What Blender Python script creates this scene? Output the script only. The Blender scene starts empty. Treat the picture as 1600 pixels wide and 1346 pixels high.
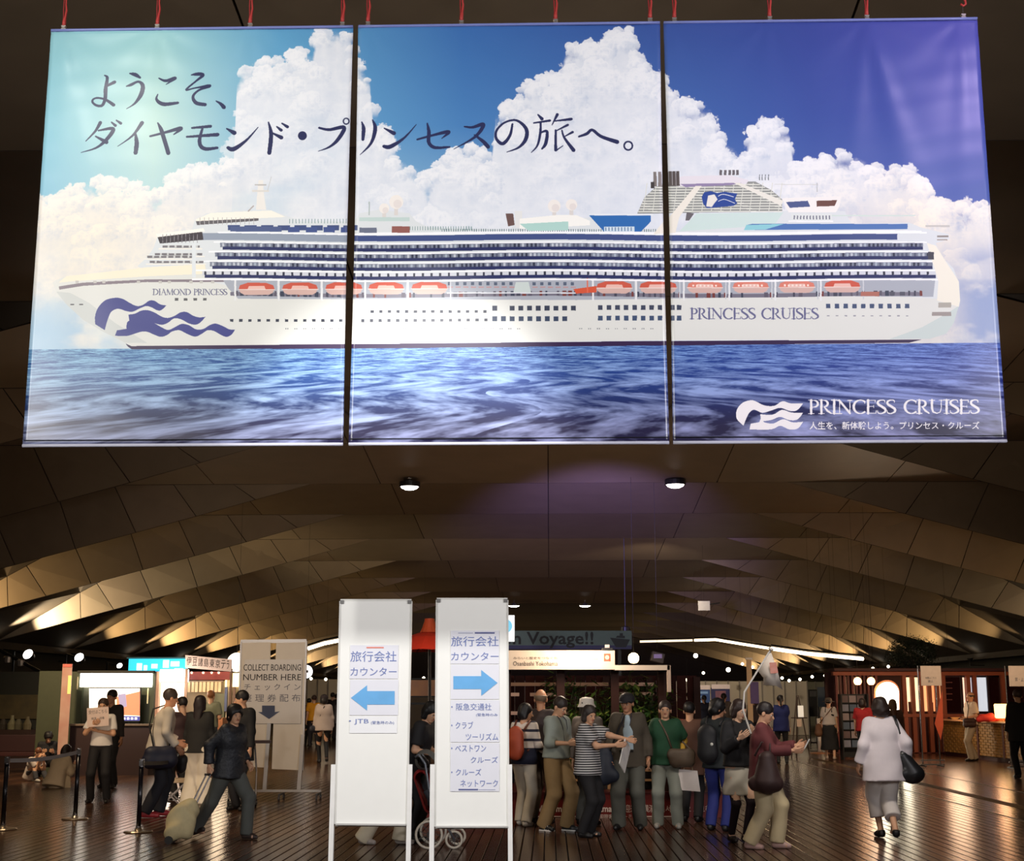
import bpy, math, random
import numpy as np
from mathutils import Vector, Matrix
R = math.radians
rnd = random.Random(7)
SC = bpy.context.scene
COL = SC.collection

# ------------------------------------------------------------------ camera, world, exposure
FPX, TILT, CH = 2141.0, R(11.0), 1.62
cam_d = bpy.data.cameras.new('camera'); cam = bpy.data.objects.new('camera', cam_d); COL.objects.link(cam)
cam_d.sensor_fit = 'HORIZONTAL'; cam_d.sensor_width = 36.0; cam_d.lens = 36.0 * FPX / 1600.0
cam_d.clip_start = 0.1; cam_d.clip_end = 400
cam.location = (0, 0, CH); cam.rotation_euler = (R(90) + TILT, 0, 0)
SC.camera = cam
SC.view_settings.view_transform = 'Standard'; SC.view_settings.look = 'None'
SC.view_settings.gamma = 1.0; SC.view_settings.use_curve_mapping = False
SC.view_settings.exposure = 0.0
w = bpy.data.worlds.new('night'); SC.world = w; w.use_nodes = True
w.node_tree.nodes['Background'].inputs[0].default_value = (0.9, 0.72, 0.6, 1)
w.node_tree.nodes['Background'].inputs[1].default_value = 0.062
SC.cycles.use_light_tree = True
SC.cycles.max_bounces = 5; SC.cycles.diffuse_bounces = 2; SC.cycles.glossy_bounces = 3
SC.cycles.transmission_bounces = 4; SC.cycles.sample_clamp_indirect = 4.0
SC.cycles.use_denoising = True

HALL = R(-1.53)          # the hall runs a degree and a half off the lens axis
ch_, sh_ = math.cos(HALL), math.sin(HALL)
def hall(x, y, z=0.0):
    return (x * ch_ - y * sh_, x * sh_ + y * ch_, z)

def spot(name, loc, target, energy, col=(1, .85, .65), size=60, blend=.6, rad=.08):
    l = bpy.data.lights.new(name, 'SPOT'); l.energy = energy; l.color = col
    l.spot_size = R(size); l.spot_blend = blend; l.shadow_soft_size = rad
    o = bpy.data.objects.new(name, l); COL.objects.link(o); o.location = loc
    o.rotation_euler = (Vector(target) - Vector(loc)).to_track_quat('-Z', 'Y').to_euler()
    return o
def area(name, loc, target, energy, sx, sy, col=(1, .85, .65), spread=180):
    l = bpy.data.lights.new(name, 'AREA'); l.energy = energy; l.color = col
    l.shape = 'RECTANGLE'; l.size = sx; l.size_y = sy; l.spread = R(spread)
    o = bpy.data.objects.new(name, l); COL.objects.link(o); o.location = loc
    o.rotation_euler = (Vector(target) - Vector(loc)).to_track_quat('-Z', 'Y').to_euler()
    return o
def point(name, loc, energy, col=(1, .8, .55), rad=.08):
    l = bpy.data.lights.new(name, 'POINT'); l.energy = energy; l.color = col; l.shadow_soft_size = rad
    o = bpy.data.objects.new(name, l); COL.objects.link(o); o.location = loc
    return o
# ---- light: banner and board lamps, unseen fills added for people and roof, uplights at the roof springings
NEUT = (1.0, .93, .86); WARM = (1.0, .74, .46); GOLD = (1.0, .70, .34)
area('banner_flood', (-8.0, 1.2, 5.2), (-.9, 9.2, 4.9), 158, 1.5, 1.0, (1, .97, .93), 78)
area('banner_flood', (8.0, 1.2, 5.2), (1.1, 9.2, 4.9), 158, 1.5, 1.0, (.97, .95, 1), 78)
spot('left_gloss_lamp', (-3.55, 7.0, 6.75), (-2.6, 9.2, 5.6), 70, (1, .97, .84), 75, .9, .12)
spot('right_gloss_lamp', (4.0, 6.9, 6.75), (2.7, 9.2, 5.5), 80, (.86, .66, 1), 75, .9, .15)
spot('board_lamp', (-.7, 5.0, 6.3), (-.8, 11, 1.7), 1400, (1, .98, .95), 30, .5, .2)
spot('hall_fill', hall(-7, 17, 6.5), hall(-5.2, 19.5, .5), 900, WARM, 95, .8, .2)  # unseen spots without fixtures, added to light people and floor
spot('hall_fill', hall(-10.5, 25.5, 4.7), hall(-9, 30, .5), 1200, WARM, 95, .8, .2)
spot('hall_fill', hall(1.2, 13, 6.4), hall(1.4, 17.5, .8), 330, (1, .84, .66), 80, .8, .2)
spot('hall_fill', hall(4, 13, 6.4), hall(3.9, 16, .8), 560, (1, .92, .84), 60, .8, .2)
spot('hall_fill', hall(9, 28.5, 4.9), hall(9.5, 35, .8), 900, WARM, 85, .8, .2)
spot('hall_fill', hall(-4, 36, 6.4), hall(-4, 40, .8), 900, (1, .86, .66), 95, .8, .2)
spot('hall_fill', hall(4, 48, 6.4), hall(3, 56, 1.5), 1300, (1, .86, .68), 110, .8, .2)
spot('purple_roof_fill', hall(1.2, 25, 3.4), hall(1.4, 40.5, 6.7), 19000, (.34, .29, 1.0), 34, 1.0, .3)  # unseen spot added for the banner's purple reflection on the roof
area('roof_bounce', hall(-8, 20, .3), hall(-8, 30, 6.8), 105, 8, 8, (1, .74, .52))  # unseen panels added as bounce light to brighten the roof
area('roof_bounce', hall(9, 20, .3), hall(9, 30, 6.8), 105, 8, 8, (1, .74, .52))
area('roof_bounce', hall(0, 30, 2.6), hall(0, 34, 6.8), 70, 8, 8, (1, .74, .56))
area('roof_bounce', hall(0, 50, 2.6), hall(0, 54, 6.8), 90, 14, 10, (1, .74, .56))
spot('front_fill', (1.9, 1.0, 3.0), (1.7, 17, .9), 340, (1, .88, .78), 23, .9, .25)  # unseen low spots added to light the people from the front
spot('front_fill', (3.6, 2.0, 3.0), (4.15, 16, .75), 230, (1, .93, .92), 12, .9, .2)
spot('front_fill', (-4.4, 3.0, 3.0), (-5.0, 18.5, .8), 480, (1, .86, .72), 22, .9, .25)


# ------------------------------------------------------------------ reading a place in the hall
def ray(px, py):
    x = (px - 800) / FPX; v = (673 - py) / FPX
    return x, math.cos(TILT) - v * math.sin(TILT), math.sin(TILT) + v * math.cos(TILT)
def G(px, py, z=0.0):
    x, y, q = ray(px, py); t = (z - CH) / q
    return (x * t, y * t, z)
def AT(px, py, Y):
    x, y, z = ray(px, py); t = Y / y
    return (x * t, Y, CH + z * t)

# ------------------------------------------------------------------ materials
def lin(c):
    c = c / 255.0
    return c / 12.92 if c <= .04045 else ((c + .055) / 1.055) ** 2.4
def rgb(t): return (lin(t[0]), lin(t[1]), lin(t[2]), 1.0)
MATS = {}
def mat(col, rough=.7, metal=0.0, emit=0.0, var=.12, scale=9.0, bump=0.0, kind='noise', spec=.5, col2=None, alpha=1.0, sheen=0.0):
    key = (col, rough, metal, emit, var, scale, bump, kind, spec, col2, alpha, sheen)
    if key in MATS: return MATS[key]
    m = bpy.data.materials.new('surface'); m.use_nodes = True
    nt = m.node_tree; N = nt.nodes; L = nt.links; b = N['Principled BSDF']
    b.inputs['Roughness'].default_value = rough; b.inputs['Metallic'].default_value = metal
    b.inputs['Specular IOR Level'].default_value = spec
    c = rgb(col)
    if emit > 0:
        b.inputs['Base Color'].default_value = c
        b.inputs['Emission Color'].default_value = c; b.inputs['Emission Strength'].default_value = emit
        MATS[key] = m; return m
    tc = N.new('ShaderNodeTexCoord')
    if kind == 'noise':
        n = N.new('ShaderNodeTexNoise'); n.inputs['Scale'].default_value = scale; n.inputs['Detail'].default_value = 3
        L.new(tc.outputs['Object'], n.inputs['Vector']); fac = n.outputs['Fac']
    elif kind == 'grain':      # long fibres along local y
        mp = N.new('ShaderNodeMapping'); mp.inputs['Scale'].default_value = (scale * 6, scale * .35, scale * 6)
        n = N.new('ShaderNodeTexNoise'); n.inputs['Scale'].default_value = 1.0; n.inputs['Detail'].default_value = 4
        L.new(tc.outputs['Object'], mp.inputs['Vector']); L.new(mp.outputs[0], n.inputs['Vector']); fac = n.outputs['Fac']
    elif kind == 'grainz':
        mp = N.new('ShaderNodeMapping'); mp.inputs['Scale'].default_value = (scale * 6, scale * 6, scale * .35)
        n = N.new('ShaderNodeTexNoise'); n.inputs['Scale'].default_value = 1.0; n.inputs['Detail'].default_value = 4
        L.new(tc.outputs['Object'], mp.inputs['Vector']); L.new(mp.outputs[0], n.inputs['Vector']); fac = n.outputs['Fac']
    elif kind == 'stripes':    # knitted stripes running round the body
        sp = N.new('ShaderNodeSeparateXYZ'); L.new(tc.outputs['Object'], sp.inputs[0])
        mu = N.new('ShaderNodeMath'); mu.operation = 'MULTIPLY'; mu.inputs[1].default_value = scale
        fr = N.new('ShaderNodeMath'); fr.operation = 'FRACT'
        gt = N.new('ShaderNodeMath'); gt.operation = 'GREATER_THAN'; gt.inputs[1].default_value = var
        L.new(sp.outputs['Z'], mu.inputs[0]); L.new(mu.outputs[0], fr.inputs[0]); L.new(fr.outputs[0], gt.inputs[0]); fac = gt.outputs[0]
    elif kind == 'checks':
        n = N.new('ShaderNodeTexChecker'); n.inputs['Scale'].default_value = scale
        L.new(tc.outputs['Object'], n.inputs['Vector']); fac = n.outputs['Fac']
    mx = N.new('ShaderNodeMix'); mx.data_type = 'RGBA'
    if col2 is not None:
        mx.inputs[6].default_value = c; mx.inputs[7].default_value = rgb(col2); L.new(fac, mx.inputs[0])
    else:
        mx.inputs[6].default_value = tuple(v * (1 - var) for v in c[:3]) + (1,)
        mx.inputs[7].default_value = tuple(min(1, v * (1 + var)) for v in c[:3]) + (1,); L.new(fac, mx.inputs[0])
    L.new(mx.outputs[2], b.inputs['Base Color'])
    if bump > 0:
        bp = N.new('ShaderNodeBump'); bp.inputs['Strength'].default_value = bump; bp.inputs['Distance'].default_value = .02
        L.new(fac, bp.inputs['Height']); L.new(bp.outputs[0], b.inputs['Normal'])
    if alpha < 1: b.inputs['Alpha'].default_value = alpha
    if sheen: b.inputs['Sheen Weight'].default_value = sheen
    MATS[key] = m; return m

# ------------------------------------------------------------------ objects
def empty(name, loc=(0, 0, 0), rz=0.0, label=None, cat=None, group=None, kind=None, parent=None):
    o = bpy.data.objects.new(name, None); COL.objects.link(o); o.location = loc; o.rotation_euler = (0, 0, rz)
    o.empty_display_size = .1
    return tag(o, label, cat, group, kind, parent)
def tag(o, label=None, cat=None, group=None, kind=None, parent=None):
    if label: o['label'] = label
    if cat: o['category'] = cat
    if group: o['group'] = group
    if kind: o['kind'] = kind
    if parent: o.parent = parent
    return o
class MB:
    def __init__(s): s.v = []; s.f = []; s.m = []; s.mi = 0
    def add(s, vs, fs):
        n = len(s.v); s.v += [tuple(map(float, q)) for q in vs]; s.f += [tuple(int(i) + n for i in f) for f in fs]; s.m += [s.mi] * len(fs); return s
    def box(s, x0, x1, y0, y1, z0, z1):
        v = [(x, y, z) for z in (z0, z1) for y in (y0, y1) for x in (x0, x1)]
        return s.add(v, [(0, 2, 3, 1), (4, 5, 7, 6), (0, 1, 5, 4), (2, 6, 7, 3), (0, 4, 6, 2), (1, 3, 7, 5)])
    def bar(s, a, b, w=.03, t=None, up=(0, 0, 1)):
        a, b = Vector(a), Vector(b); d = (b - a).normalized(); t = t or w
        u = Vector(up)
        if abs(d.dot(u)) > .98: u = Vector((0, 1, 0))
        r = d.cross(u).normalized(); u = r.cross(d)
        v = [p + r * i * w / 2 + u * j * t / 2 for p in (a, b) for (i, j) in ((-1, -1), (1, -1), (1, 1), (-1, 1))]
        return s.add(v, [(0, 1, 2, 3), (7, 6, 5, 4), (0, 4, 5, 1), (1, 5, 6, 2), (2, 6, 7, 3), (3, 7, 4, 0)])
    def tube(s, pts, r=.02, n=8, closed=False, cap=True):
        pts = [Vector(p) for p in pts]; K = len(pts); rs = r if isinstance(r, (list, tuple)) else [r] * K
        V = []; F = []; pr = None
        for i, p in enumerate(pts):
            d = (pts[(i + 1) % K] - pts[i - 1]) if closed else (pts[min(i + 1, K - 1)] - pts[max(i - 1, 0)])
            d = d.normalized() if d.length > 1e-9 else Vector((0, 0, 1))
            if pr is None:
                u = Vector((0, 0, 1)) if abs(d.z) < .9 else Vector((0, 1, 0)); q = d.cross(u).normalized()
            else:
                q = (pr - d * pr.dot(d)); q = q.normalized() if q.length > 1e-6 else d.orthogonal().normalized()
            pr = q; u = d.cross(q)
            for k in range(n):
                a = 2 * math.pi * k / n; V.append(p + (q * math.cos(a) + u * math.sin(a)) * rs[i])
        for i in range(K if closed else K - 1):
            for k in range(n):
                a = i * n + k; b = i * n + (k + 1) % n; c = ((i + 1) % K) * n + (k + 1) % n; e = ((i + 1) % K) * n + k
                F.append((a, b, c, e))
        if cap and not closed:
            F.append(tuple(range(n - 1, -1, -1))); F.append(tuple((K - 1) * n + k for k in range(n)))
        return s.add(V, F)
    def cyl(s, a, b, r0, r1=None, n=14): return s.tube([a, b], [r0, r0 if r1 is None else r1], n)
    def lathe(s, prof, c=(0, 0, 0), n=20, a0=0, a1=2 * math.pi, sy=1.0):
        V = []; F = []; full = abs(a1 - a0 - 2 * math.pi) < 1e-6; M = n if full else n + 1
        for (r, z) in prof:
            for k in range(M):
                a = a0 + (a1 - a0) * k / n; V.append((c[0] + r * math.cos(a), c[1] + r * math.sin(a) * sy, c[2] + z))
        for i in range(len(prof) - 1):
            for k in range(n):
                k2 = (k + 1) % M; F.append((i * M + k, i * M + k2, (i + 1) * M + k2, (i + 1) * M + k))
        return s.add(V, F)
    def prism(s, poly, d, axis='y', at=0.0):
        n = len(poly)
        def P(u, v, w):
            return (u, w, v) if axis == 'y' else ((w, u, v) if axis == 'x' else (u, v, w))
        V = [P(u, v, at) for u, v in poly] + [P(u, v, at + d) for u, v in poly]
        F = [tuple(range(n)), tuple(range(2 * n - 1, n - 1, -1))] + [(i, i + n, (i + 1) % n + n, (i + 1) % n) for i in range(n)]
        return s.add(V, F)
    def build(s, name, m, parent=None, loc=None, rz=None, smooth=False, label=None, cat=None, group=None, kind=None, bevel=0, M=None):
        me = bpy.data.meshes.new(name); me.from_pydata(s.v, [], s.f)
        for q in (m if isinstance(m, (list, tuple)) else [m]): me.materials.append(q)
        if isinstance(m, (list, tuple)) and len(m) > 1: me.polygons.foreach_set('material_index', s.m)
        if smooth: me.polygons.foreach_set('use_smooth', [True] * len(me.polygons))
        me.update(); o = bpy.data.objects.new(name, me); COL.objects.link(o)
        if loc is not None: o.location = loc
        if rz is not None: o.rotation_euler = (0, 0, rz)
        if M is not None: o.matrix_local = M
        if bevel:
            b = o.modifiers.new('bevel', 'BEVEL'); b.width = bevel; b.segments = 2; b.limit_method = 'ANGLE'
        return tag(o, label, cat, group, kind, parent)

_TX = {}
def text_tris(s, bold=0.0, res=2):
    """flat lettering as triangles, baseline at 0, cap height about .7"""
    k = (s, bold, res)
    if k not in _TX:
        cu = bpy.data.curves.new('t', 'FONT'); cu.body = s; cu.size = 1.0; cu.offset = bold; cu.resolution_u = res; cu.fill_mode = 'FRONT'
        o = bpy.data.objects.new('t', cu); COL.objects.link(o)
        bpy.context.view_layer.update()
        me = o.to_mesh(); me.calc_loop_triangles()
        V = np.array([v.co[:2] for v in me.vertices]).reshape(-1, 2); T = [tuple(t.vertices) for t in me.loop_triangles]
        o.to_mesh_clear(); bpy.data.objects.remove(o); bpy.data.curves.remove(cu)
        _TX[k] = (V, T)
    return _TX[k]
def lettering(s, x0, x1, z0, z1, m, parent, y=0.0, bold=0.0, label=None, M=None, res=2, rot=0):
    """raised print filling the box x0..x1, z0..z1 of the parent's front face (facing -y)"""
    V, T = text_tris(s, bold, res)
    if len(V) == 0: return None
    lo, hi = V.min(0), V.max(0); q = (V - lo) / (hi - lo)
    P = [(x0 + a * (x1 - x0), y, z0 + b * (z1 - z0)) for a, b in q]
    return MB().add(P, T).build('lettering', m, parent, label=label)

# ------------------------------------------------------------------ rounded bodies: blended solids -> one skin
class Solid:
    def __init__(s, k=.03): s.p = []; s.k = k
    def cap(s, a, b, ra, rb=None, sy=1.0, flat0=False, flat1=False, neg=False, k=None):
        s.p.append(('c', np.array(a, float), np.array(b, float), ra, ra if rb is None else rb, sy, flat0, flat1, neg, k)); return s
    def ell(s, c, r, neg=False, k=None):
        s.p.append(('e', np.array(c, float), np.array(r, float), neg, k)); return s
    def cut(s, n, d):          # keep n.p <= d
        s.p.append(('h', np.array(n, float), d)); return s
    def mesh(s, h, wob=0.0, wf=14.0, seed=0):
        lo = np.full(3, 1e9); hi = -lo
        for p in s.p:
            if p[0] == 'c' and not p[8]:
                r = max(p[3], p[4]); lo = np.minimum(lo, np.minimum(p[1], p[2]) - r); hi = np.maximum(hi, np.maximum(p[1], p[2]) + r)
            elif p[0] == 'e' and not p[3]:
                lo = np.minimum(lo, p[1] - p[2]); hi = np.maximum(hi, p[1] + p[2])
        lo = lo - 2.5 * h; hi = hi + 2.5 * h
        n = np.ceil((hi - lo) / h).astype(int) + 1
        ax = [lo[i] + h * np.arange(n[i]) for i in range(3)]
        F = np.full(tuple(n), .2)
        if wob:
            ph = seed * 1.7
            def wobf(X, Y, Z):
                return wob * (np.sin(wf * X + ph + 2.1 * np.sin(wf * .45 * Z + ph)) * np.sin(wf * .5 * Z + 1.3 * np.sin(wf * .6 * Y + ph)) + .5 * np.sin(wf * 1.9 * Y + wf * .8 * Z + ph))
        for p in s.p:
            if p[0] == 'h':
                X, Y, Z = np.meshgrid(*ax, indexing='ij', sparse=True)
                F = np.maximum(F, p[1][0] * X + p[1][1] * Y + p[1][2] * Z - p[2]); continue
            if p[0] == 'c': r = max(p[3], p[4]); b0 = np.minimum(p[1], p[2]) - r; b1 = np.maximum(p[1], p[2]) + r; neg = p[8]; kk = p[9]
            else: b0 = p[1] - p[2]; b1 = p[1] + p[2]; neg = p[3]; kk = p[4]
            k = s.k if kk is None else kk
            i0 = np.maximum(0, np.floor((b0 - .06 - lo) / h).astype(int)); i1 = np.minimum(n, np.ceil((b1 + .06 - lo) / h).astype(int) + 1)
            if (i1 <= i0).any(): continue
            sl = tuple(slice(a, b) for a, b in zip(i0, i1))
            X, Y, Z = np.meshgrid(*[ax[i][sl[i]] for i in range(3)], indexing='ij', sparse=True)
            if p[0] == 'c':
                a, b, ra, rb, sy = p[1], p[2], p[3], p[4], p[5]
                d = b - a; dy = d[1] / sy; L2 = d[0] ** 2 + dy ** 2 + d[2] ** 2 + 1e-12
                px, py, pz = X - a[0], (Y - a[1]) / sy, Z - a[2]
                t = np.clip((px * d[0] + py * dy + pz * d[2]) / L2, 0, 1)
                D = np.sqrt((px - t * d[0]) ** 2 + (py - t * dy) ** 2 + (pz - t * d[2]) ** 2) - (ra + (rb - ra) * t)
                if sy != 1: D = D * (.5 + .5 * min(sy, 1))
                if wob: D = D + wobf(X, Y, Z)
                Ln = np.linalg.norm(d) + 1e-9; u = d / Ln; q = (X - a[0]) * u[0] + (Y - a[1]) * u[1] + (Z - a[2]) * u[2]
                if p[7]: D = np.maximum(D, q - Ln)
                if p[6]: D = np.maximum(D, -q)
            else:
                c, r = p[1], p[2]
                qx, qy, qz = (X - c[0]) / r[0], (Y - c[1]) / r[1], (Z - c[2]) / r[2]
                k0 = np.sqrt(qx ** 2 + qy ** 2 + qz ** 2); k1 = np.sqrt((qx / r[0]) ** 2 + (qy / r[1]) ** 2 + (qz / r[2]) ** 2) + 1e-9
                D = k0 * (k0 - 1) / k1
                if wob: D = D + wobf(X, Y, Z)
            S = F[sl]
            if neg: F[sl] = np.maximum(S, -D)
            else:
                hh = np.maximum(k - np.abs(S - D), 0) / max(k, 1e-6)
                F[sl] = np.minimum(S, D) - hh * hh * k * .25
        return surfnet(F, lo, h)
def surfnet(F, lo, h):
    nx, ny, nz = F.shape; sg = F < 0
    C = np.zeros((nx - 1, ny - 1, nz - 1)); Sx = np.zeros((nx - 1, ny - 1, nz - 1, 3))
    sh = (nx - 1, ny - 1, nz - 1)
    edges = []
    for axn in range(3):
        a = [slice(None)] * 3; b = [slice(None)] * 3; a[axn] = slice(0, -1); b[axn] = slice(1, None)
        A, B = F[tuple(a)], F[tuple(b)]; cr = sg[tuple(a)] != sg[tuple(b)]
        t = np.where(cr, A / np.where(cr, A - B, 1), 0)
        o = [q for q in range(3) if q != axn]
        for d0 in (0, 1):
            for d1 in (0, 1):
                sl = [None] * 3; sl[axn] = slice(0, None)
                sl[o[0]] = slice(d0, d0 + sh[o[0]]); sl[o[1]] = slice(d1, d1 + sh[o[1]])
                c = cr[tuple(sl)]; C += c; Sx[..., axn] += np.where(c, t[tuple(sl)], 0)
                Sx[..., o[0]] += c * d0; Sx[..., o[1]] += c * d1
        edges.append((axn, cr, sg[tuple(a)]))
    act = C > 0; ids = np.full(sh, -1); ids[act] = np.arange(act.sum())
    I = np.argwhere(act); V = (I + Sx[act] / C[act][:, None]) * h + lo
    Fs = []
    for axn, cr, sa in edges:
        E = np.argwhere(cr)
        o = [q for q in range(3) if q != axn]
        ok = (E[:, o[0]] > 0) & (E[:, o[1]] > 0) & (E[:, o[0]] < sh[o[0]]) & (E[:, o[1]] < sh[o[1]])
        E = E[ok]
        if len(E) == 0: continue
        q = []
        for d0, d1 in ((1, 1), (0, 1), (0, 0), (1, 0)):
            J = E.copy(); J[:, o[0]] -= d0; J[:, o[1]] -= d1; q.append(ids[J[:, 0], J[:, 1], J[:, 2]])
        Q = np.stack(q, 1); flip = sa[E[:, 0], E[:, 1], E[:, 2]]
        if axn == 1: flip = ~flip
        Q[~flip] = Q[~flip][:, ::-1]
        Fs.append(Q)
    return V, np.concatenate(Fs) if Fs else np.zeros((0, 4), int)
def mesh_obj(name, parts, mats, parent=None, smooth=True, **kw):
    """parts: list of (verts, quads, material index)"""
    V = []; Fc = []; mi = []; n = 0
    for v, f, m in parts:
        v = np.asarray(v, float); V.append(v); Fc += [tuple(int(i) + n for i in q) for q in f]; mi += [m] * len(f); n += len(v)
    V = np.concatenate(V); me = bpy.data.meshes.new(name); me.from_pydata(V.tolist(), [], Fc)
    for q in mats: me.materials.append(q)
    if len(mats) > 1: me.polygons.foreach_set('material_index', mi)
    if smooth: me.polygons.foreach_set('use_smooth', [True] * len(Fc))
    me.update(); o = bpy.data.objects.new(name, me); COL.objects.link(o)
    return tag(o, parent=parent, **kw)
# ================================================================== the big hanging print in three cloths
YL, YR = 9.30, 9.12
_l = ray(80, 48); _r = ray(1527, 30)
BL = (_l[0] / _l[1] * YL, YL); BR = (_r[0] / _r[1] * YR, YR)
BZ1 = CH + _l[2] / _l[1] * YL; _b = ray(35, 697); BZ0 = CH + _b[2] / _b[1] * YL
BW = math.hypot(BR[0] - BL[0], BR[1] - BL[1])
CW, CHH = 3000, 1380
def bc(px, py):
    """where a feature of the print lies on the cloth, in canvas cells"""
    x, y, z = ray(px, py)
    dx, dy = BR[0] - BL[0], BR[1] - BL[1]
    t = (BL[0] * dy - BL[1] * dx) / (x * dy - y * dx)
    X, Y, Z = x * t, y * t, CH + z * t
    u = ((X - BL[0]) * dx + (Y - BL[1]) * dy) / (BW * BW)
    return u * CW, (BZ1 - Z) / (BZ1 - BZ0) * CHH
IMG = np.zeros((CHH, CW, 3), np.float32)
def sr(c): return np.array([lin(v) for v in c], np.float32)
def fill_cells(P, col, a=1.0):
    P = np.asarray(P, float); y0 = max(0, int(math.floor(P[:, 1].min()))); y1 = min(CHH, int(math.ceil(P[:, 1].max())) + 1)
    x0 = max(0, int(math.floor(P[:, 0].min())) - 1); x1 = min(CW, int(math.ceil(P[:, 0].max())) + 2)
    if y1 <= y0 or x1 <= x0: return
    ys = np.arange(y0, y1) + .5; M = np.zeros((y1 - y0, x1 - x0 + 1), np.int32)
    Q = np.roll(P, -1, 0)
    for (ax, ay), (bx, by) in zip(P, Q):
        if ay == by: continue
        lo, hi = (ay, by) if ay < by else (by, ay)
        r = np.nonzero((ys >= lo) & (ys < hi))[0]
        if len(r) == 0: continue
        xs = ax + (ys[r] - ay) * (bx - ax) / (by - ay)
        c = np.clip(np.round(xs - x0).astype(int), 0, x1 - x0); np.add.at(M, (r, c), 1)
    m = (np.cumsum(M, 1)[:, :-1] % 2).astype(bool)
    S = IMG[y0:y1, x0:x1]; S[m] = S[m] * (1 - a) + sr(col) * a
def poly(pts, col, a=1.0): fill_cells([bc(*p) for p in pts], col, a)
def rect(x0, y0, x1, y1, col, a=1.0): poly([(x0, y0), (x1, y0), (x1, y1), (x0, y1)], col, a)
def crm(pts, n=7):
    P = [pts[0]] + list(pts) + [pts[-1]]; out = []
    for i in range(1, len(P) - 2):
        p0, p1, p2, p3 = (np.array(P[i + j], float) for j in (-1, 0, 1, 2))
        for k in range(n):
            t = k / n; out.append(.5 * (2 * p1 + (p2 - p0) * t + (2 * p0 - 5 * p1 + 4 * p2 - p3) * t * t + (3 * p1 - p0 - 3 * p2 + p3) * t ** 3))
    out.append(np.array(pts[-1], float)); return np.array(out)
def stroke(pts, col, ox=0, oy=0, sc=1.0, n=7, cells=False, straight=False):
    """brush line of changing width: points (x, y, width)"""
    C = crm(pts, n) if not straight else np.array(pts, float)
    C[:, 0] = ox + C[:, 0] * sc; C[:, 1] = oy + C[:, 1] * sc; C[:, 2] *= sc
    if not cells: C = np.array([(*bc(x, y), w_ * 2.07 * WK) for x, y, w_ in C])
    for i in range(len(C) - 1):
        a, b = C[i], C[i + 1]; d = b[:2] - a[:2]; L = np.hypot(*d)
        if L < 1e-6: continue
        nn = np.array([-d[1], d[0]]) / L; dd = d / L * .4
        fill_cells([a[:2] - dd + nn * a[2] / 2, b[:2] + dd + nn * b[2] / 2, b[:2] + dd - nn * b[2] / 2, a[:2] - dd - nn * a[2] / 2], col)
    for q in C:
        if q[2] > 2.5:
            t = np.arange(8) * math.pi / 4; fill_cells(np.stack([q[0] + np.cos(t) * q[2] / 2, q[1] + np.sin(t) * q[2] / 2], 1), col)
WK = 1.0
def disc(x, y, r, col, ry=None, a=1.0):
    t = np.arange(24) * math.pi / 12; poly([(x + math.cos(k) * r, y + math.sin(k) * (ry or r)) for k in t], col, a)
def print_text(s, x0, x1, y0, y1, col, bold=0.0):
    V, T = text_tris(s, bold); lo, hi = V.min(0), V.max(0); q = (V - lo) / (hi - lo)
    P = [bc(x0 + a * (x1 - x0), y1 - b * (y1 - y0)) for a, b in q]
    for t in T: fill_cells([P[i] for i in t], col)
def vnoise(sx, sy, seed, ox=0.0, oy=0.0):
    """smooth value noise over the canvas, cell size sx, sy"""
    rs = np.random.RandomState(seed); gx = int(CW / sx) + 4; gy = int(CHH / sy) + 4; g = rs.rand(gy, gx).astype(np.float32)
    x = np.arange(CW) / sx; y = np.arange(CHH) / sy; xi = x.astype(int); yi = y.astype(int)
    fx = x - xi; fy = y - yi; fx = fx * fx * (3 - 2 * fx); fy = (fy * fy * (3 - 2 * fy))[:, None]
    a = g[np.ix_(yi, xi)]; b = g[np.ix_(yi, xi + 1)]; c = g[np.ix_(yi + 1, xi)]; d = g[np.ix_(yi + 1, xi + 1)]
    return ((a * (1 - fx) + b * fx) * (1 - fy) + (c * (1 - fx) + d * fx) * fy).astype(np.float32)
def fbm(s, seed, o=5, asp=1.0, gain=.5, billow=False):
    v = 0; w_ = 1; tot = 0
    for i in range(o):
        n_ = vnoise(s * asp / 2 ** i, s / 2 ** i, seed + i)
        if billow: n_ = 1 - np.abs(2 * n_ - 1)
        v = v + n_ * w_; tot += w_; w_ *= gain
    return v / tot
def mixc(A, B, t): return A * (1 - t[..., None]) + B * t[..., None]
def sst(a, b, x): t = np.clip((x - a) / (b - a), 0, 1); return t * t * (3 - 2 * t)
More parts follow.
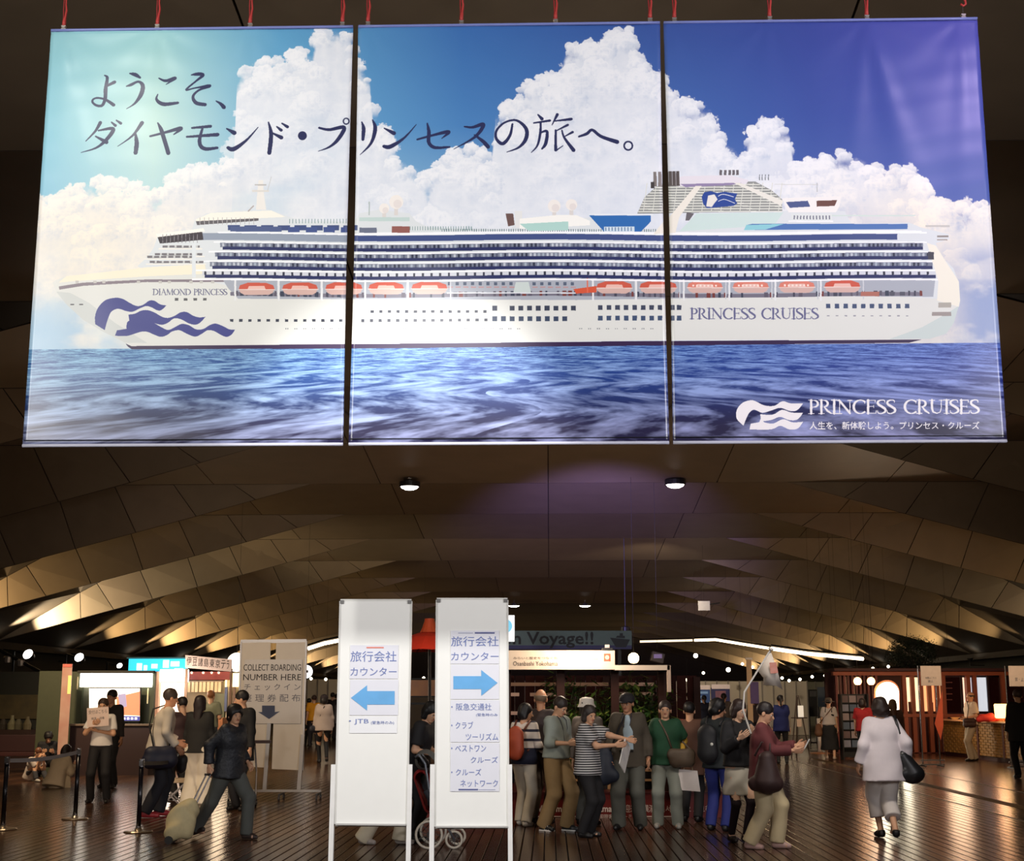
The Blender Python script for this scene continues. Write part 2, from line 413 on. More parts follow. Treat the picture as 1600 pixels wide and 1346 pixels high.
def paint_print():
    global IMG
    X = np.linspace(0, 1, CW, dtype=np.float32)[None, :]; Y = np.linspace(0, 1, CHH, dtype=np.float32)[:, None]
    # sky, a colour grid (u, v)
    us = [0, .12, .25, .45, .65, .82, 1.0]
    rows = [[(138, 190, 200), (150, 200, 205), (96, 160, 200), (62, 110, 176), (60, 86, 156), (60, 74, 150), (84, 84, 168)],
            [(150, 205, 222), (190, 222, 215), (110, 172, 210), (76, 130, 188), (72, 110, 176), (62, 84, 158), (74, 84, 166)],
            [(150, 200, 224), (185, 215, 222), (160, 200, 222), (130, 175, 208), (105, 145, 195), (78, 104, 172), (88, 108, 176)],
            [(150, 200, 225), (180, 212, 226), (190, 214, 226), (180, 205, 222), (160, 190, 215), (125, 150, 195), (120, 142, 196)]]
    Gd = np.array([[sr(c) for c in r] for r in rows]); vs = [0, .25, .5, .78]
    cols = np.stack([np.stack([np.interp(X[0], us, Gd[r][:, k]) for k in range(3)], -1) for r in range(4)])
    for y in range(CHH):
        v = y / CHH; j = min(2, int(np.searchsorted(vs, v, 'right') - 1)) if v < vs[-1] else 2
        t = min(1, (v - vs[j]) / (vs[j + 1] - vs[j])); IMG[y] = cols[j] * (1 - t) + cols[j + 1] * t
    # clouds: a ragged upper outline
    top = [(30, 300), (70, 300), (130, 274), (200, 276), (245, 292), (275, 256), (320, 246), (366, 232), (370, 118), (384, 88), (430, 78), (488, 66), (497, 30), (548, 30), (556, 74),
           (578, 112), (583, 165), (560, 182), (600, 186), (624, 232), (655, 252), (668, 266), (690, 232), (730, 214), (768, 228), (774, 168), (800, 146), (808, 136), (832, 112), (872, 110),
           (884, 62), (915, 50), (938, 78), (948, 40), (990, 34), (1002, 92), (1035, 108), (1058, 140), (1110, 156), (1124, 200), (1162, 224), (1170, 190), (1200, 178), (1232, 190),
           (1243, 250), (1268, 240), (1292, 228), (1338, 226), (1365, 252), (1400, 248), (1440, 262), (1462, 300), (1492, 312), (1520, 300), (1580, 286)]
    tc = np.array([bc(*p) for p in top]); T = np.interp(np.arange(CW), tc[:, 0], tc[:, 1])[None, :]
    yy = np.arange(CHH)[:, None]; xx = np.arange(CW)[None, :]
    n2 = fbm(46, 31, 5, 1.0, .6, True); n3 = fbm(16, 37, 3, 1.0, .6, True); soft = fbm(420, 51, 5, 1.6, .5)
    thin = np.clip((yy - T) / 520, 0, 1)
    wmask = np.clip(1 - np.abs(X - .06) / .26, 0, 1) + np.clip(1 - np.abs(X - .93) / .18, 0, 1); wmask = np.clip(wmask, 0, 1) * sst(.25, .55, Y + 0 * X)
    base = mixc(sr((240, 241, 244)) + 0 * IMG, sr((255, 243, 222)) + 0 * IMG, wmask); shade = sr((166, 184, 210)) + 0 * IMG
    A = sst(0, 60, (yy - T) - 40 + (n2 - .6) * 60); IMG[:] = mixc(IMG, mixc(shade, base, np.clip(.72 + (n2 - .5) * .3, 0, 1)), A * (1 - .5 * sst(.42, .62, soft) * sst(.15, .9, thin)))
    rs = np.random.RandomState(5); puffs = []
    for i in range(520):
        x = rs.uniform(-20, CW + 20); r = rs.uniform(14, 44) if i < 330 else rs.uniform(34, 84); t = T[0, int(np.clip(x, 0, CW - 1))]
        t2 = T[0, int(np.clip(x - r * .7, 0, CW - 1))]; t3 = T[0, int(np.clip(x + r * .7, 0, CW - 1))]
        tt = max(t, (t2 + t) / 2, (t3 + t) / 2); off = abs(rs.normal(0, 34)) if i < 330 else rs.uniform(30, 430)
        puffs.append((tt + r * .75 + off, x, r))
    for (y, x, r) in sorted(puffs):
        x0, x1, y0, y1 = int(max(0, x - r * 1.5)), int(min(CW, x + r * 1.5)), int(max(0, y - r * 1.4)), int(min(CHH, y + r * 1.6))
        if x1 <= x0 or y1 <= y0: continue
        qx = (np.arange(x0, x1)[None, :] - x) / r; qy = (np.arange(y0, y1)[:, None] - y) / (r * .9); sl = np.s_[y0:y1, x0:x1]
        D = np.sqrt(qx * qx + qy * qy) + (n2[sl] - .6) * .9 + (n3[sl] - .6) * .35
        al = (1 - sst(.86, 1.0, D)) * (1 - sst(-.1, .9, qy + 0 * qx)) * (1 - .75 * sst(120, 420, y - T[0, int(np.clip(x, 0, CW - 1))]))
        li = np.clip(.93 - .34 * (qy + .55) - .16 * qx + (n3[sl] - .6) * .5 + (n2[sl] - .6) * .35, 0, 1)
        IMG[sl] = mixc(IMG[sl], mixc(shade[sl], base[sl], li), al * .85)
    # low right: bluer sky with thin cloud
    lo = sst(.93, .985, X + 0 * Y) * sst(.52, .62, Y + 0 * X) * (1 - .8 * sst(.5, .62, fbm(140, 131, 5, 1.5)))
    IMG[:] = mixc(IMG, sr((138, 156, 200)) + 0 * IMG, np.clip(lo, 0, 1) * .9)
    lo = sst(.2, .0, X + 0 * Y) * sst(.60, .74, Y + 0 * X) * sst(.42, .6, fbm(140, 141, 5, 1.8))
    IMG[:] = mixc(IMG, sr((150, 195, 225)) + 0 * IMG, np.clip(lo, 0, 1) * .8)
    # sea
    hz = bc(800, 541)[1]; sea = (yy > hz) + 0 * X > 0
    dep = np.clip((yy - hz) / (CHH - hz), 0, 1)
    NA = fbm(40, 201, 5, 1.0, .62); NB = fbm(90, 221, 4, 1.0, .6)
    zr = 1 / (dep + .16); ky = (zr * 330).astype(int) % CHH; kx = ((xx - CW / 2) * (zr * .34) + 9000 + 40 * np.sin(zr * 9)).astype(int) % CW
    wv = (NA[ky + 0 * kx, kx] - .5) * 3.6 + (NB[(ky * 2) % CHH + 0 * kx, (kx * 2) % CW] - .5) * 2.4
    lt = mixc(mixc(sr((150, 206, 232)) + 0 * IMG, sr((116, 146, 226)) + 0 * IMG, X + 0 * Y), sr((176, 170, 214)) + 0 * IMG, dep * .8 + 0 * X)
    dk = mixc(mixc(sr((36, 84, 146)) + 0 * IMG, sr((34, 52, 138)) + 0 * IMG, X + 0 * Y), sr((36, 32, 66)) + 0 * IMG, sst(.15, .9, dep) + 0 * X)
    sc_ = mixc(dk, lt, np.clip(wv * .55 + .40 - .12 * dep, 0, 1)); IMG[sea] = sc_[sea]

def paint_ship():
    HUL = (226, 226, 220); WH = (240, 240, 240); NV = (46, 52, 96); DK = (52, 52, 66); GR = (150, 156, 168)
    def wob(x): return 1.6 * math.sin(x * .012 + .6)
    def band(x0, x1, y, h, col, step=24, dy0=0.0):
        xs = list(np.arange(x0, x1, step)) + [x1]
        poly([(x, y + wob(x)) for x in xs] + [(x, y + h + wob(x)) for x in xs[::-1]], col)
    # superstructure silhouette
    poly([(215, 416), (232, 400), (240, 388), (246, 372), (248, 366), (300, 360), (304, 346), (322, 334), (350, 330), (420, 328), (450, 338), (470, 346), (552, 346), (560, 334), (590, 328), (640, 334), (650, 346), (670, 356),
          (800, 360), (800, 346), (925, 340), (1000, 356), (1040, 362), (1200, 352), (1210, 330), (1320, 330), (1330, 350), (1420, 348), (1440, 356), (1482, 366), (1484, 374), (1462, 380), (1470, 400), (1490, 420), (1498, 445), (1490, 480), (900, 480), (300, 470)], (222, 226, 228))
    # hull
    poly([(82, 442), (88, 438), (104, 432), (160, 426), (230, 418), (320, 413), (330, 440), (352, 446), (372, 466), (900, 468), (1300, 462), (1400, 462), (1494, 470), (1498, 478), (1490, 505), (1478, 522), (1452, 530), (1045, 532), (540, 538),
          (205, 541), (196, 536), (160, 518), (130, 500), (104, 476), (88, 456)], HUL)
    poly([(104, 432), (160, 426), (230, 418), (320, 413), (322, 428), (230, 432), (112, 440), (92, 442)], (250, 238, 214))
    poly([(92, 448), (130, 442), (230, 437), (360, 437), (360, 441), (230, 441), (130, 447), (93, 453)], (138, 126, 134))
    for x in (118, 146, 160, 214, 248, 262, 296, 312, 330): rect(x, 439, x + 5, 443, (200, 196, 190))
    poly([(88, 456), (104, 476), (130, 500), (160, 518), (196, 536), (230, 536), (180, 505), (140, 474), (110, 458)], (196, 202, 200), .6)
    poly([(1452, 530), (1478, 522), (1490, 505), (1498, 478), (1480, 490), (1440, 512), (1390, 530)], (190, 208, 206), .6)
    poly([(196, 537), (205, 541), (540, 538), (1045, 533), (1440, 531), (1420, 536), (1045, 540), (540, 545), (206, 546), (200, 542)], (56, 38, 74))
    # promenade recess with davits
    poly([(348, 437), (1462, 430), (1458, 464), (1300, 463), (900, 469), (372, 467), (356, 450)], (172, 176, 186))
    band(360, 1440, 458, 6, (120, 116, 130))
    rs = random.Random(3)
    for x in range(366, 1440, 9):
        if rs.random() < .75: rect(x, 456 + wob(x), x + rs.choice((3, 4, 6)), 464 + wob(x), rs.choice(((70, 70, 86), (96, 90, 104), (120, 60, 56), (60, 66, 84))))
    for x in range(700, 900, 12): rect(x, 441, x + 5, 446, (90, 100, 120)); rect(x, 448, x + 8, 450, (190, 150, 150))
    poly([(806, 441), (826, 441), (830, 458), (802, 458)], (206, 216, 212)); rect(698, 457, 900, 459, (226, 228, 232))
    for i, (x, o_) in enumerate([(401, 0), (469, 0), (537, 0), (603, 0), (671, 0), (960, 1), (1028, 1), (1101, 2), (1173, 2), (1245, 2), (1316, 1)]):
        y = 451 - (x - 400) * .004
        rect(x - 35, 437, x - 32, 470, (232, 232, 232)); rect(x + 32, 437, x + 34, 468, (206, 208, 212))
        poly([(x - 28, y + 1), (x + 28, y + 1), (x + 25, y + 7), (x + 19, y + 10), (x - 19, y + 10), (x - 25, y + 7)], (214, 178, 168))
        poly([(x - 28, y + 1), (x - 26, y - 5), (x - 14, y - 9), (x + 14, y - 9), (x + 26, y - 5), (x + 28, y + 1)], (206, 92, 74) if o_ < 2 else (222, 130, 112))
        poly([(x - 12, y - 4), (x + 12, y - 4), (x + 14, y + 1), (x - 14, y + 1)], (236, 190, 178))
        if o_ == 2:
            for k in range(-20, 22, 6): rect(x + k, y - 3, x + k + 3, y, (250, 226, 216))
        rect(x - 29, y + 1, x + 29, y + 2.2, (236, 214, 206))
    poly([(896, 452), (932, 447), (932, 457), (900, 459)], (214, 90, 62)); rect(917, 432, 919, 458, (226, 110, 86))
    # six decks of balconies
    decks = [(364, 350), (379, 344), (394, 336), (409, 328), (423, 316)]
    for i, (y, xs) in enumerate(decks):
        x1 = 1442 + (5 * i if i > 1 else 0)
        if i == 0:
            band(xs + 200, x1 - 40, y + 3, 9, (70, 84, 134)); band(300, xs + 200, y + 2, 11, (150, 160, 176))
            for x in range(356, 548, 26): rect(x, y - 12, x + 19, y - 4, (70, 84, 128))
        else:
            band(xs, x1, y + 2, 7, (128, 134, 150) if i < 4 else (214, 216, 222)); band(xs + 4, x1, y + 8, 5, NV)
            for x in np.arange(xs + 3, x1 - 4, 6.6 if i < 4 else 13.6):
                c = rs.choice(((56, 60, 78), (196, 200, 208), (92, 98, 118), (170, 180, 192))) if i < 4 else (58, 60, 74)
                rect(x, y + 3 + wob(x), x + 3.4, y + 8 + wob(x), c)
        band(xs - 10, x1 + 6, y, 2.2, (250, 250, 252))
    band(300, 1470, 437, 2.6, (252, 250, 252)); band(560, 1440, 362, 2, (250, 250, 252))
    for x in (1070, 1110, 1160): pass
    # stepped front
    for (x0, y, x1) in ((248, 384, 312), (236, 396, 316), (228, 408, 318), (224, 400, 300)):
        rect(x0 + 6, y, x1, y + 3.4, (122, 118, 122)); rect(x0, y + 4, x1 + 4, y + 6, (240, 236, 228))
        for x in range(int(x0) + 14, int(x1) - 5, 11): rect(x, y, x + 3, y + 3.2, (206, 206, 204))
    rect(300, 362, 306, 434, (226, 230, 232)); poly([(246, 370), (316, 362), (318, 375), (250, 381)], (66, 60, 66)); poly([(244, 366), (318, 357), (320, 362), (246, 371)], (250, 246, 236))
    for x in range(254, 312, 6): rect(x, 366, x + .8, 380, (150, 146, 150))
    poly([(306, 345), (404, 339), (404, 345), (308, 352)], (100, 96, 100)); poly([(306, 343), (330, 333), (424, 329), (446, 339), (306, 346)], (248, 242, 230))
    for x in range(312, 402, 7): rect(x, 340, x + 1, 351, (190, 188, 188))
    rect(360, 354, 440, 362, (82, 96, 138))
    for x in (450, 478, 506, 534): rect(x, 355, x + 18, 363, (72, 88, 140))
    for x in np.arange(452, 548, 5): rect(x, 342, x + 1, 349, (120, 150, 150))
    # mast and domes
    poly([(400, 328), (402, 300), (404, 282), (411, 282), (412, 300), (416, 328)], (236, 232, 226)); rect(394, 297, 420, 300, (220, 216, 210)); rect(398, 288, 416, 290, (190, 186, 184)); stroke([(418, 298, 1), (424, 276, 1)], (200, 200, 200)); stroke([(396, 322, 2), (388, 330, 2)], (180, 170, 168))
    for (x, y, r_) in ((619, 316, 11), (600, 326, 8), (866, 322, 10), (893, 320, 9)):
        rect(x - 3, y + r_ - 2, x + 3, y + r_ + 10, (220, 214, 210)); disc(x, y, r_, (242, 236, 230)); disc(x + 2, y + 3, r_ * .6, (222, 212, 210), a=.6)
    stroke([(576, 316, 2), (576, 336, 2)], (180, 190, 190)); rect(560, 340, 640, 346, (196, 214, 210)); rect(612, 354, 640, 364, (150, 96, 90)); rect(560, 356, 588, 364, (110, 116, 136))
    for x in np.arange(640, 740, 4): rect(x, 354, x + 1.2, 360, (130, 158, 156))
    for x in np.arange(690, 1035, 3.6): rect(x, 358, x + 1.4, 362, (110, 130, 136))
    poly([(790, 334), (802, 334), (804, 352), (794, 354)], (110, 86, 82)); poly([(804, 330), (816, 330), (816, 356), (806, 356)], (230, 230, 228))
    poly([(812, 342), (870, 336), (900, 336), (922, 345), (922, 352), (812, 358)], (248, 246, 240)); poly([(812, 350), (888, 346), (888, 360), (826, 361)], (178, 214, 206))
    poly([(920, 336), (1018, 336), (1018, 346), (1002, 362), (944, 362)], (52, 108, 176)); rect(920, 334, 1022, 336.6, (232, 236, 240)); rect(944, 354, 992, 362, (210, 224, 234))
    for x in range(946, 990, 5): rect(x, 355, x + 1.5, 361, (90, 120, 160))
    # lattice wings and funnel
    shp = [(996, 334), (1008, 308), (1026, 292), (1046, 284), (1180, 284), (1206, 298), (1222, 312), (1222, 331), (996, 334)]
    poly(shp, (150, 152, 148))
    for i, y in enumerate(np.arange(288, 333, 4.2)):
        fx = np.interp(y, [284, 292, 308, 334], [1046, 1026, 1008, 996]); gx = np.interp(y, [284, 298, 312, 331], [1180, 1206, 1222, 1222])
        rect(fx, y, gx, y + 1.5, (236, 236, 226))
    for x in np.arange(1006, 1220, 15): stroke([(x + 6, 286, 1.1), (x, 331, 1.1)], (222, 222, 212))
    poly([(1038, 284), (1066, 276), (1140, 274), (1170, 282), (1166, 288), (1060, 292)], (232, 226, 232)); poly([(1062, 288), (1160, 286), (1140, 290), (1070, 293)], (150, 136, 170))
    for x in (1022, 1030, 1037, 1043, 1049, 1055): poly([(x, 268), (x + 5, 268), (x + 6, 291), (x, 291)], (92, 84, 82) if x % 2 else (130, 122, 118))
    for x in (1124, 1131, 1138, 1144, 1150): rect(x, 266, x + 4, 274, (110, 104, 108))
    rect(1018, 284, 1024, 294, (70, 66, 66))
    for x in (1186, 1190, 1195, 1200): rect(x, 273, x + 1.4, 282, (120, 126, 132))
    poly([(1086, 291), (1096, 291), (1060, 340), (1054, 364), (1022, 366), (1040, 344)], (240, 234, 222)); poly([(1146, 286), (1156, 286), (1224, 314), (1220, 322)], (236, 232, 222))
    poly([(1096, 308), (1100, 301), (1110, 299), (1120, 302), (1132, 300), (1152, 303), (1148, 312), (1152, 318), (1146, 322), (1104, 326), (1098, 318)], (54, 78, 150)); poly([(1103, 323), (1106, 306), (1116, 304), (1121, 312), (1116, 318), (1112, 324)], (236, 230, 222))
    stroke([(1122, 307, 1), (1130, 304, 1), (1146, 308, 1)], (236, 236, 236)); stroke([(1122, 315, 1), (1132, 312, 1), (1148, 318, 1)], (236, 236, 236))
    poly([(1072, 332), (1084, 334), (1076, 345), (1070, 345)], (108, 104, 108))
    poly([(1088, 334), (1224, 332), (1210, 352), (1060, 362)], (206, 226, 220), .9)
    poly([(1166, 352), (1176, 350), (1418, 350), (1418, 358), (1162, 360)], (84, 120, 180)); poly([(1166, 352), (1226, 350), (1196, 359), (1162, 360)], (146, 206, 216))
    poly([(1222, 310), (1314, 307), (1312, 322), (1306, 332), (1232, 332)], (244, 240, 236)); poly([(1228, 316), (1262, 314), (1266, 323), (1234, 325)], (82, 94, 140)); poly([(1276, 314), (1308, 313), (1304, 322), (1276, 323)], (112, 78, 72))
    rect(1236, 334, 1300, 345, (226, 230, 228)); 
    for x in range(1240, 1298, 5): rect(x, 337, x + 2, 343, (124, 126, 140))
    rect(1232, 345, 1302, 347, (246, 246, 246)); rect(1210, 288, 1278, 289, (214, 214, 210)); rect(1276, 286, 1277.4, 300, (190, 190, 190)); rect(1300, 336, 1430, 338, (210, 224, 216))
    rect(1446, 352, 1484, 355, (200, 196, 190)); rect(1464, 368, 1482, 371, (150, 142, 136)); rect(1464, 374, 1480, 376, (170, 160, 152))
    # stern wall
    poly([(1448, 380), (1462, 384), (1498, 440), (1500, 470), (1498, 480), (1464, 470), (1466, 440)], (244, 238, 222)); rect(1450, 394, 1459, 406, (66, 64, 76)); rect(1466, 473, 1486, 481, (176, 170, 160)); rect(1456, 488, 1486, 494, (160, 150, 146))
    rect(1390, 456, 1398, 462, (84, 84, 98)); rect(1406, 456, 1414, 462, (84, 84, 98)); rect(1345, 456, 1374, 463, (176, 110, 96))
    # hull windows
    BK = (58, 62, 76)
    for x in np.arange(362, 546, 14.3): rect(x - 2.6, 499, x + 2.6, 503, BK)
    for x in np.arange(566, 765, 13.8): rect(x - 2.6, 499 - (x - 566) * .006, x + 2.6, 503.5 - (x - 566) * .006, BK)
    for x in np.arange(581, 765, 13.6): rect(x - 2.6, 485, x + 2.6, 489, BK)
    for x in [773] + list(np.arange(800, 900, 13.7)): rect(x - 3.8, 478, x + 3.8, 485.5, (62, 68, 86))
    for x in np.arange(773, 884, 13.7): rect(x - 3.8, 494.5, x + 3.8, 502, (62, 74, 98))
    for x in list(np.arange(938, 1035, 13.5)) + [1049, 1060]: rect(x - 3.6, 477, x + 3.6, 484.5, (66, 72, 92)); rect(x - 3.6, 493.5, x + 3.6, 501, (66, 82, 112))
    for x in np.arange(1294, 1420, 13.7): rect(x - 3.4, 475, x + 3.4, 482, (70, 84, 116)); rect(x - 2, 493, x + 2, 494.6, (150, 150, 160))
    for x in (276, 290, 305, 320): rect(x - 2.8, 466, x + 2.8, 470, (96, 96, 98))
    for x in (110, 124): rect(x, 475, x + 6, 477, (90, 88, 92))
    for x in list(np.arange(446, 545, 14)) + list(np.arange(630, 820, 13.7)) + list(np.arange(905, 1030, 14)): rect(x, 513, x + 1.4, 514.6, (120, 122, 130)); rect(x + 3, 513, x + 4.4, 514.6, (120, 122, 130))
    # swirl-haired head on the bow
    q = lambda L: [(100 + a / 6.154, 380 + b / 6.154) for a, b in L]
    BLU = (66, 70, 136)
    poly(crm(q([(300, 780), (300, 700), (330, 620), (400, 550), (500, 527), (570, 540), (630, 575), (700, 606), (760, 595), (820, 555), (870, 556), (925, 590), (985, 600)]), 4).tolist() + crm(q([(985, 600), (940, 642), (900, 648), (840, 618), (790, 606), (730, 628), (660, 660), (600, 655), (540, 635), (500, 636), (455, 662), (430, 710), (410, 770), (392, 838)]), 4).tolist(), BLU)
    poly(q([(620, 688), (628, 745), (608, 762), (600, 800), (602, 825)]) + q([(510, 840), (490, 892)]) + crm(q([(490, 892), (600, 894), (680, 872), (740, 853), (800, 853), (860, 878), (930, 902), (990, 885), (1040, 850), (1110, 838), (1180, 872), (1260, 900), (1320, 875), (1380, 838), (1440, 845), (1500, 878), (1560, 902), (1610, 880), (1645, 832)]), 4).tolist()
         + crm(q([(1645, 832), (1590, 830), (1530, 800), (1460, 775), (1400, 790), (1340, 826), (1270, 830), (1200, 790), (1130, 778), (1060, 812), (1000, 836), (930, 806), (870, 770)]), 4).tolist() + crm(q([(870, 770), (940, 786), (1000, 765), (1060, 724), (1130, 735), (1200, 772), (1260, 785), (1310, 765), (1360, 710)]), 4).tolist()
         + crm(q([(1360, 710), (1300, 715), (1240, 698), (1180, 664), (1120, 668), (1060, 702), (1000, 720), (940, 708), (870, 668), (800, 645), (740, 652), (680, 680), (620, 688)]), 4).tolist(), BLU)

# serif capitals, height 1, drawn with thick and thin strokes
def ser(x, y, w_=.2): return [(x - w_ / 2, y, .045), (x + w_ / 2, y, .045)]
def arc(cx, cy, rx, ry, a0, a1, w0, w1, n=12):
    out = []
    for i in range(n + 1):
        a = R(a0 + (a1 - a0) * i / n); k = abs(math.cos(a)); out.append((cx + rx * math.cos(a), cy - ry * math.sin(a), w0 + (w1 - w0) * k))
    return out
GL = {
 'P': (.55, [[(.12, 0, .13), (.12, 1, .13)], ser(.12, 1, .3), ser(.08, 0, .2), [(.12, .02, .045), (.26, .02, .05)] + arc(.26, .27, .22, .25, 90, -90, .045, .13), [(.26, .52, .045), (.12, .54, .04)]]),
 'R': (.66, [[(.12, 0, .13), (.12, 1, .13)], ser(.12, 1, .3), ser(.08, 0, .2), [(.12, .02, .045), (.26, .02, .05)] + arc(.26, .26, .2, .24, 90, -90, .045, .13), [(.27, .5, .07), (.45, .8, .12), (.64, .98, .08)]]),
 'I': (.3, [[(.15, 0, .13), (.15, 1, .13)], ser(.15, 1, .3), ser(.15, 0, .3)]),
 'N': (.82, [[(.14, 0, .05), (.14, 1, .05)], [(.12, .02, .12), (.7, .98, .12)], [(.7, 0, .05), (.7, 1, .05)], ser(.14, 1, .24), ser(.08, .02, .18), ser(.7, .02, .24)]),
 'C': (.74, [arc(.44, .5, .36, .5, 50, 310, .05, .14, 18), [(.68, .05, .04), (.68, .26, .04)]]),
 'E': (.58, [[(.12, 0, .13), (.12, 1, .13)], [(.04, .02, .045), (.5, .02, .045)], [(.12, .48, .045), (.42, .48, .045)], [(.04, .98, .045), (.54, .98, .045)], [(.5, .02, .05), (.5, .18, .04)], [(.54, .98, .05), (.56, .78, .04)], [(.42, .38, .03), (.42, .58, .03)]]),
 'S': (.52, [[(.44, .2, .03), (.42, .04, .06), (.26, 0, .06), (.08, .1, .11), (.08, .3, .13), (.27, .48, .14), (.45, .66, .14), (.46, .86, .11), (.26, 1, .06), (.08, .95, .06), (.05, .76, .03)]]),
 'U': (.78, [[(.14, 0, .13), (.14, .6, .13), (.2, .88, .1), (.4, .99, .06), (.58, .9, .05), (.64, .62, .05), (.64, 0, .05)], ser(.14, .02, .3), ser(.64, .02, .24)]),
 'D': (.8, [[(.12, 0, .13), (.12, 1, .13)], ser(.08, .02, .2), ser(.08, .98, .2), [(.12, .02, .045)] + arc(.3, .5, .42, .48, 90, -90, .05, .14), [(.3, .98, .045), (.12, .98, .045)]]),
 'A': (.8, [[(.4, 0, .05), (.1, 1, .05)], [(.38, 0, .12), (.7, 1, .12)], [(.2, .64, .04), (.56, .64, .04)], ser(.1, 1, .22), ser(.7, 1, .28)]),
 'M': (.98, [[(.14, 0, .05), (.1, 1, .05)], [(.14, 0, .12), (.47, .95, .12)], [(.82, 0, .05), (.47, .95, .05)], [(.82, 0, .13), (.86, 1, .13)], ser(.1, 1, .22), ser(.86, 1, .28)]),
 'O': (.86, [arc(.43, .5, .36, .49, 0, 360, .05, .14, 22)]), ' ': (.4, []),
}
def serif(s, x0, x1, y0, y1, col):
    tot = sum(GL[c][0] for c in s); kx = (x1 - x0) / tot; ky = y1 - y0; x = x0
    for c in s:
        for st in GL[c][1]:
            if len(st) < 2: continue
            P = [(x + a * kx, y0 + b * ky, w_ * ky * 1.05) for a, b, w_ in st]
            stroke(P, col, straight=(c != 'S'), n=5)
        x += GL[c][0] * kx
def paint_words():
    global WK
    WK = 1.22
    INK = (46, 50, 88)
    K1 = [[(468, 338, 5), (480, 350, 11), (472, 400, 14), (470, 440, 13), (456, 472, 11), (428, 470, 9), (412, 452, 8), (430, 438, 7), (470, 445, 9), (508, 470, 13)], [(472, 388, 8), (512, 368, 13)],
          [(580, 328, 6), (604, 334, 15), (626, 348, 8)], [(565, 386, 5), (585, 380, 11), (618, 366, 9), (638, 384, 15), (630, 424, 16), (602, 464, 8), (565, 488, 2)],
          [(710, 350, 5), (740, 362, 11), (782, 350, 13), (742, 378, 3)], [(705, 422, 4), (700, 446, 10), (730, 466, 15), (794, 460, 10)],
          [(855, 336, 5), (880, 332, 13), (906, 336, 13), (872, 366, 7), (832, 402, 8), (872, 394, 6), (936, 384, 13), (888, 404, 8), (862, 432, 10), (876, 460, 14), (916, 468, 13)], [(965, 452, 4), (985, 464, 11), (1000, 480, 15)],
          [(448, 548, 13), (425, 588, 9), (384, 632, 3)], [(440, 584, 6), (505, 576, 14), (482, 618, 14), (432, 660, 8), (362, 683, 2)], [(428, 610, 6), (476, 636, 15)], [(498, 546, 5), (516, 562, 11)], [(520, 538, 5), (540, 552, 11)],
          [(635, 550, 15), (592, 608, 8), (525, 655, 2)], [(606, 600, 8), (611, 640, 16), (606, 684, 15)],
          [(672, 610, 8), (740, 592, 10), (808, 574, 15), (776, 602, 4)], [(705, 550, 5), (720, 580, 14), (736, 630, 15), (752, 685, 15)],
          [(858, 572, 8), (940, 565, 12)], [(835, 612, 8), (972, 602, 14)], [(905, 572, 8), (892, 620, 13), (896, 652, 14), (920, 666, 14), (970, 661, 10)],
          [(1012, 575, 5), (1046, 594, 17)], [(1018, 660, 12), (1044, 666, 17), (1100, 626, 9), (1152, 568, 3)],
          [(1198, 545, 5), (1210, 600, 15), (1202, 683, 15)], [(1213, 592, 5), (1256, 614, 15)], [(1235, 565, 5), (1255, 581, 12)], [(1258, 550, 5), (1283, 566, 12)],
          [(1425, 570, 8), (1470, 578, 11), (1538, 568, 15), (1512, 620, 14), (1472, 655, 8), (1420, 675, 2)]]
    for s in K1: stroke(s, INK, 0, 0, 1 / 2.857)
    disc(472.5, 212, 7, INK)
    def ring(x, y, r, w_): stroke([(x + r * math.cos(a), y + r * math.sin(a), w_) for a in np.linspace(0, 2 * math.pi, 17)], INK, straight=True)
    ring(541.8, 189, 4.6, 1.8)
    K2 = [[(75, 588, 5), (84, 620, 15), (80, 672, 12)], [(128, 578, 5), (141, 620, 16), (120, 690, 11), (65, 746, 2)],
          [(185, 618, 5), (232, 642, 17)], [(183, 705, 13), (215, 706, 17), (282, 664, 9), (340, 600, 3)],
          [(345, 672, 8), (420, 652, 10), (496, 636, 15), (462, 668, 3)], [(393, 595, 6), (401, 640, 15), (400, 686, 14), (430, 711, 13), (500, 708, 8)],
          [(572, 610, 7), (610, 613, 11), (662, 600, 16), (622, 660, 11), (520, 718, 2)], [(620, 650, 6), (660, 680, 14), (685, 707, 16)],
          [(802, 598, 8), (790, 652, 11), (756, 692, 14), (725, 668, 11), (726, 628, 9), (765, 590, 8), (822, 580, 9), (868, 620, 14), (866, 670, 15), (832, 710, 9), (775, 732, 3)],
          [(925, 552, 6), (944, 572, 14)], [(905, 592, 6), (982, 580, 10)], [(938, 590, 8), (936, 640, 10), (922, 700, 8), (893, 734, 3)], [(934, 640, 6), (968, 632, 11), (962, 690, 13), (944, 716, 7)],
          [(1018, 550, 12), (992, 602, 3)], [(1004, 582, 5), (1085, 572, 12)], [(1068, 600, 10), (1010, 630, 4)], [(1010, 626, 8), (1010, 722, 12)], [(1012, 724, 6), (1046, 700, 3)], [(1040, 626, 6), (1052, 662, 9), (1096, 722, 15)], [(1092, 634, 10), (1052, 656, 4)],
          [(1122, 656, 8), (1160, 642, 12), (1186, 624, 11), (1230, 656, 13), (1306, 682, 17)]]
    for s in K2: stroke(s, INK, 540, 0, 1 / 3.077)
    ring(982, 227.5, 6.6, 2.2)
    serif('PRINCESS CRUISES', 1078, 1279, 482, 498.5, (104, 104, 142))
    serif('DIAMOND PRINCESS', 239, 355, 452, 461, (104, 104, 132))
    serif('PRINCESS CRUISES', 1264, 1530, 625.5, 646.5, (250, 244, 246))
    print_text('人生を、新体験しよう。プリンセス・クルーズ', 1265, 1530, 659, 671.5, (250, 244, 246), .012)
    q = lambda L: [(1040 + a / 2.857, 380 + b / 2.857) for a, b in L]; W = (252, 246, 248)
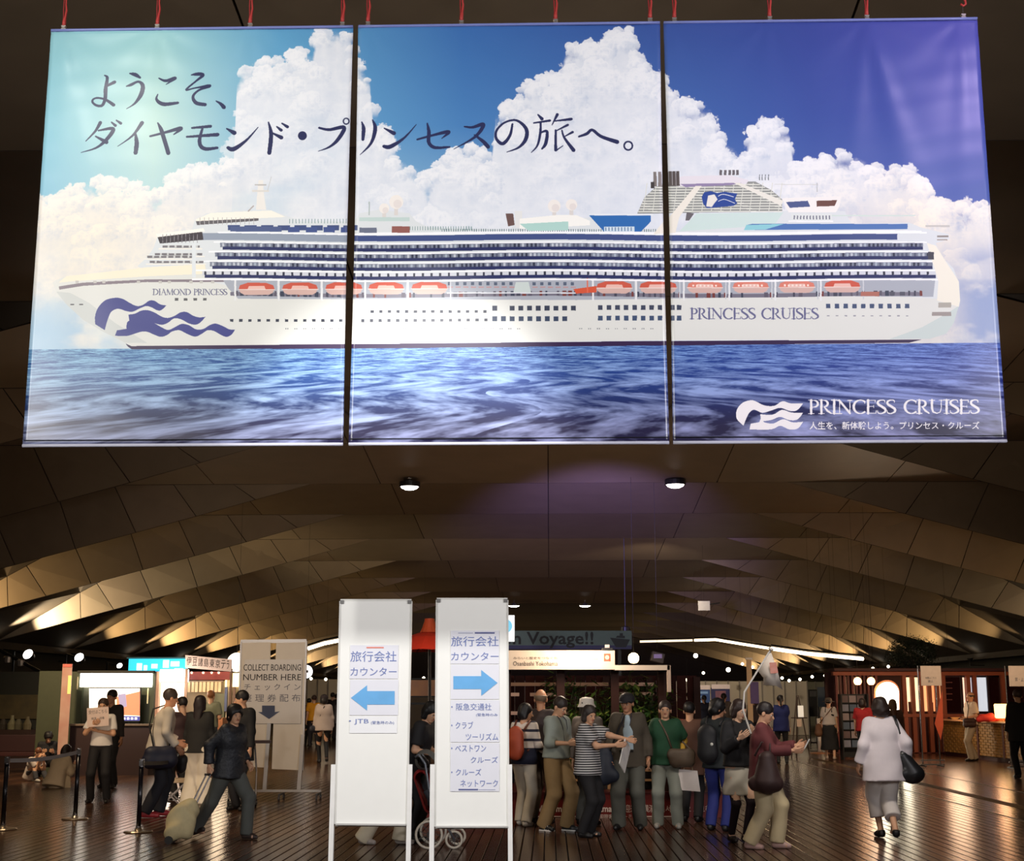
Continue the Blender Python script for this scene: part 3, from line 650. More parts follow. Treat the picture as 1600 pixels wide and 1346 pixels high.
    poly(crm(q([(348, 815), (318, 785), (318, 745), (345, 712), (390, 702), (440, 724), (486, 726), (522, 706), (560, 716), (614, 716)]), 4).tolist() + crm(q([(614, 716), (588, 746), (556, 750), (512, 736), (470, 748), (432, 758), (396, 744), (374, 758), (360, 785), (348, 815)]), 4).tolist(), W)
    poly(crm(q([(422, 764), (478, 766), (520, 744), (560, 756), (614, 758)]), 4).tolist() + crm(q([(614, 758), (588, 788), (550, 790), (512, 776), (472, 790), (428, 796)]), 4).tolist(), W)
    poly(q([(375, 830), (380, 806), (418, 800), (426, 780)]) + crm(q([(440, 800), (480, 806), (524, 786), (566, 800), (614, 798)]), 4).tolist() + crm(q([(614, 798), (590, 828), (552, 832), (512, 816), (470, 832), (375, 832)]), 4).tolist(), W)
paint_print(); paint_ship(); paint_words()
img = bpy.data.images.new('ship_print', CW, CHH, alpha=False, float_buffer=False)
_o = np.ones((CHH, CW, 4), np.float32); _l = np.clip(IMG[::-1], 0, 1)
_o[..., :3] = np.where(_l <= .0031308, _l * 12.92, 1.055 * np.power(_l, 1 / 2.4) - .055)
img.pixels.foreach_set(_o.ravel()); img.update(); img.pack()
bm_ = bpy.data.materials.new('printed_cloth'); bm_.use_nodes = True
_n = bm_.node_tree; _t = _n.nodes.new('ShaderNodeTexImage'); _t.image = img; _t.extension = 'EXTEND'
_b = _n.nodes['Principled BSDF']; _n.links.new(_t.outputs[0], _b.inputs['Base Color']); _b.inputs['Roughness'].default_value = .33; _b.inputs['Specular IOR Level'].default_value = .5
dark_edge = mat((26, 26, 34), .6)
HOOKS = [[100, 246, 391, 535], [575, 721, 868, 1016], [1054, 1203, 1355, 1506]]
def hook_u(px): return bc(px, 40)[0] / CW
PU = [(0.0, bc(543.5, 500)[0] / CW - .0016), (bc(550, 500)[0] / CW - .0006, bc(1041, 400)[0] / CW - .001), (bc(1047, 500)[0] / CW, 1.0)]
def bpos(u, v, off=0.0):
    dx, dy = (BR[0] - BL[0]) / BW, (BR[1] - BL[1]) / BW
    return (BL[0] + u * BW * dx + off * (-dy) * -1, BL[1] + u * BW * dy + off * dx * -1, BZ0 + v * (BZ1 - BZ0))
def relief(u, v, k):
    """cloth relief towards the viewer in metres: pulls fan out of each hook"""
    d = 0; x = u * BW; yv = (1 - v) * 3.0
    for i, px in enumerate(HOOKS[k]):
        hx = hook_u(px) * BW; dx_ = x - hx; r = math.hypot(dx_, yv) + .05; a = math.atan2(dx_, yv + .02)
        amp = .0030 * math.exp(-r / .55); d += amp * math.cos(a * 9 + i) * min(1, r / .1)
    for (px, an, am) in ((1355, .18, .012), (1355, -.16, .007), (1506, -.05, .009), (100, .05, .010), (100, .22, .008), (1355, .27, .008)):
        hx = hook_u(px) * BW
        if PU[k][0] <= hook_u(px) <= PU[k][1]:
            c = x - hx - math.tan(an) * yv; wd = .03 + .06 * yv; d += am * math.exp(-(c / wd) ** 2) * math.exp(-yv / 1.3) * min(1, yv / .25)
    d += .0045 * math.sin(x * 2.1 + k * 2) * math.sin(yv * 1.3 + .4) + .0012 * math.sin(yv * 31 + 2 * math.sin(x * 3)) * (.5 + .5 * math.sin(x * 1.9 + yv * 2))
    return d
BLAB = ['left cloth of the hanging ship print, with the bow and swirl-haired head emblem',
        'middle cloth of the hanging ship print, with the balconied decks and orange lifeboats',
        'right cloth of the hanging ship print, with the stern, funnel and white serif lettering']
for k in range(3):
    u0, u1 = PU[k]; nu, nv = 74, 96
    e = empty('hanging_banner', bpos((u0 + u1) / 2, 0), 0, BLAB[k], 'banner', 'three cloths of the big hanging print')
    ox = Vector(e.location); V = []; UV = []
    for j in range(nv + 1):
        for i in range(nu + 1):
            s = i / nu; v = j / nv; u = u0 + (u1 - u0) * s
            inset = .0013 * math.sin(math.pi * v) * (1 if k != 0 or s > .5 else 0) * (1 if k != 2 or s < .5 else 0)
            uu = u + inset * (1 - 2 * s) * (abs(1 - 2 * s) ** 6)
            V.append(Vector(bpos(uu, v, relief(u, v, k))) - ox); UV.append((u, v))
    F = [(j * (nu + 1) + i, j * (nu + 1) + i + 1, (j + 1) * (nu + 1) + i + 1, (j + 1) * (nu + 1) + i) for j in range(nv) for i in range(nu)]
    me = bpy.data.meshes.new('cloth'); me.from_pydata([tuple(q) for q in V], [], F); me.materials.append(bm_); me.materials.append(dark_edge)
    uvl = me.uv_layers.new(name='uv'); ids = np.zeros(len(me.loops), int); me.loops.foreach_get('vertex_index', ids)
    uvl.data.foreach_set('uv', np.array(UV)[ids].ravel()); me.polygons.foreach_set('use_smooth', [True] * len(F))
    o = bpy.data.objects.new('cloth', me); COL.objects.link(o); o.parent = e
    sm = o.modifiers.new('thick', 'SOLIDIFY'); sm.thickness = .003; sm.offset = -1; sm.material_offset = 1; sm.material_offset_rim = 1
    edge_m = mat((196, 196, 212), .45); blk = mat((20, 20, 26), .5)
    for vv, nm, mm, rr in ((0.0, 'hem_bar', edge_m, .012), (1.0, 'top_hem', mat((120, 130, 190), .45), .011)):
        MB().tube([Vector(bpos(u0 + (u1 - u0) * t, vv, .004)) - ox for t in np.linspace(0.001, .999, 12)], rr, 8).build(nm, mm, e, smooth=True)
    MB().tube([Vector(bpos(u0 + (u1 - u0) * t, .012, .006)) - ox for t in np.linspace(0.004, .996, 6)], .0035, 6).build('seam', blk, e)
    for px in HOOKS[k]:
        hu = hook_u(px); p = Vector(bpos(hu, 1.0))
        c = empty('hanging_strap', p + Vector((0, 0, .006)), 0, None, None)
        nth = ('leftmost', 'second', 'third', 'rightmost')[HOOKS[k].index(px)]
        tag(c, 'red strap with a silver clip, %s of the four above the %s print cloth' % (nth, ('left', 'middle', 'right')[k]), 'strap', 'red straps holding up the print')
        g = MB(); g.box(-.016, .016, -.012, .012, -.01, .008); g.box(-.011, .011, -.016, .016, .010, .018); g.box(-.016, .016, -.012, .012, .02, .03); g.build('clip', mat((214, 206, 200), .3, .8), c)
        red = mat((176, 52, 48), .6)
        if px == 1506:
            MB().tube([(.004, 0, .62), (.004, 0, .16), (.022, 0, .135), (.024, 0, .11), (.006, 0, .095), (-.014, 0, .11)], .0085, 8).build('hook', red, c, smooth=True)
            MB().tube([(0, 0, .03), (0, 0, .1)], .003, 6).build('cord', mat((60, 50, 46), .7), c)
        else:
            MB().tube([(.002, 0, .03), (0, 0, .06), (.006, 0, .1), (.012, 0, .155), (.006, 0, .2), (.002, 0, .62)], [.012, .014, .008, .008, .006, .007], 8).build('strap_loop', red, c, smooth=True)
            MB().tube([(-.012, 0, .03), (-.006, 0, .1), (-.010, 0, .16), (-.004, 0, .62)], .005, 6).build('strap_tail', mat((140, 30, 30), .7), c)
# ================================================================== the hall: floor, folded roof, walls
ZR = 6.82
wood = [mat(c, .215, 0, 0, .3, 1.0, .12, 'grain') for c in ((74, 50, 36), (82, 56, 40), (64, 44, 33), (90, 62, 44), (70, 46, 32))]
floor = empty('floor', (0, 0, 0), HALL, 'dark brown plank deck of the terminal hall', None, None, 'structure')
PW = .125
_pm = {}
def plank(i, j, y0, y1):
    x0 = i * PW; c = wood[(i * 7 + j * 3) % 5]; key = (c.name, round(y1 - y0, 3))
    if key not in _pm:
        g = MB(); L = y1 - y0; gap = .006; t = .0035
        v = [(-PW / 2 + gap, .004, -.03), (PW / 2 - gap, .004, -.03), (PW / 2 - gap, L - .004, -.03), (-PW / 2 + gap, L - .004, -.03)]
        v += [(x, y, -t) for x, y, _ in v] + [(x + (gap * .7 if x < 0 else -gap * .7), y, 0) for x, y, _ in v]
        g.add(v, [(0, 1, 5, 4), (1, 2, 6, 5), (2, 3, 7, 6), (3, 0, 4, 7), (4, 5, 9, 8), (5, 6, 10, 9), (6, 7, 11, 10), (7, 4, 8, 11), (8, 9, 10, 11)])
        o = g.build('plank', c, floor); _pm[key] = o.data
    else:
        o = bpy.data.objects.new('plank', _pm[key]); COL.objects.link(o); o.parent = floor
    o.location = (x0, y0, 0); return o
SEG = [(13.6, 17.1), (17.1, 21.2), (21.2, 26.4)]
NB_ = {0: 46, 1: 50, 2: 54}
for j, (y0, y1) in enumerate(SEG):
    for i in range(-NB_[j], NB_[j]):
        plank(i, j, y0 + ((i * 5 + j) % 3) * .0, y1)
g = MB()
for i in range(-152, 158):
    segs = [(-12, -3), (-3, 5), (5, 13.6)] if abs(i) > 0 or True else []
    if -152 <= i: segs = [(-6, 5), (5, 13.6)]
    for j, (y0, y1) in enumerate(SEG):
        if not (-NB_[j] <= i < NB_[j]): segs.append((y0, y1))
    yy = 26.4 + (i * 37 % 11) * .3; segs.append((26.4, yy))
    while yy < 128: segs.append((yy, min(130, yy + 9.5))); yy += 9.5
    g.mi = (i * 7) % 5
    for (a, b) in segs:
        x0, x1 = i * PW - PW / 2 + .004, i * PW + PW / 2 - .004
        n = len(g.v); g.add([(x0, a + .003, 0), (x1, a + .003, 0), (x1, b - .003, 0), (x0, b - .003, 0), (x0, a + .003, -.02), (x1, a + .003, -.02), (x1, b - .003, -.02), (x0, b - .003, -.02)],
                            [(0, 1, 2, 3), (4, 5, 1, 0), (5, 6, 2, 1), (7, 4, 0, 3)])
g.build('planking', wood, floor, kind='stuff')
MB().box(-19.2, 20, -8, 130, -.12, -.031).build('subfloor', mat((18, 13, 10), .9), floor)
def hx(px, py):
    X, Y, _ = G(px, py); return X * ch_ + Y * sh_, -X * sh_ + Y * ch_
metal_strip = mat((176, 160, 140), .35, .6)
xa, _ = hx(1437, 1241); xb, _ = hx(1500, 1219)
for x in (xa, xb): MB().box(x - .014, x + .014, 13.8, 60, -.004, .005).build('floor_strip', metal_strip, floor)
g = MB()
xm = (xa * .6 + xb * .4)
for k in range(300):
    y = 15 + k * .075
    for q in (-.09, -.03, .03, .09): g.box(xm + q - .012, xm + q + .012, y, y + .05, -.002, .006)
g.build('stud_band', mat((120, 92, 60), .4, .3), floor, kind='stuff')

# roof
YS = [2.4, 7.4, 12.4, 17.5, 22.7, 28.1, 33.6, 39.4, 45.7, 53.2, 61.0, 69.4, 78, 87, 96, 105, 115, 125]
roof = empty('ceiling', (0, 0, 0), HALL, 'folded brown roof of slanted panels over the hall', None, None, 'structure')
RC = [mat(c, .5, .15, 0, .16, 1.6, .06) for c in ((112, 96, 76), (116, 100, 79), (108, 92, 73), (114, 97, 78), (110, 95, 75))]
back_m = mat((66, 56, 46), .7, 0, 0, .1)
TX, PX, PZ, QX, QZ, MX = 5.9, 18.5, 3.45, 15.7, 5.05, 12.5
def zD(x): return ZR - (x - TX) * (ZR - PZ) / (PX - TX)
def zTop(x): return ZR if x <= MX else ZR + (x - MX) / (QX - MX) * (QZ - ZR)
def slab(name, P, m, t=.03, gap=.012, kind=None):
    """thin panel from a flat polygon, pulled in by gap for its joint; thickness away from the room"""
    P = [Vector(p) for p in P]; c = sum(P, Vector()) / len(P)
    n = Vector()
    for i in range(len(P)): n += (P[i] - c).cross(P[(i + 1) % len(P)] - c)
    n.normalize()
    if n.dot(Vector((0, 0, 0)) - c) < 0 and n.z > 0: n = -n
    if n.z > 0: n = -n
    Q = []
    for i, p in enumerate(P):
        a, b = (P[i - 1] - p), (P[(i + 1) % len(P)] - p)
        if a.length < 1e-5 or b.length < 1e-5: Q.append(p); continue
        Q.append(p + (a.normalized() + b.normalized()) * gap)
    k = len(Q); V = Q + [q - n * t for q in Q]
    F = [tuple(range(k)), tuple(range(2 * k - 1, k - 1, -1))] + [(i, i + k, (i + 1) % k + k, (i + 1) % k) for i in range(k)]
    return MB().add(V, F).build(name, m, roof, kind=kind)
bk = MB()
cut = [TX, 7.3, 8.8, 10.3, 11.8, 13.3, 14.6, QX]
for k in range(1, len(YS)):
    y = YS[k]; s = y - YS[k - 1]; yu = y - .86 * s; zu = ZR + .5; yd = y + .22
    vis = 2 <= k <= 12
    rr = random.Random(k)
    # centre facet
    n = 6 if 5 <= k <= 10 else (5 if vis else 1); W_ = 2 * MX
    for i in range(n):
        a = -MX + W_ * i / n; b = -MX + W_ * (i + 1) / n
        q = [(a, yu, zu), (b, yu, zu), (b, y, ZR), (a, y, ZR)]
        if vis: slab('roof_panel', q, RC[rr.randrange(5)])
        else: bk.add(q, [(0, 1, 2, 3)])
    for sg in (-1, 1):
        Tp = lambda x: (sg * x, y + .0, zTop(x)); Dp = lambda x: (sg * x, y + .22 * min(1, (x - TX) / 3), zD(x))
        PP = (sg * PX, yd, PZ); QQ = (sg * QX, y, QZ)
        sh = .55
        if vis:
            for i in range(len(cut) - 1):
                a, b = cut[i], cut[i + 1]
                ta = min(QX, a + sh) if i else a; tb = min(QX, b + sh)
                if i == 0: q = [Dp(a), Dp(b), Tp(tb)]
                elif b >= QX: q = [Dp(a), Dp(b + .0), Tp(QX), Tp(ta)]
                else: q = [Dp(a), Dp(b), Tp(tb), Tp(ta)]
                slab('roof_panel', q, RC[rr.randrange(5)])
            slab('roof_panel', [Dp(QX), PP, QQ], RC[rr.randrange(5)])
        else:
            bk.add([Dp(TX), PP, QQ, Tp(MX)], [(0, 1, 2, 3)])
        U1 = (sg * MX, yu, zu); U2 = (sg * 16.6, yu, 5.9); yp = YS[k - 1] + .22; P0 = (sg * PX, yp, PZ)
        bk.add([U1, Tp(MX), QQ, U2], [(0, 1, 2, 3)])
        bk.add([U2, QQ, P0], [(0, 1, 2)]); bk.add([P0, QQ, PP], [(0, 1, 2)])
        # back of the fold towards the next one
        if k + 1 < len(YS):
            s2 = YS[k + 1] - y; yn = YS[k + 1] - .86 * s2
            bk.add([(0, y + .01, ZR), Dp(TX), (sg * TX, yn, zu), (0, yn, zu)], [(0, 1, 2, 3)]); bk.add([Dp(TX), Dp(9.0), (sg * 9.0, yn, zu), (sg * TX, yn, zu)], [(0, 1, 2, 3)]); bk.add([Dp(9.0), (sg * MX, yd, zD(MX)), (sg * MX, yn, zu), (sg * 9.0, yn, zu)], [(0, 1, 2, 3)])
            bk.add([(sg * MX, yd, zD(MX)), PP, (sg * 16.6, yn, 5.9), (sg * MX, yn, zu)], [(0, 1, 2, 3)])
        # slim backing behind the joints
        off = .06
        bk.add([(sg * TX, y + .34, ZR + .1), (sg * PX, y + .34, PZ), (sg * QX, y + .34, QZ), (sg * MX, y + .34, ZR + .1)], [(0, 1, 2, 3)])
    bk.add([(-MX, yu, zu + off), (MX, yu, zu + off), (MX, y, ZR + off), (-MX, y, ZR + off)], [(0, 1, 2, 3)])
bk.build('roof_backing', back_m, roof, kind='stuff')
# ribs seen as faint diagonals above the near downlights
g = MB()
for k in range(13):
    x = -8.2 + 1.35 * k; y = 26.2
    g.bar((x, y - 1.2, 7.1), (x + .62, y + 1.4, 6.93), .035, .03); g.bar((x + 1.25, y - 1.2, 7.1), (x + .72, y + 1.4, 6.93), .035, .03)
g.build('lattice_bracing', mat((86, 76, 64), .6), roof, kind='stuff')
# walls
wallm = mat((44, 42, 34), .7, 0, 0, .15, .6)
def hbox(name, x0, x1, y0, y1, z0, z1, m, parent=None, **kw):
    o = MB().box(x0, x1, y0, y1, z0, z1).build(name, m, parent, **kw)
    if parent is None: o.rotation_euler = (0, 0, HALL)
    return o
hbox('wall_left', -19.1, -18.9, -6, 128, 0, 7.4, wallm, kind='structure', label='dark wall along the left side of the hall')
hbox('wall_right', 19.4, 19.6, -6, 128, 0, 7.4, wallm, kind='structure', label='dark wall along the right side of the hall')
hbox('wall_far', -19.1, 19.6, 128, 128.2, 0, 7.6, mat((60, 50, 40), .7), kind='structure', label='dim far end wall of the hall')
hbox('wall_near', -19.1, 19.6, -6.2, -6, 0, 7.6, wallm, kind='structure', label='wall behind the viewer')
# springing sills the roof fins land on
for sg in (-1, 1):
    g = MB(); g.box(min(sg * 18.4, sg * 18.9), max(sg * 18.4, sg * 18.9), 0, 126, 3.2, 3.44); o = g.build('trim_%d' % (1 if sg < 0 else 2), mat((58, 50, 42), .6), kind='structure', label='ledge under the roof folds'); o.rotation_euler = (0, 0, HALL)
# uplights, one at each springing that the view shows
PWL = {7: 1500, 8: 4200, 9: 1000, 10: 2300, 11: 1700, 12: 1700, 13: 2600, 14: 3200, 15: 3600, 16: 3600}
PWR = {7: 700, 8: 420, 9: 300, 10: 1000, 11: 900, 12: 1700, 13: 3000, 14: 3600, 15: 3600, 16: 3600}
lampm = mat((255, 240, 214), emit=14.0); hous = mat((40, 38, 36), .4, .5)
def uplight(sg, k, e):
    s = YS[k] - YS[k - 1]
    b = hall(sg * 18.05, YS[k] - .9, 0)
    t = empty('uplight', (b[0], b[1], 3.12), HALL, None, None)
    nth = ('first', 'second', 'third', 'fourth', 'fifth', 'sixth', 'seventh', 'eighth', 'ninth', 'tenth', 'eleventh')[k - 7]
    tag(t, 'small uplight lamp under the %s roof fold on the %s, counted from the viewer' % (nth, 'left' if sg < 0 else 'right'), 'lamp', 'uplights along the roof springings')
    g = MB(); g.lathe([(.001, 0), (.09, 0), (.12, .1), (.12, .13)], (0, 0, 0), 12); g.bar((0, 0, -.02), (0, 0, -.18), .04); g.bar((0, 0, -.18), (sg * .6, 0, -.18), .04); g.build('housing', hous, t)
    MB().lathe([(.001, .12), (.11, .12)], (0, 0, 0), 12).build('lens', lampm, t)
    spot('uplight_beam', hall(sg * 18.0, YS[k] - .9, 3.3), hall(sg * 13.5, YS[k] + .5, 5.55), e, GOLD if k != 8 else (1, .84, .56), 70, .8, .06)
for k, e in PWL.items(): uplight(-1, k, e)
for k, e in PWR.items(): uplight(1, k, e)

# recessed downlights, a real disc in a ring
def downlight(px, py, Y, r, e, lab, z=None):
    p = AT(px, py, Y); t = empty('downlight', p, 0, lab, 'light', 'round ceiling lamps')
    g = MB(); g.lathe([(r, 0), (r * 1.14, -.01), (r * 1.14, .12), (r * .2, .16), (.02, .16)], (0, 0, 0), 20); g.bar((0, 0, .15), (0, 0, max(.18, 6.9 - p[2])), .02); g.build('housing', hous, t, smooth=False)
    MB().lathe([(.001, -.085), (r * .5, -.072), (r * .85, -.035), (r, .012)], (0, 0, 0), 20).build('lens', mat((255, 244, 236), emit=9.0), t, smooth=True)
    if e: spot('downlight_beam', (p[0], p[1], p[2] - .14), (p[0], p[1], 0), e, (1, .86, .7), 120, .8, r)
downlight(640, 761, 33.2, .225, 500, 'round lit ceiling lamp, left of the near pair under the print')
downlight(1055, 758, 33.2, .225, 500, 'round lit ceiling lamp, right of the near pair under the print')
downlight(803, 947, 77, .32, 500, 'round lit ceiling lamp beside the right whiteboard top')
downlight(914, 947, 77, .32, 500, 'round lit ceiling lamp further off, above the greeting board')
downlight(977, 986, 46, .15, 200, 'small ceiling lamp hanging over the right end of the greeting board')
# ================================================================== things standing in the hall
def roofz(p):
    x = abs(p[0] * ch_ + p[1] * sh_); return 7.38

WHITE = mat((236, 234, 230), .45, 0, 0, .03); ALU = mat((176, 172, 170), .35, .7, 0, .05); BLACK = mat((20, 19, 20), .5); STEEL = mat((150, 146, 146), .25, .9, 0, .05)
CREAM = mat((222, 206, 180), .6); DKRED = mat((96, 24, 22), .55); INKB = mat((112, 128, 184), .6); SKYB = mat((104, 172, 226), .6); PAPER = mat((226, 226, 234), .6, 0, 0, .03)
class Fr:
    """a frame at depth Y: reads sizes off against the ground point under (px)"""
    def __init__(s, px, Y, py=1200):
        s.Y = Y; s.X = AT(px, py, Y)[0]; s.o = (s.X, Y, 0)
    def x(s, px, py): return AT(px, py, s.Y)[0] - s.X
    def z(s, px, py): return AT(px, py, s.Y)[2]
    def p(s, px, py, dy=0.0): q = AT(px, py, s.Y); return (q[0] - s.X, dy, q[2])
    def txt(s, t, x0, x1, y0, y1, m, par, dy, bold=0.0, **k):
        a = s.p(x0, y1); b = s.p(x1, y0); return lettering(t, a[0], b[0], a[2], b[2], m, par, dy, bold, **k)
    def sheet(s, name, x0, x1, y0, y1, m, par, dy, t=.003, **k):
        a = s.p(x0, y1); b = s.p(x1, y0); return MB().box(a[0], b[0], dy, dy + t, a[2], b[2]).build(name, m, par, **k)
def signboard(px, corners, legs, lab):
    f = Fr(px, 11.0); e = empty('sign_whiteboard', f.o, 0, lab, 'sign', 'narrow white direction boards')
    (tlx, tly), (trx, try_), (brx, bry), (blx, bly) = corners
    P = [f.p(tlx, tly), f.p(trx, try_), f.p(brx, bry), f.p(blx, bly)]
    V = [(p[0], y, p[2]) for y in (-.012, .012) for p in P]
    MB().add(V, [(0, 3, 2, 1), (4, 5, 6, 7), (0, 1, 5, 4), (1, 2, 6, 5), (2, 3, 7, 6), (3, 0, 4, 7)]).build('board', mat((244, 243, 238), .28, 0, 0, .02), e)
    g = MB()
    for i in range(4): g.bar((P[i][0], 0, P[i][2]), (P[(i + 1) % 4][0], 0, P[(i + 1) % 4][2]), .014, .034)
    g.build('frame', mat((214, 212, 206), .4), e)
    MB().bar((P[3][0] + .005, -.02, P[3][2] + .0), (P[2][0] - .005, -.02, P[2][2]), .03, .012).build('pen_tray', mat((190, 188, 184), .4), e)
    for c, q in ((P[0], (1, -1)), (P[1], (-1, -1))): MB().box(min(c[0], c[0] + .03 * q[0]), max(c[0], c[0] + .03 * q[0]), -.02, .02, c[2] - .02, c[2] + .008).build('corner_cap', mat((120, 118, 116), .5), e)
    for (a, b) in legs:
        p = f.p(*a); q = f.p(*b); d = (Vector(q) - Vector(p)); k = (p[2] - .03) / (p[2] - q[2]); end = Vector(p) + d * k
        MB().bar((p[0], .0, p[2]), (end.x, .0, .03), .036, .05).build('leg', mat((236, 234, 230), .4), e)
        MB().box(end.x - .025, end.x + .025, -.26, .26, .0, .035).build('foot', mat((230, 228, 224), .4), e)
    g = MB(); a = f.p(*legs[0][1]); b = f.p(*legs[1][1]); g.bar((a[0], 0, .12), (b[0], 0, .12), .025); g.build('stretcher', mat((226, 224, 220), .4), e)
    return f, e
f, e = signboard(583, [(532, 940), (643, 940), (636, 1289), (524, 1288)], [((521.5, 1195), (517, 1346)), ((641, 1195), (638, 1346))], 'white standing board with a blue arrow pointing left')
f.sheet('notice_sheet', 546.5, 623, 1008.6, 1061, PAPER, e, -.018); f.sheet('notice_sheet', 546.5, 623, 1062.5, 1118, PAPER, e, -.018); f.sheet('notice_sheet', 546.5, 621, 1119.5, 1146, mat((238, 238, 240), .6, 0, 0, .03), e, -.018)
f.txt('旅行会社', 548, 620, 1018, 1034.5, INKB, e, -.021); f.txt('カウンター', 548, 620, 1043.5, 1056.5, INKB, e, -.021)
f.sheet('print_bar', 573, 600, 1011.4, 1013.6, mat((222, 132, 116), .6), e, -.020)
def arrow(f, e, pts, m=SKYB):
    P = [f.p(*q) for q in pts]; g = MB(); g.add([(p[0], -.0215, p[2]) for p in P], [tuple(range(len(P)))]); g.build('arrow', m, e)
arrow(f, e, [(548.7, 1091), (574, 1071.3), (574, 1080.3), (617, 1080.3), (617, 1101.4), (574, 1101.4), (574, 1110.7)])
f.txt('・JTB', 545.5, 576.5, 1124, 1132.8, INKB, e, -.021); f.txt('(緊急時のみ)', 580, 616, 1127, 1133, INKB, e, -.021)
f, e = signboard(738, [(682.5, 938), (793, 938), (794.5, 1292), (680, 1292)], [((676, 1195), (674.5, 1346)), ((796.5, 1195), (797.5, 1346))], 'white standing board with a blue arrow pointing right')
f.sheet('notice_sheet', 704, 780, 986, 1037.7, PAPER, e, -.018); f.sheet('notice_sheet', 704, 780, 1039, 1093, PAPER, e, -.018); f.sheet('notice_sheet', 703.5, 780.5, 1094.5, 1160, PAPER, e, -.018); f.sheet('notice_sheet', 703.5, 780.5, 1161.5, 1237, PAPER, e, -.018)
NAV = mat((86, 92, 142), .6)
f.sheet('print_bar', 716, 739, 989, 990.4, mat((170, 174, 196), .6), e, -.020); f.sheet('print_bar', 742, 773, 988.4, 990.8, NAV, e, -.020)
f.txt('旅行会社', 705, 779, 995, 1010.5, INKB, e, -.021); f.txt('カウンター', 705, 779, 1019.7, 1032.5, INKB, e, -.021)
arrow(f, e, [(777.5, 1067.5), (752, 1087.7), (752, 1077.3), (708.5, 1077.3), (708.5, 1057), (752, 1057), (752, 1047.5)])
for s, x0, x1, y0, y1 in (('・阪急交通社', 705, 768, 1099.5, 1110.5), ('(緊急時のみ', 744, 777.5, 1115, 1120.5), ('・クラブ', 705, 739.5, 1128, 1139), ('ツーリズム', 727.8, 778.5, 1146, 1157), ('・ベストワン', 705, 759.5, 1164.5, 1175),
                          ('クルーズ', 735.5, 778, 1182.5, 1192.5), ('・クルーズ', 705, 752, 1201.5, 1212), ('ネットワーク', 719.5, 778, 1219, 1230)): f.txt(s, x0, x1, y0, y1, INKB, e, -.021)
f.sheet('print_bar', 716.6, 747, 1233, 1235.2, NAV, e, -.020); f.sheet('print_bar', 748, 774, 1233.6, 1234.8, mat((170, 174, 196), .6), e, -.020)

# ---- boarding number board, two tall wheeled panels
f = Fr(428, 22.7, 1250); e = empty('boarding_number_board', f.o, 0, 'two tall cream panels on aluminium posts reading COLLECT BOARDING NUMBER HERE', 'sign')
PB = mat((206, 196, 182), .4, 0, 0, .04)
for (x0, x1, x2, x3, yb) in ((377, 423, 419, 372, 1200), (432, 478.5, 472, 425, 1204)):
    P = [f.p(x0, 1005), f.p(x1, 1004), f.p(x2, yb), f.p(x3, yb - 2)]; V = [(p[0], y, p[2]) for y in (-.02, .02) for p in P]
    MB().add(V, [(0, 3, 2, 1), (4, 5, 6, 7), (0, 1, 5, 4), (1, 2, 6, 5), (2, 3, 7, 6), (3, 0, 4, 7)]).build('panel', PB, e)
g = MB(); a = f.p(376, 1003); b = f.p(479, 1002); g.bar((a[0], 0, a[2]), (b[0], 0, b[2]), .03, .06); a = f.p(479, 1002); b = f.p(473, 1204); g.bar(a, b, .025, .06); a = f.p(377, 1003); b = f.p(371, 1200); g.bar(a, b, .025, .06); g.build('frame', ALU, e)
f.sheet('message_sheet', 379, 473, 1031, 1131, mat((204, 198, 192), .2, 0, 0, .03), e, -.034)
TX_ = mat((38, 34, 36), .6); TG = mat((112, 110, 118), .5)
f.txt('COLLECT BOARDING', 381, 471, 1038.5, 1048.5, TX_, e, -.038); f.txt('NUMBER HERE', 380.5, 471, 1054, 1063.5, TX_, e, -.038)
f.txt('チ ェ ッ ク イ ン', 382, 470, 1069, 1079, TG, e, -.038); f.txt('整 理 券 配 布', 380, 470, 1085, 1097, TG, e, -.038)
arrow_m = mat((46, 54, 84), .3)
P = [f.p(*q) for q in ((410, 1103), (430, 1103), (430, 1113), (438, 1112), (421, 1124), (404, 1113), (410, 1113))]
MB().add([(p[0], -.038, p[2]) for p in P], [tuple(range(7))]).build('arrow', arrow_m, e)
for (x, y0) in ((421.5, 1130), (474, 1148)):
    a = f.p(x, y0); MB().bar((a[0], -.05, a[2]), (a[0] - .04, -.05, .16), .06, .04).build('post', ALU, e)
g = MB(); a = f.p(386, 1248); b = f.p(502, 1250); g.bar((a[0], -.05, .14), (b[0], -.05, .14), .05, .035); g.build('base_bar', ALU, e)
for x in (384, 440, 498):
    c = f.p(x, 1255)[0]; g = MB(); g.bar((c, -.28, .09), (c, .2, .09), .03, .03); g.cyl((c - .014, -.28, .035), (c + .014, -.28, .035), .035); g.cyl((c - .014, .2, .035), (c + .014, .2, .035), .035); g.bar((c, -.28, .09), (c, -.28, .03), .02); g.bar((c, .2, .09), (c, .2, .03), .02); g.build('caster', mat((70, 68, 70), .4, .4), e)

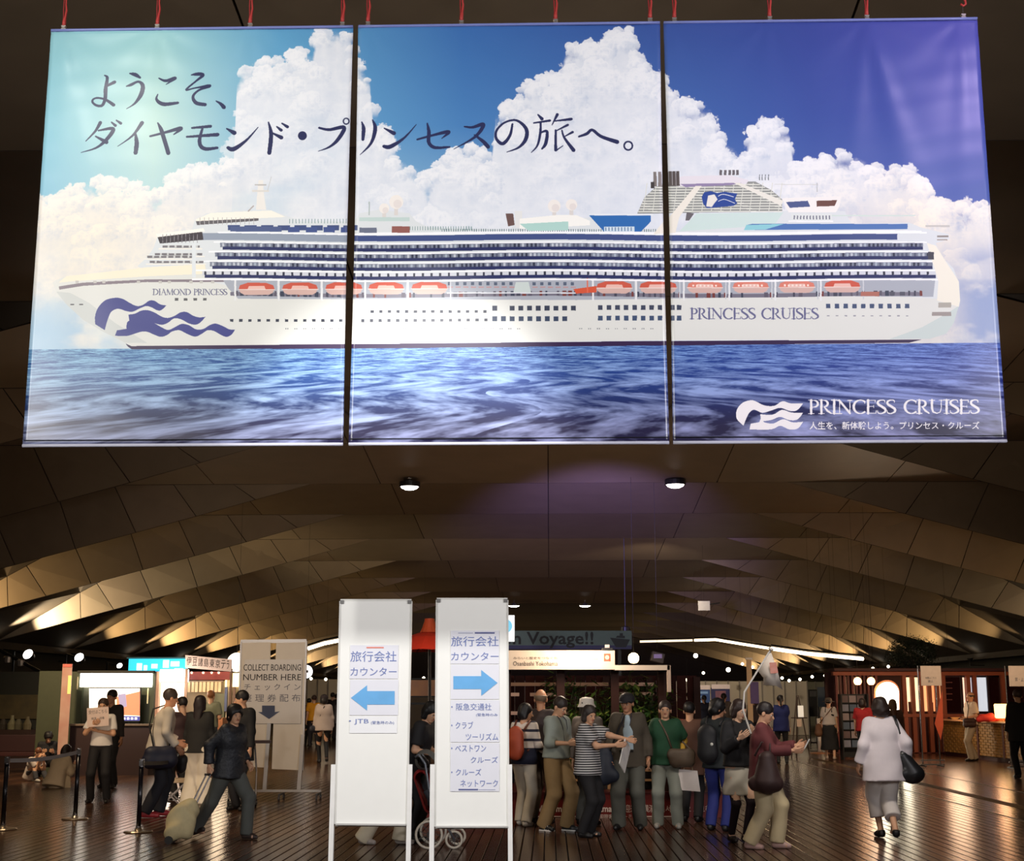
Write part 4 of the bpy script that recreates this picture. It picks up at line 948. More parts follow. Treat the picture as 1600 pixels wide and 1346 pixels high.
# ---- belt stanchions
def stanchion(px, pyb, pyt, lab):
    g0 = G(px, pyb); h = AT(px, pyt, g0[1])[2]; e = empty('belt_stanchion', g0, 0, lab, 'stanchion', 'black belt posts of the queue')
    MB().lathe([(.001, 0), (.17, 0), (.175, .008), (.16, .02), (.05, .03), (.035, .05)], (0, 0, 0), 24).build('base', mat((170, 158, 140), .25, .8), e, smooth=False)
    MB().cyl((0, 0, .03), (0, 0, h - .09), .029).build('post', mat((22, 20, 26), .22, .3), e, smooth=True)
    g = MB(); g.cyl((0, 0, .04), (0, 0, .075), .034); g.build('collar', STEEL, e)
    g = MB(); g.cyl((0, 0, h - .09), (0, 0, h), .034); g.box(-.022, .022, -.04, .04, h - .075, h - .015); g.build('belt_head', STEEL, e)
    return g0, h
A1 = stanchion(4, 1297, 1183, 'black queue post at the left edge of the view')
A2 = stanchion(117, 1281, 1170, 'black queue post in front of the man holding up a paper')
A3 = stanchion(216, 1301, 1187, 'black queue post beside the person in red shoes')
A4 = stanchion(294, 1264, 1178, 'black queue post in front of the white wide-legged trousers')
def belt(A, B, m, lab, za=.05):
    (a, ha), (b, hb) = A, B; pa = Vector((a[0], a[1], ha - za)); pb = Vector((b[0], b[1], hb - za)); g = MB(); d = (pb - pa).normalized() * .04; pa += d; pb -= d
    N = 14; pts = [pa.lerp(pb, i / N) - Vector((0, 0, .03 * math.sin(math.pi * i / N))) for i in range(N + 1)]
    n = Vector((-d.y, d.x, 0)).normalized() * .0015; V = []; F = []
    o = pa.copy()
    for p in pts: V += [p - o + n + Vector((0, 0, .024)), p - o + n - Vector((0, 0, .024)), p - o - n - Vector((0, 0, .024)), p - o - n + Vector((0, 0, .024))]
    for i in range(N):
        for k in range(4): F.append((i * 4 + k, i * 4 + (k + 1) % 4, i * 4 + 4 + (k + 1) % 4, i * 4 + 4 + k))
    g.add(V, F); g.build('queue_belt', m, None, loc=tuple(o), label=lab, cat='belt', group='queue belts')
belt(A1, A2, mat((138, 132, 130), .5), 'grey belt strung between the two leftmost queue posts'); belt(A3, A4, BLACK, 'black belt strung between the two queue posts beside the red shoes')

# ---- stall with the big screen, left
f = Fr(160, 30.0, 1190); e = empty('display_stall', f.o, 0, 'olive booth wall with a wide lit header panel', 'booth')
OLV = mat((66, 70, 48), .6); OLD = mat((46, 44, 34), .6)
def fbox(f, name, x0, x1, y0, y1, d0, d1, m, par, **k):
    a = f.p(x0, y1); b = f.p(x1, y0); return MB().box(a[0], b[0], d0, d1, a[2], b[2]).build(name, m, par, bevel=.004, **k)
def fground(f, name, x0, x1, ytop, d0, d1, m, par, **k):
    a = f.p(x0, ytop); b = f.p(x1, ytop); return MB().box(a[0], b[0], d0, d1, 0, a[2]).build(name, m, par, **k)
fground(f, 'side_panel', 62, 98, 1049, 0, .06, OLV, e); fground(f, 'side_panel', 113, 131, 1050, -.05, .05, OLV, e); fground(f, 'side_panel', 222, 244, 1050, -.05, .05, OLV, e); fground(f, 'back_panel', 131, 222, 1050, .06, .12, mat((98, 98, 80), .6), e)
fbox(f, 'header_light', 127, 240, 1053, 1074, -.12, -.06, mat((255, 250, 238), emit=6), e); fbox(f, 'header_frame', 124, 243, 1048.5, 1052.5, -.14, -.02, OLD, e)
fbox(f, 'shelf', 118, 244, 1131, 1134, -.5, .05, mat((110, 92, 76), .4), e); fground(f, 'counter', 120, 243, 1134, -.45, 0, mat((44, 22, 20), .6), e)
fbox(f, 'ornament_strip', 230.5, 233.5, 1076, 1100, -.07, -.055, mat((230, 206, 150), emit=1.0), e); fbox(f, 'ornament_strip', 121, 124, 1058, 1078, -.07, -.055, mat((160, 150, 120), .5), e)
f2 = Fr(182, 29.7, 1190); t = empty('television', AT(182, 1130.6, 29.7), 0, 'flat television showing a pale hall and an orange-pink building', 'television')
z0 = AT(182, 1130.6, 29.7)[2]
def scr(pts, col, name, em=1.6, dy=-.03):
    P = [f2.p(*q) for q in pts]; MB().add([(p[0], dy, p[2] - z0) for p in P], [tuple(range(len(P)))]).build(name, mat(col, emit=em), t)
g = MB(); a = f2.p(141, 1128); b = f2.p(224, 1074.5); g.box(a[0], b[0], -.02, .04, a[2] - z0, b[2] - z0); g.build('casing', BLACK, t)
c = f2.p(182, 1131)[0]; MB().box(c - .05, c + .05, -.01, .03, .02, .1).build('neck', BLACK, t); MB().box(c - .25, c + .25, -.12, .12, 0, .02).build('stand', BLACK, t)
scr([(143, 1126.5), (222, 1126.5), (222, 1076), (143, 1076)], (240, 226, 206), 'screen', 1.6, -.022)
scr([(143, 1088), (222, 1076.5), (222, 1076), (143, 1076)], (255, 246, 230), 'picture_sky', 1.6, -.024); scr([(180, 1091), (222, 1081), (222, 1119), (178, 1117)], (236, 132, 96), 'picture_wall', .8, -.024)
scr([(143, 1118), (222, 1120), (222, 1126.5), (143, 1126.5)], (66, 70, 150), 'picture_caption', .8, -.026); scr([(168, 1092), (186, 1088), (186, 1112), (168, 1112)], (250, 230, 190), 'picture_panel', 1.1, -.027); scr([(188, 1086), (200, 1084), (202, 1104), (192, 1108)], (150, 140, 170), 'picture_figure', .8, -.027)
for x in range(160, 216, 6): scr([(x, 1121.5), (x + 4, 1121.5), (x + 4, 1125), (x, 1125)], (235, 235, 250), 'picture_caption_mark', 1, -.028)
f = Fr(106, 29.2, 1190); e = empty('roller_banner', f.o, 0, 'tall narrow pink and cream banner beside the olive booth', 'banner')
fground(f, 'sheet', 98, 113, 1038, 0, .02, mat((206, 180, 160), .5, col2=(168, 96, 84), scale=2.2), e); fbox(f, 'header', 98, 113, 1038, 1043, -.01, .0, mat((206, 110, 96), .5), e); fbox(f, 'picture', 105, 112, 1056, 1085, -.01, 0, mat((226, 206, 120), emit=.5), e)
MB().box(f.x(96, 1190), f.x(115, 1190), -.12, .12, 0, .06).build('base', STEEL, e)
# dark bays and shelf boxes at the far left
f = Fr(30, 33, 1190); e = empty('dark_partition', f.o, 0, 'dark partition bay at the left edge with goods on a ledge', 'partition')
fground(f, 'back_panel', -30, 60, 1050, .1, .18, mat((22, 24, 18), .6), e); fground(f, 'ledge', -30, 60, 1140, -.5, .1, mat((50, 30, 26), .5), e); fbox(f, 'lit_strip', -30, 60, 1086, 1124, .06, .1, mat((84, 72, 40), .6, col2=(46, 40, 24), scale=6), e)
for i, (x, y, w_, h, c) in enumerate(((24, 1120, 8, 22, (120, 116, 92)), (34, 1122, 6, 16, (90, 86, 70)), (10, 1122, 10, 12, (60, 54, 48)), (48, 1124, 7, 20, (100, 92, 70)))):
    p = f.p(x, 1140); q = f.p(x + w_, 1140 - h); g = MB(); g.lathe([(.001, 0), (.09, 0), (.1, .12), (.04, .24), (.035, q[2] - p[2])], (0, 0, 0), 10)
    g.build('display_bottle', mat(c, .4), None, loc=(f.X + p[0], f.Y - .25, p[2] + .001), label='%s goods jar on the dark ledge, %s from the left edge' % (('pale', 'grey', 'squat dark', 'tan')[i], ('second', 'third', 'first', 'fourth')[i]), cat='jar', group='goods on the dark ledge')

# ---- cyan fascia, market sign, lit shop
f = Fr(250, 34, 1190); e = empty('cyan_fascia_stall', f.o, 0, 'stall with a glowing cyan fascia above bright lit panels', 'booth')
fbox(f, 'fascia', 202, 293, 1030, 1050, -.1, .1, mat((40, 176, 214), emit=1.5), e); fbox(f, 'fascia_edge', 200, 295, 1027.5, 1030, -.12, .12, mat((30, 100, 120), .5), e)
for i, (x0, x1, y0, y1) in enumerate(((215, 224, 1037, 1048), (226, 232, 1040, 1048), (238, 248, 1038, 1045), (256, 266, 1032, 1044), (268, 282, 1034, 1042), (274, 288, 1045, 1049))): fbox(f, 'fascia_print', x0, x1, y0, y1, -.108, -.1, mat((190, 240, 246), emit=2.0), e)
fbox(f, 'bright_panel', 252, 297, 1047, 1066, -.16, -.1, mat((255, 250, 236), emit=8.0), e); fbox(f, 'bright_panel', 243, 290, 1067, 1120, .1, .16, mat((255, 226, 206), emit=1.8), e)
fground(f, 'pilaster', 242, 251, 1048, -.1, .1, mat((190, 150, 130), .6), e); fground(f, 'counter', 243, 352, 1122, -.3, .3, mat((150, 96, 60), .5), e); fground(f, 'pilaster', 291, 293, 1050, -.08, .08, OLD, e)
f = Fr(327, 33, 1190); e = empty('market_sign', f.o, 0, 'long white sign with bold black characters 伊豆諸島東京', 'sign')
P = [f.p(290, 1024), f.p(362, 1031), f.p(362, 1050), f.p(290, 1044)]; V = [(p[0], y, p[2]) for y in (-.03, .03) for p in P]
MB().add(V, [(0, 3, 2, 1), (4, 5, 6, 7), (0, 1, 5, 4), (1, 2, 6, 5), (2, 3, 7, 6), (3, 0, 4, 7)]).build('board', mat((214, 196, 196), .6), e)
for i, ch in enumerate('伊豆諸島東京テラ'):
    x0 = 292 + i * 8.9; f.txt(ch, x0, x0 + (7.9 if i < 7 else 4), 1027 + i * .85, 1040 + i * .85, TX_, e, -.035)
for x in (291, 361): a = f.p(x, 1045); MB().bar((a[0], .05, a[2]), (a[0], .05, 0), .06).build('post', mat((120, 90, 70), .5), e)
f = Fr(327, 34.5, 1190); e = empty('noren_shop', f.o, 0, 'warm-lit shop front with a red valance over a pale pleated curtain', 'booth')
fbox(f, 'valance', 297, 363, 1050, 1063, -.1, 0, mat((110, 28, 24), .6), e)
for x in (300, 318, 331, 342): fbox(f, 'valance_lamp', x, x + 2.4, 1050.5, 1053, -.14, -.1, mat((255, 230, 190), emit=8), e)
for i, x in enumerate(range(288, 348, 6)): fbox(f, 'curtain_strip', x + .3, x + 5.6, 1066, 1082, -.12 - .03 * (i % 2), -.08 - .03 * (i % 2), mat((206, 184, 148), .7), e)
fbox(f, 'curtain_rail', 286, 350, 1064, 1066, -.12, -.06, mat((120, 100, 84), .5), e); fbox(f, 'lit_back', 350, 380, 1052, 1074, .1, .16, mat((255, 226, 160), emit=2.2), e); fbox(f, 'back_wall', 286, 382, 1064, 1130, .2, .3, mat((150, 136, 110), .6), e)
fbox(f, 'shelf_unit', 330, 352, 1084, 1130, -.02, .1, mat((78, 82, 56), .5), e); fbox(f, 'column', 352, 356, 1062, 1195, -.1, .1, mat((200, 186, 160), .6), e)
for i, (x, c) in enumerate(((352.5, (70, 80, 110)), (359, (220, 206, 190)), (365, (90, 70, 60)))): fbox(f, 'hanging_cloth', x, x + 5.5, 1074, 1112, -.2, -.14, mat(c, .8), e)
e = empty('globe_lamp', AT(370, 1036, 34), 0, 'large round white globe lamp behind the cream boarding panels', 'lamp'); MB().lathe([(.001, -.22)] + [(.24 * math.cos(R(a)), .24 * math.sin(R(a))) for a in range(-60, 91, 15)], (0, 0, 0), 18).build('globe', mat((255, 238, 214), emit=4), e, smooth=True); MB().bar((0, 0, .2), (0, 0, roofz(e.location) - e.location.z), .005).build('cord', BLACK, e)
e = empty('round_sign', AT(478, 1050, 40), 0, 'round glowing white sign with a small dark mark, right of the boarding panels', 'sign')
MB().cyl((0, -.03, 0), (0, .03, 0), .17, n=24).build('disc', mat((240, 236, 236), emit=1.1), e); g = MB(); g.lathe([(.165, -.04), (.19, -.04), (.19, .04), (.165, .04)], (0, 0, 0), 24); o = g.build('rim', mat((250, 250, 255), emit=1.6), e); o.rotation_euler = (R(90), 0, 0)
MB().box(.01, .07, -.045, -.03, -.03, .04).build('mark', TX_, e); MB().bar((0, 0, .25), (0, 0, roofz(e.location) - e.location.z), .005).build('cord', BLACK, e)
point('stall_glow', AT(270, 1070, 32.4), 60, (1, .8, .6), .3); point('stall_glow', AT(340, 1075, 33.4), 50, (1, .75, .5), .3); point('screen_glow', AT(180, 1095, 28.7), 20, (1, .9, .8), .3)
# floodlights on the left
def flood(px, py, Y, r, tilt, lab):
    p = AT(px, py, Y); e = empty('floodlight', p, 0, lab, 'lamp', 'round floodlights by the left roof springings')
    M = Matrix.Rotation(R(tilt), 4, 'Y') @ Matrix.Rotation(R(64), 4, 'X') @ Matrix.Scale(1.0, 4)
    o = MB().lathe([(r * .4, -.24), (r * .7, -.2), (r, -.02), (r * 1.05, .03), (r * .96, .03), (r * .94, 0)], (0, 0, 0), 18).build('housing', hous, e, smooth=True, M=M)
    MB().lathe([(.001, .01), (r * .94, .012)], (0, 0, 0), 18).build('lens', mat((255, 248, 238), emit=9), e, M=M)
    MB().bar((0, .06, -.02), (-.5, .3, .12), .035).build('bracket', hous, e)
    MB().bar((-.5, .3, .12), (-.5, .3, -p[2]), .05).build('pole', hous, e)
flood(44, 1023, 38, .15, -24, 'round white floodlight at the far left, nearest the edge'); flood(124, 1028, 42, .15, -14, 'round white floodlight above the pink banner'); flood(187, 1041, 46, .10, -10, 'small round floodlight left of the cyan fascia')
f = Fr(30, 38, 1190); e = empty('lamp_rail', f.p(12, 1010)[:0] or (f.X, f.Y, 0), 0, 'dark sloping rail with small lamps at the left edge', 'rail')
MB().tube([f.p(-20, 1004), f.p(6, 1020), f.p(62, 1050)], .05, 6).build('rail', hous, e); MB().bar(f.p(62, 1050), (f.x(62, 1190), 0, 0), .06).build('post', hous, e); 
for x, y in ((12, 1031), (32, 1036)): a = f.p(x, y); MB().lathe([(.001, -.1), (.1, -.08), (.12, .06), (.05, .1)], a, 10).build('small_lamp', mat((150, 140, 130), .3, .5), e)

# ---- umbrella, picture panel
f = Fr(668, 24.5, 1250); e = empty('paper_umbrella', f.o, 0, 'red oiled-paper umbrella standing behind the two white boards', 'umbrella')
c = f.x(668, 1250); zt = f.z(668, 984); zb = f.z(668, 1017); NR = 26
g = MB(); V = [(c, 0, zt)]; r = .78
for k in range(NR): a = 2 * math.pi * k / NR; V.append((c + r * math.cos(a), r * math.sin(a), zb + (.012 if k % 2 else 0)))
for k in range(NR): a = 2 * math.pi * k / NR; V.append((c + r * .5 * math.cos(a), r * .5 * math.sin(a), zb + (zt - zb) * .62 + (.014 if k % 2 else 0)))
F = []
for k in range(NR): q = (k + 1) % NR; F.append((0, 1 + NR + k, 1 + NR + q)); F.append((1 + NR + k, 1 + k, 1 + q, 1 + NR + q))
g.add(V, F); o = g.build('canopy', mat((216, 58, 36), .6), e); sm = o.modifiers.new('t', 'SOLIDIFY'); sm.thickness = .01
for k in range(NR): a = 2 * math.pi * k / NR; MB().bar((c, 0, zt - .02), (c + r * math.cos(a), r * math.sin(a), zb - .012), .012).build('rib', mat((110, 30, 24), .6), e)
MB().lathe([(.17, -.02), (.13, .06), (.09, .18), (.085, .22), (.001, .22)], (c, 0, zt - .03), 14).build('cap', mat((206, 84, 44), .6), e); MB().tube([(c + .03, 0, 0), (c + .02, 0, zb * .6), (c, 0, zt)], .026, 8).build('pole', mat((28, 20, 18), .4), e); MB().lathe([(.001, 0), (.3, 0), (.28, .05), (.05, .07)], (c + .03, 0, 0), 18).build('foot', BLACK, e)
f = Fr(662, 27, 1250); e = empty('picture_panel', f.o, 0, 'framed orange autumn picture panel under the red umbrella', 'picture')
fbox(f, 'picture', 630, 684, 1063, 1088, -.02, 0, mat((222, 160, 104), .6, col2=(178, 132, 116), scale=5), e); fbox(f, 'frame', 628, 686, 1060, 1062.5, -.04, .02, BLACK, e); fbox(f, 'frame', 628, 686, 1088, 1090, -.04, .02, BLACK, e)
for x in (632, 684): a = f.p(x, 1062); MB().bar((a[0], 0, a[2]), (a[0], 0, 0), .05).build('post', BLACK, e)
for i, (x, y) in enumerate(((672, 1094), (678, 1102), (665, 1108), (674, 1110))): fbox(f, 'leaflet', x, x + 5, y, y + 7, -.03, -.01, mat(((200, 196, 200), (220, 180, 160), (186, 90, 80), (196, 190, 196))[i], .6), e)
MB().bar(f.p(628, 1100), f.p(686, 1100), .04).build('leaflet_rail', BLACK, e)
point('umbrella_fill', (AT(668, 1040, 23.2)[0], 23.2, 2.9), 9, (1, .8, .6), .15)  # unseen point light added to brighten the red canopy
# ---- red pushchair
f = Fr(672, 15.6, 1320); e = empty('pushchair', f.o, 0, 'red pushchair with pale spoked wheels between the two white boards', 'pushchair')
def wheel(c, r, y):
    g = MB(); g.tube([(c[0] + r * math.cos(a), y, c[1] + r * math.sin(a)) for a in np.linspace(0, 2 * math.pi, 25)[:-1]], .014, 6, closed=True); w_ = g.build('wheel', mat((206, 196, 180), .5), e, smooth=True)
    g = MB()
    for k in range(9): a = 2 * math.pi * k / 9; g.bar((c[0], y, c[1]), (c[0] + r * math.cos(a), y, c[1] + r * math.sin(a)), .006)
    g.cyl((c[0], y - .02, c[1]), (c[0], y + .02, c[1]), .022); g.build('spokes', STEEL, w_)
wheel((0, .155), .14, -.24); wheel((.02, .155), .14, .24); wheel((.27, .10), .085, -.2); wheel((.29, .10), .085, .2)
FRM = mat((120, 124, 132), .35, .5)
for y in (-.22, .22): MB().tube([(-.16, y, .97), (-.12, y, 1.0), (-.05, y, .9), (.0, y, .6), (.04, y, .35), (.0, y, .155)], .014, 8).build('side_tube', FRM, e, smooth=True); MB().tube([(.0, y, .6), (.16, y, .3), (.27, y, .11)], .012, 8).build('front_tube', FRM, e, smooth=True)
MB().tube([(-.16, -.22, .97), (-.16, .22, .97)], .018, 8).build('handle', BLACK, e, smooth=True); MB().tube([(0, -.24, .155), (0, .24, .155)], .01, 6).build('axle', STEEL, e); MB().tube([(.28, -.2, .10), (.28, .2, .10)], .01, 6).build('axle', STEEL, e)
S = Solid(.04); S.cap((-.1, 0, .75), (.02, 0, .45), .09, .1, 2.0); S.cap((.02, 0, .43), (.3, 0, .42), .07, .06, 2.6); v, q = S.mesh(.02, .004); mesh_obj('seat', [(v, q, 0)], [mat((150, 26, 28), .8)], e)
S = Solid(.04); S.cap((-.06, 0, .93), (.12, 0, .86), .12, .08, 1.8); v, q = S.mesh(.02); mesh_obj('hood', [(v, q, 0)], [mat((96, 96, 92), .8)], e)
MB().tube([(-.04, -.26, .62), (.04, -.26, .5), (.06, -.25, .3)], .03, 8).build('side_bag', mat((40, 44, 52), .7), e, smooth=True)

# ---- greeting board, shelter sign, pergola with bamboo
f = Fr(885, 25, 1280); e = empty('greeting_board', f.o, 0, 'long grey-blue board reading Bon Voyage with a small ship', 'sign')
fbox(f, 'board', 735, 987, 986, 1012, -.03, .03, mat((96, 116, 124), .6), e); fbox(f, 'lower_band', 735, 987, 1009, 1015, -.034, -.03, mat((62, 62, 116), .6), e)
f.txt('Bon Voyage!!', 768, 927, 987.5, 1013.5, mat((24, 26, 40), .6), e, -.04, .02)
sh_m = mat((34, 38, 52), .6); P = [f.p(*q) for q in ((953, 997), (984, 1000), (978, 1012), (962, 1012))]; MB().add([(p[0], -.04, p[2]) for p in P], [(0, 1, 2, 3)]).build('ship_print', sh_m, e)
for q in (((962, 997), (976, 998), (976, 994), (964, 994)), ((968, 994), (973, 994), (973, 990), (968, 990))): P = [f.p(*k) for k in q]; MB().add([(p[0], -.041, p[2]) for p in P], [(0, 1, 2, 3)]).build('ship_print', sh_m, e)
for x in (752, 968): a = f.p(x, 1012); MB().bar((a[0], .05, a[2]), (a[0], .05, 0), .06).build('post', BLACK, e)
f = Fr(797, 23, 1280); e = empty('hanging_sign', f.p(797, 1002)[:0] or (f.X, f.Y, 0), 0, 'white box sign with a light blue disc behind the right whiteboard edge', 'sign')
fbox(f, 'box', 775, 804, 962, 1003, -.06, .06, mat((240, 240, 240), emit=1.0), e)
MB().cyl(f.p(789.5, 979, -.075), f.p(789.5, 979, -.06), .115, n=24).build('disc', mat((120, 196, 228), emit=.9), e); a = f.p(790, 1003); MB().bar((a[0], 0, a[2]), (a[0], 0, 0), .06).build('post', WHITE, e)
f = Fr(905, 19.2, 1280); e = empty('shelter_sign', f.o, 0, 'long cream sign beam reading Osanbashi Yokohama over the bamboo', 'sign')
fbox(f, 'beam', 740, 960, 1017, 1047, -.08, .2, mat((226, 206, 184), .55, 0, 0, .03), e); fbox(f, 'beam', 960, 1046, 1040, 1048, -.08, .2, mat((228, 210, 190), .55, 0, 0, .03), e); fbox(f, 'beam_end', 1042, 1047, 1040, 1082, -.08, .0, mat((206, 180, 160), .6), e)
f.txt('みらいと歴史をつなぐ街', 802, 871, 1027, 1031, mat((110, 92, 80), .6), e, -.085); f.txt('Osanbashi Yokohama', 802, 871, 1034, 1041, mat((84, 70, 64), .6), e, -.085)
fbox(f, 'emblem', 943, 953, 1022, 1034, -.086, -.08, mat((206, 96, 70), .6), e); a = f.p(948, 1028, -.09); MB().cyl(a, (a[0], -.086, a[2]), .03, n=14).build('emblem_ring', mat((232, 190, 170), .6), e)
g = MB()
for (x0, x1, y) in ((890, 912, 1026), (892, 908, 1029), (888, 910, 1032), (914, 934, 1031), (895, 905, 1036)): a = f.p(x0, y); b = f.p(x1, y); g.box(a[0], b[0], -.084, -.08, a[2] - .004, b[2] + .004)
g.build('map_lines', mat((176, 150, 130), .6), e); fbox(f, 'bracket', 940, 957, 1013, 1017, -.1, .02, BLACK, e); fbox(f, 'bracket_cap', 945, 952, 1008, 1014, -.06, .0, mat((196, 176, 170), .5), e)
f = Fr(905, 19.3, 1283); e = empty('pergola', f.o, 0, 'dark wooden shelter with posts, rails and a deep red plinth', 'shelter')
BRN = mat((46, 24, 18), .6, 0, 0, .3, 1, 0, 'grainz', spec=.15)
zt = f.z(905, 1046)
for x in (792, 877, 963, 1038): a = f.x(x, 1160); MB().box(a - .055, a + .055, .1, .2, .33, zt).build('post', BRN, e)
for x in (792, 877, 963, 1038, 1120): a = f.x(x, 1160); MB().box(a - .05, a + .05, 1.9, 2.0, .33, zt * .96).build('post', BRN, e)
SL = mat((206, 164, 140), .5, 0, 0, .1)
for (x0, x1, y) in ((796, 873, 1069), (881, 960, 1069), (968, 1036, 1069), (796, 812, 1086), (830, 873, 1086), (968, 1036, 1085), (796, 873, 1117), (881, 958, 1117), (1000, 1036, 1115)):
    a = f.p(x0, y); b = f.p(x1, y); MB().box(a[0], b[0], 1.2, 1.28, a[2] - .02, a[2] + .03).build('rail', SL, e)
g_ = f.x(700, 1160); h_ = f.x(1122, 1160)
for i in range(24):
    x = g_ + (h_ - g_) * i / 24; MB().box(x, x + (h_ - g_) / 24 - .012, 2.02, 2.05, .33, zt * .97).build('back_board', mat((50, 18, 14) if i % 3 else (40, 15, 13), .7, 0, 0, .3, 1, 0, 'grainz', spec=.12), e)
MB().box(f.x(640, 1283), f.x(1134, 1283), .05, 2.4, 0, .325).build('plinth', mat((104, 26, 22), .4), e); MB().box(f.x(640, 1283), f.x(1134, 1283), .02, 2.4, .325, .345).build('plinth_top', mat((70, 22, 20), .4), e)
TW = mat((216, 200, 190), .6)
f3 = Fr(905, 19.34, 1283); f3.X, f3.o = f.X, f.o
for s, x0, x1, y0, y1, b_ in (('Welcome to Yokohama', 834, 956, 1259, 1269.5, .02), ('欢迎来到横濱', 966, 1023, 1258, 1270, .012), ('어서 오세요 요코하마', 1031, 1120, 1259, 1270, .012), ('大さん橋国際客船ターミナル', 906, 1003, 1273, 1280, .01)): f3.txt(s, x0, x1, y0, y1, TW, e, .046, b_ if s[0] == 'W' else 0)
for x0, x1 in ((840, 902), (1009, 1073)): a = f3.p(x0, 1276.5); b = f3.p(x1, 1276.5); MB().box(a[0], b[0], .044, .05, a[2] - .006, a[2] + .006).build('plinth_line', TW, e)
# small bare wood stools and frames on the plinth
PINE = mat((170, 128, 84), .5, 0, 0, .15)
def stool(px, w_, h, dy, lab, back=False):
    x = AT(px, 1240, 19.3 + dy)[0]; e = empty('wooden_stool', (x, 19.3 + dy, .346), 0, lab, 'stool', 'bare wood stools on the red plinth')
    for sx in (-1, 1):
        for sy in (-1, 1): MB().box(sx * w_ / 2 - .02, sx * w_ / 2 + .02, sy * .15 - .02, sy * .15 + .02, 0, h * (1.5 if back and sy > 0 else 1)).build('leg', PINE, e)
    MB().box(-w_ / 2 - .03, w_ / 2 + .03, -.18, .18, h, h + .03).build('seat', PINE, e, bevel=.005)
    for z in (.12, h * .6):
        for sy in (-1, 1): MB().box(-w_ / 2, w_ / 2, sy * .15 - .012, sy * .15 + .012, z, z + .03).build('stretcher', PINE, e)
    if back:
        for z in (1.2, 1.42): MB().box(-w_ / 2, w_ / 2, .14, .16, h * z, h * z + .04).build('back_rail', PINE, e)
stool(900, .34, .42, .5, 'bare wood stool behind the khaki trousers'); stool(934, .3, .3, .7, 'bare wood stool beside the black bag'); stool(1012, .34, .42, .5, 'bare wood stool behind the green-shirted woman'); stool(1096, .42, .42, .45, 'bare wood chair with a slatted back behind the white paper bag', True)
# bamboo
BG = [mat(c, .6, 0, 0, .2, 5, spec=.3) for c in ((70, 104, 40), (104, 130, 50), (48, 76, 34), (128, 140, 62))]; STM = mat((66, 84, 40), .5)
def bamboo(px, dy, h, n, spread, lab, seed):
    r = random.Random(seed); x = AT(px, 1240, 19.3 + dy)[0]; e = empty('potted_bamboo', (x, 19.3 + dy, .346), 0, lab, 'plant', 'bamboo clumps in the shelter')
    MB().lathe([(.001, 0), (.15, 0), (.19, .26), (.17, .26), (.16, .22), (.001, .22)], (0, 0, 0), 16).build('pot', mat((40, 34, 32), .6), e)
    st = MB(); lf = MB()
    for i in range(n):
        a = r.uniform(0, 6.28); q = r.uniform(0, .12); b = Vector((q * math.cos(a), q * math.sin(a), .2)); hh = h * r.uniform(.7, 1.0); t = Vector((r.uniform(-spread, spread), r.uniform(-spread, spread) * .6, hh))
        m_ = b.lerp(t, .5) + Vector((r.uniform(-.04, .04), 0, .1)); st.tube([b, m_, t], [.009, .007, .003], 5)
        for k in range(44):
            u = r.uniform(.3, 1.0); p = (b.lerp(m_, u * 2) if u < .5 else m_.lerp(t, u * 2 - 1)); az = r.uniform(0, 6.28); L = r.uniform(.12, .25); dz = r.uniform(-.6, .35)
            stem = p + Vector((math.cos(az), math.sin(az), r.uniform(-.1, .6))) * r.uniform(0, .2)
            d = Vector((math.cos(az), math.sin(az), dz)).normalized() * L; s_ = d.cross(Vector((0, 0, 1))).normalized() * L * .13; lf.mi = r.randrange(4)
            lf.add([stem, stem + d * .4 + s_, stem + d, stem + d * .4 - s_], [(0, 1, 2, 3)])
    st.build('stems', STM, e); lf.build('leaves', BG, e, kind='stuff')
ztop = f.z(905, 1048) - .346
bamboo(888, .75, ztop * .98, 9, .22, 'bamboo clump at the left, behind the man with folded hands', 1); bamboo(918, .8, ztop * .9, 9, .25, 'bamboo clump behind the white hat', 2); bamboo(948, .7, ztop * .92, 9, .24, 'bamboo clump above the striped shirt', 3); bamboo(975, .85, ztop * .96, 10, .24, 'bamboo clump behind the capped man in the brown jacket', 4)
bamboo(1003, .7, ztop * .98, 11, .25, 'tallest bamboo clump, between the brown jacket and the green shirt', 5); bamboo(1028, .8, ztop * .9, 9, .2, 'bamboo clump at the right, behind the green-shirted woman', 6)
point('shelter_fill', (AT(905, 1100, 18.6)[0], 18.7, 2.3), 60, (1, .8, .6), .2)  # unseen point light added to brighten the bamboo

# ---- far part of the hall
f = Fr(1200, 62, 1150); 
def curtain_wall(x0, x1, Y, ytop, n, lab, c=(206, 192, 168)):
    f = Fr((x0 + x1) / 2, Y, 1145); e = empty('partition_wall', f.o, 0, lab, 'partition', 'pale partition screens at the far end')
    a = f.x(x0, 1100); b = f.x(x1, 1100); h = f.z(x0, ytop); m = mat(c, .7, 0, 0, .08, 1.0)
    for i in range(n):
        p, q = a + (b - a) * i / n, a + (b - a) * (i + 1) / n
        MB().add([(p + .01, 0, .02), (q - .01, 0, .02), (q - .01, 0, h), (p + .01, 0, h), (p + .01, .05, .02), (q - .01, .05, .02), (q - .01, .05, h), (p + .01, .05, h)], [(0, 1, 2, 3), (7, 6, 5, 4), (0, 4, 5, 1), (1, 5, 6, 2), (2, 6, 7, 3), (3, 7, 4, 0)]).build('panel', m, e)
    for i in range(n + 1): p = a + (b - a) * i / n; MB().bar((p, -.02, 0), (p, -.02, h + .02), .045).build('upright', mat((150, 140, 126), .5), e)
    return f, e, h
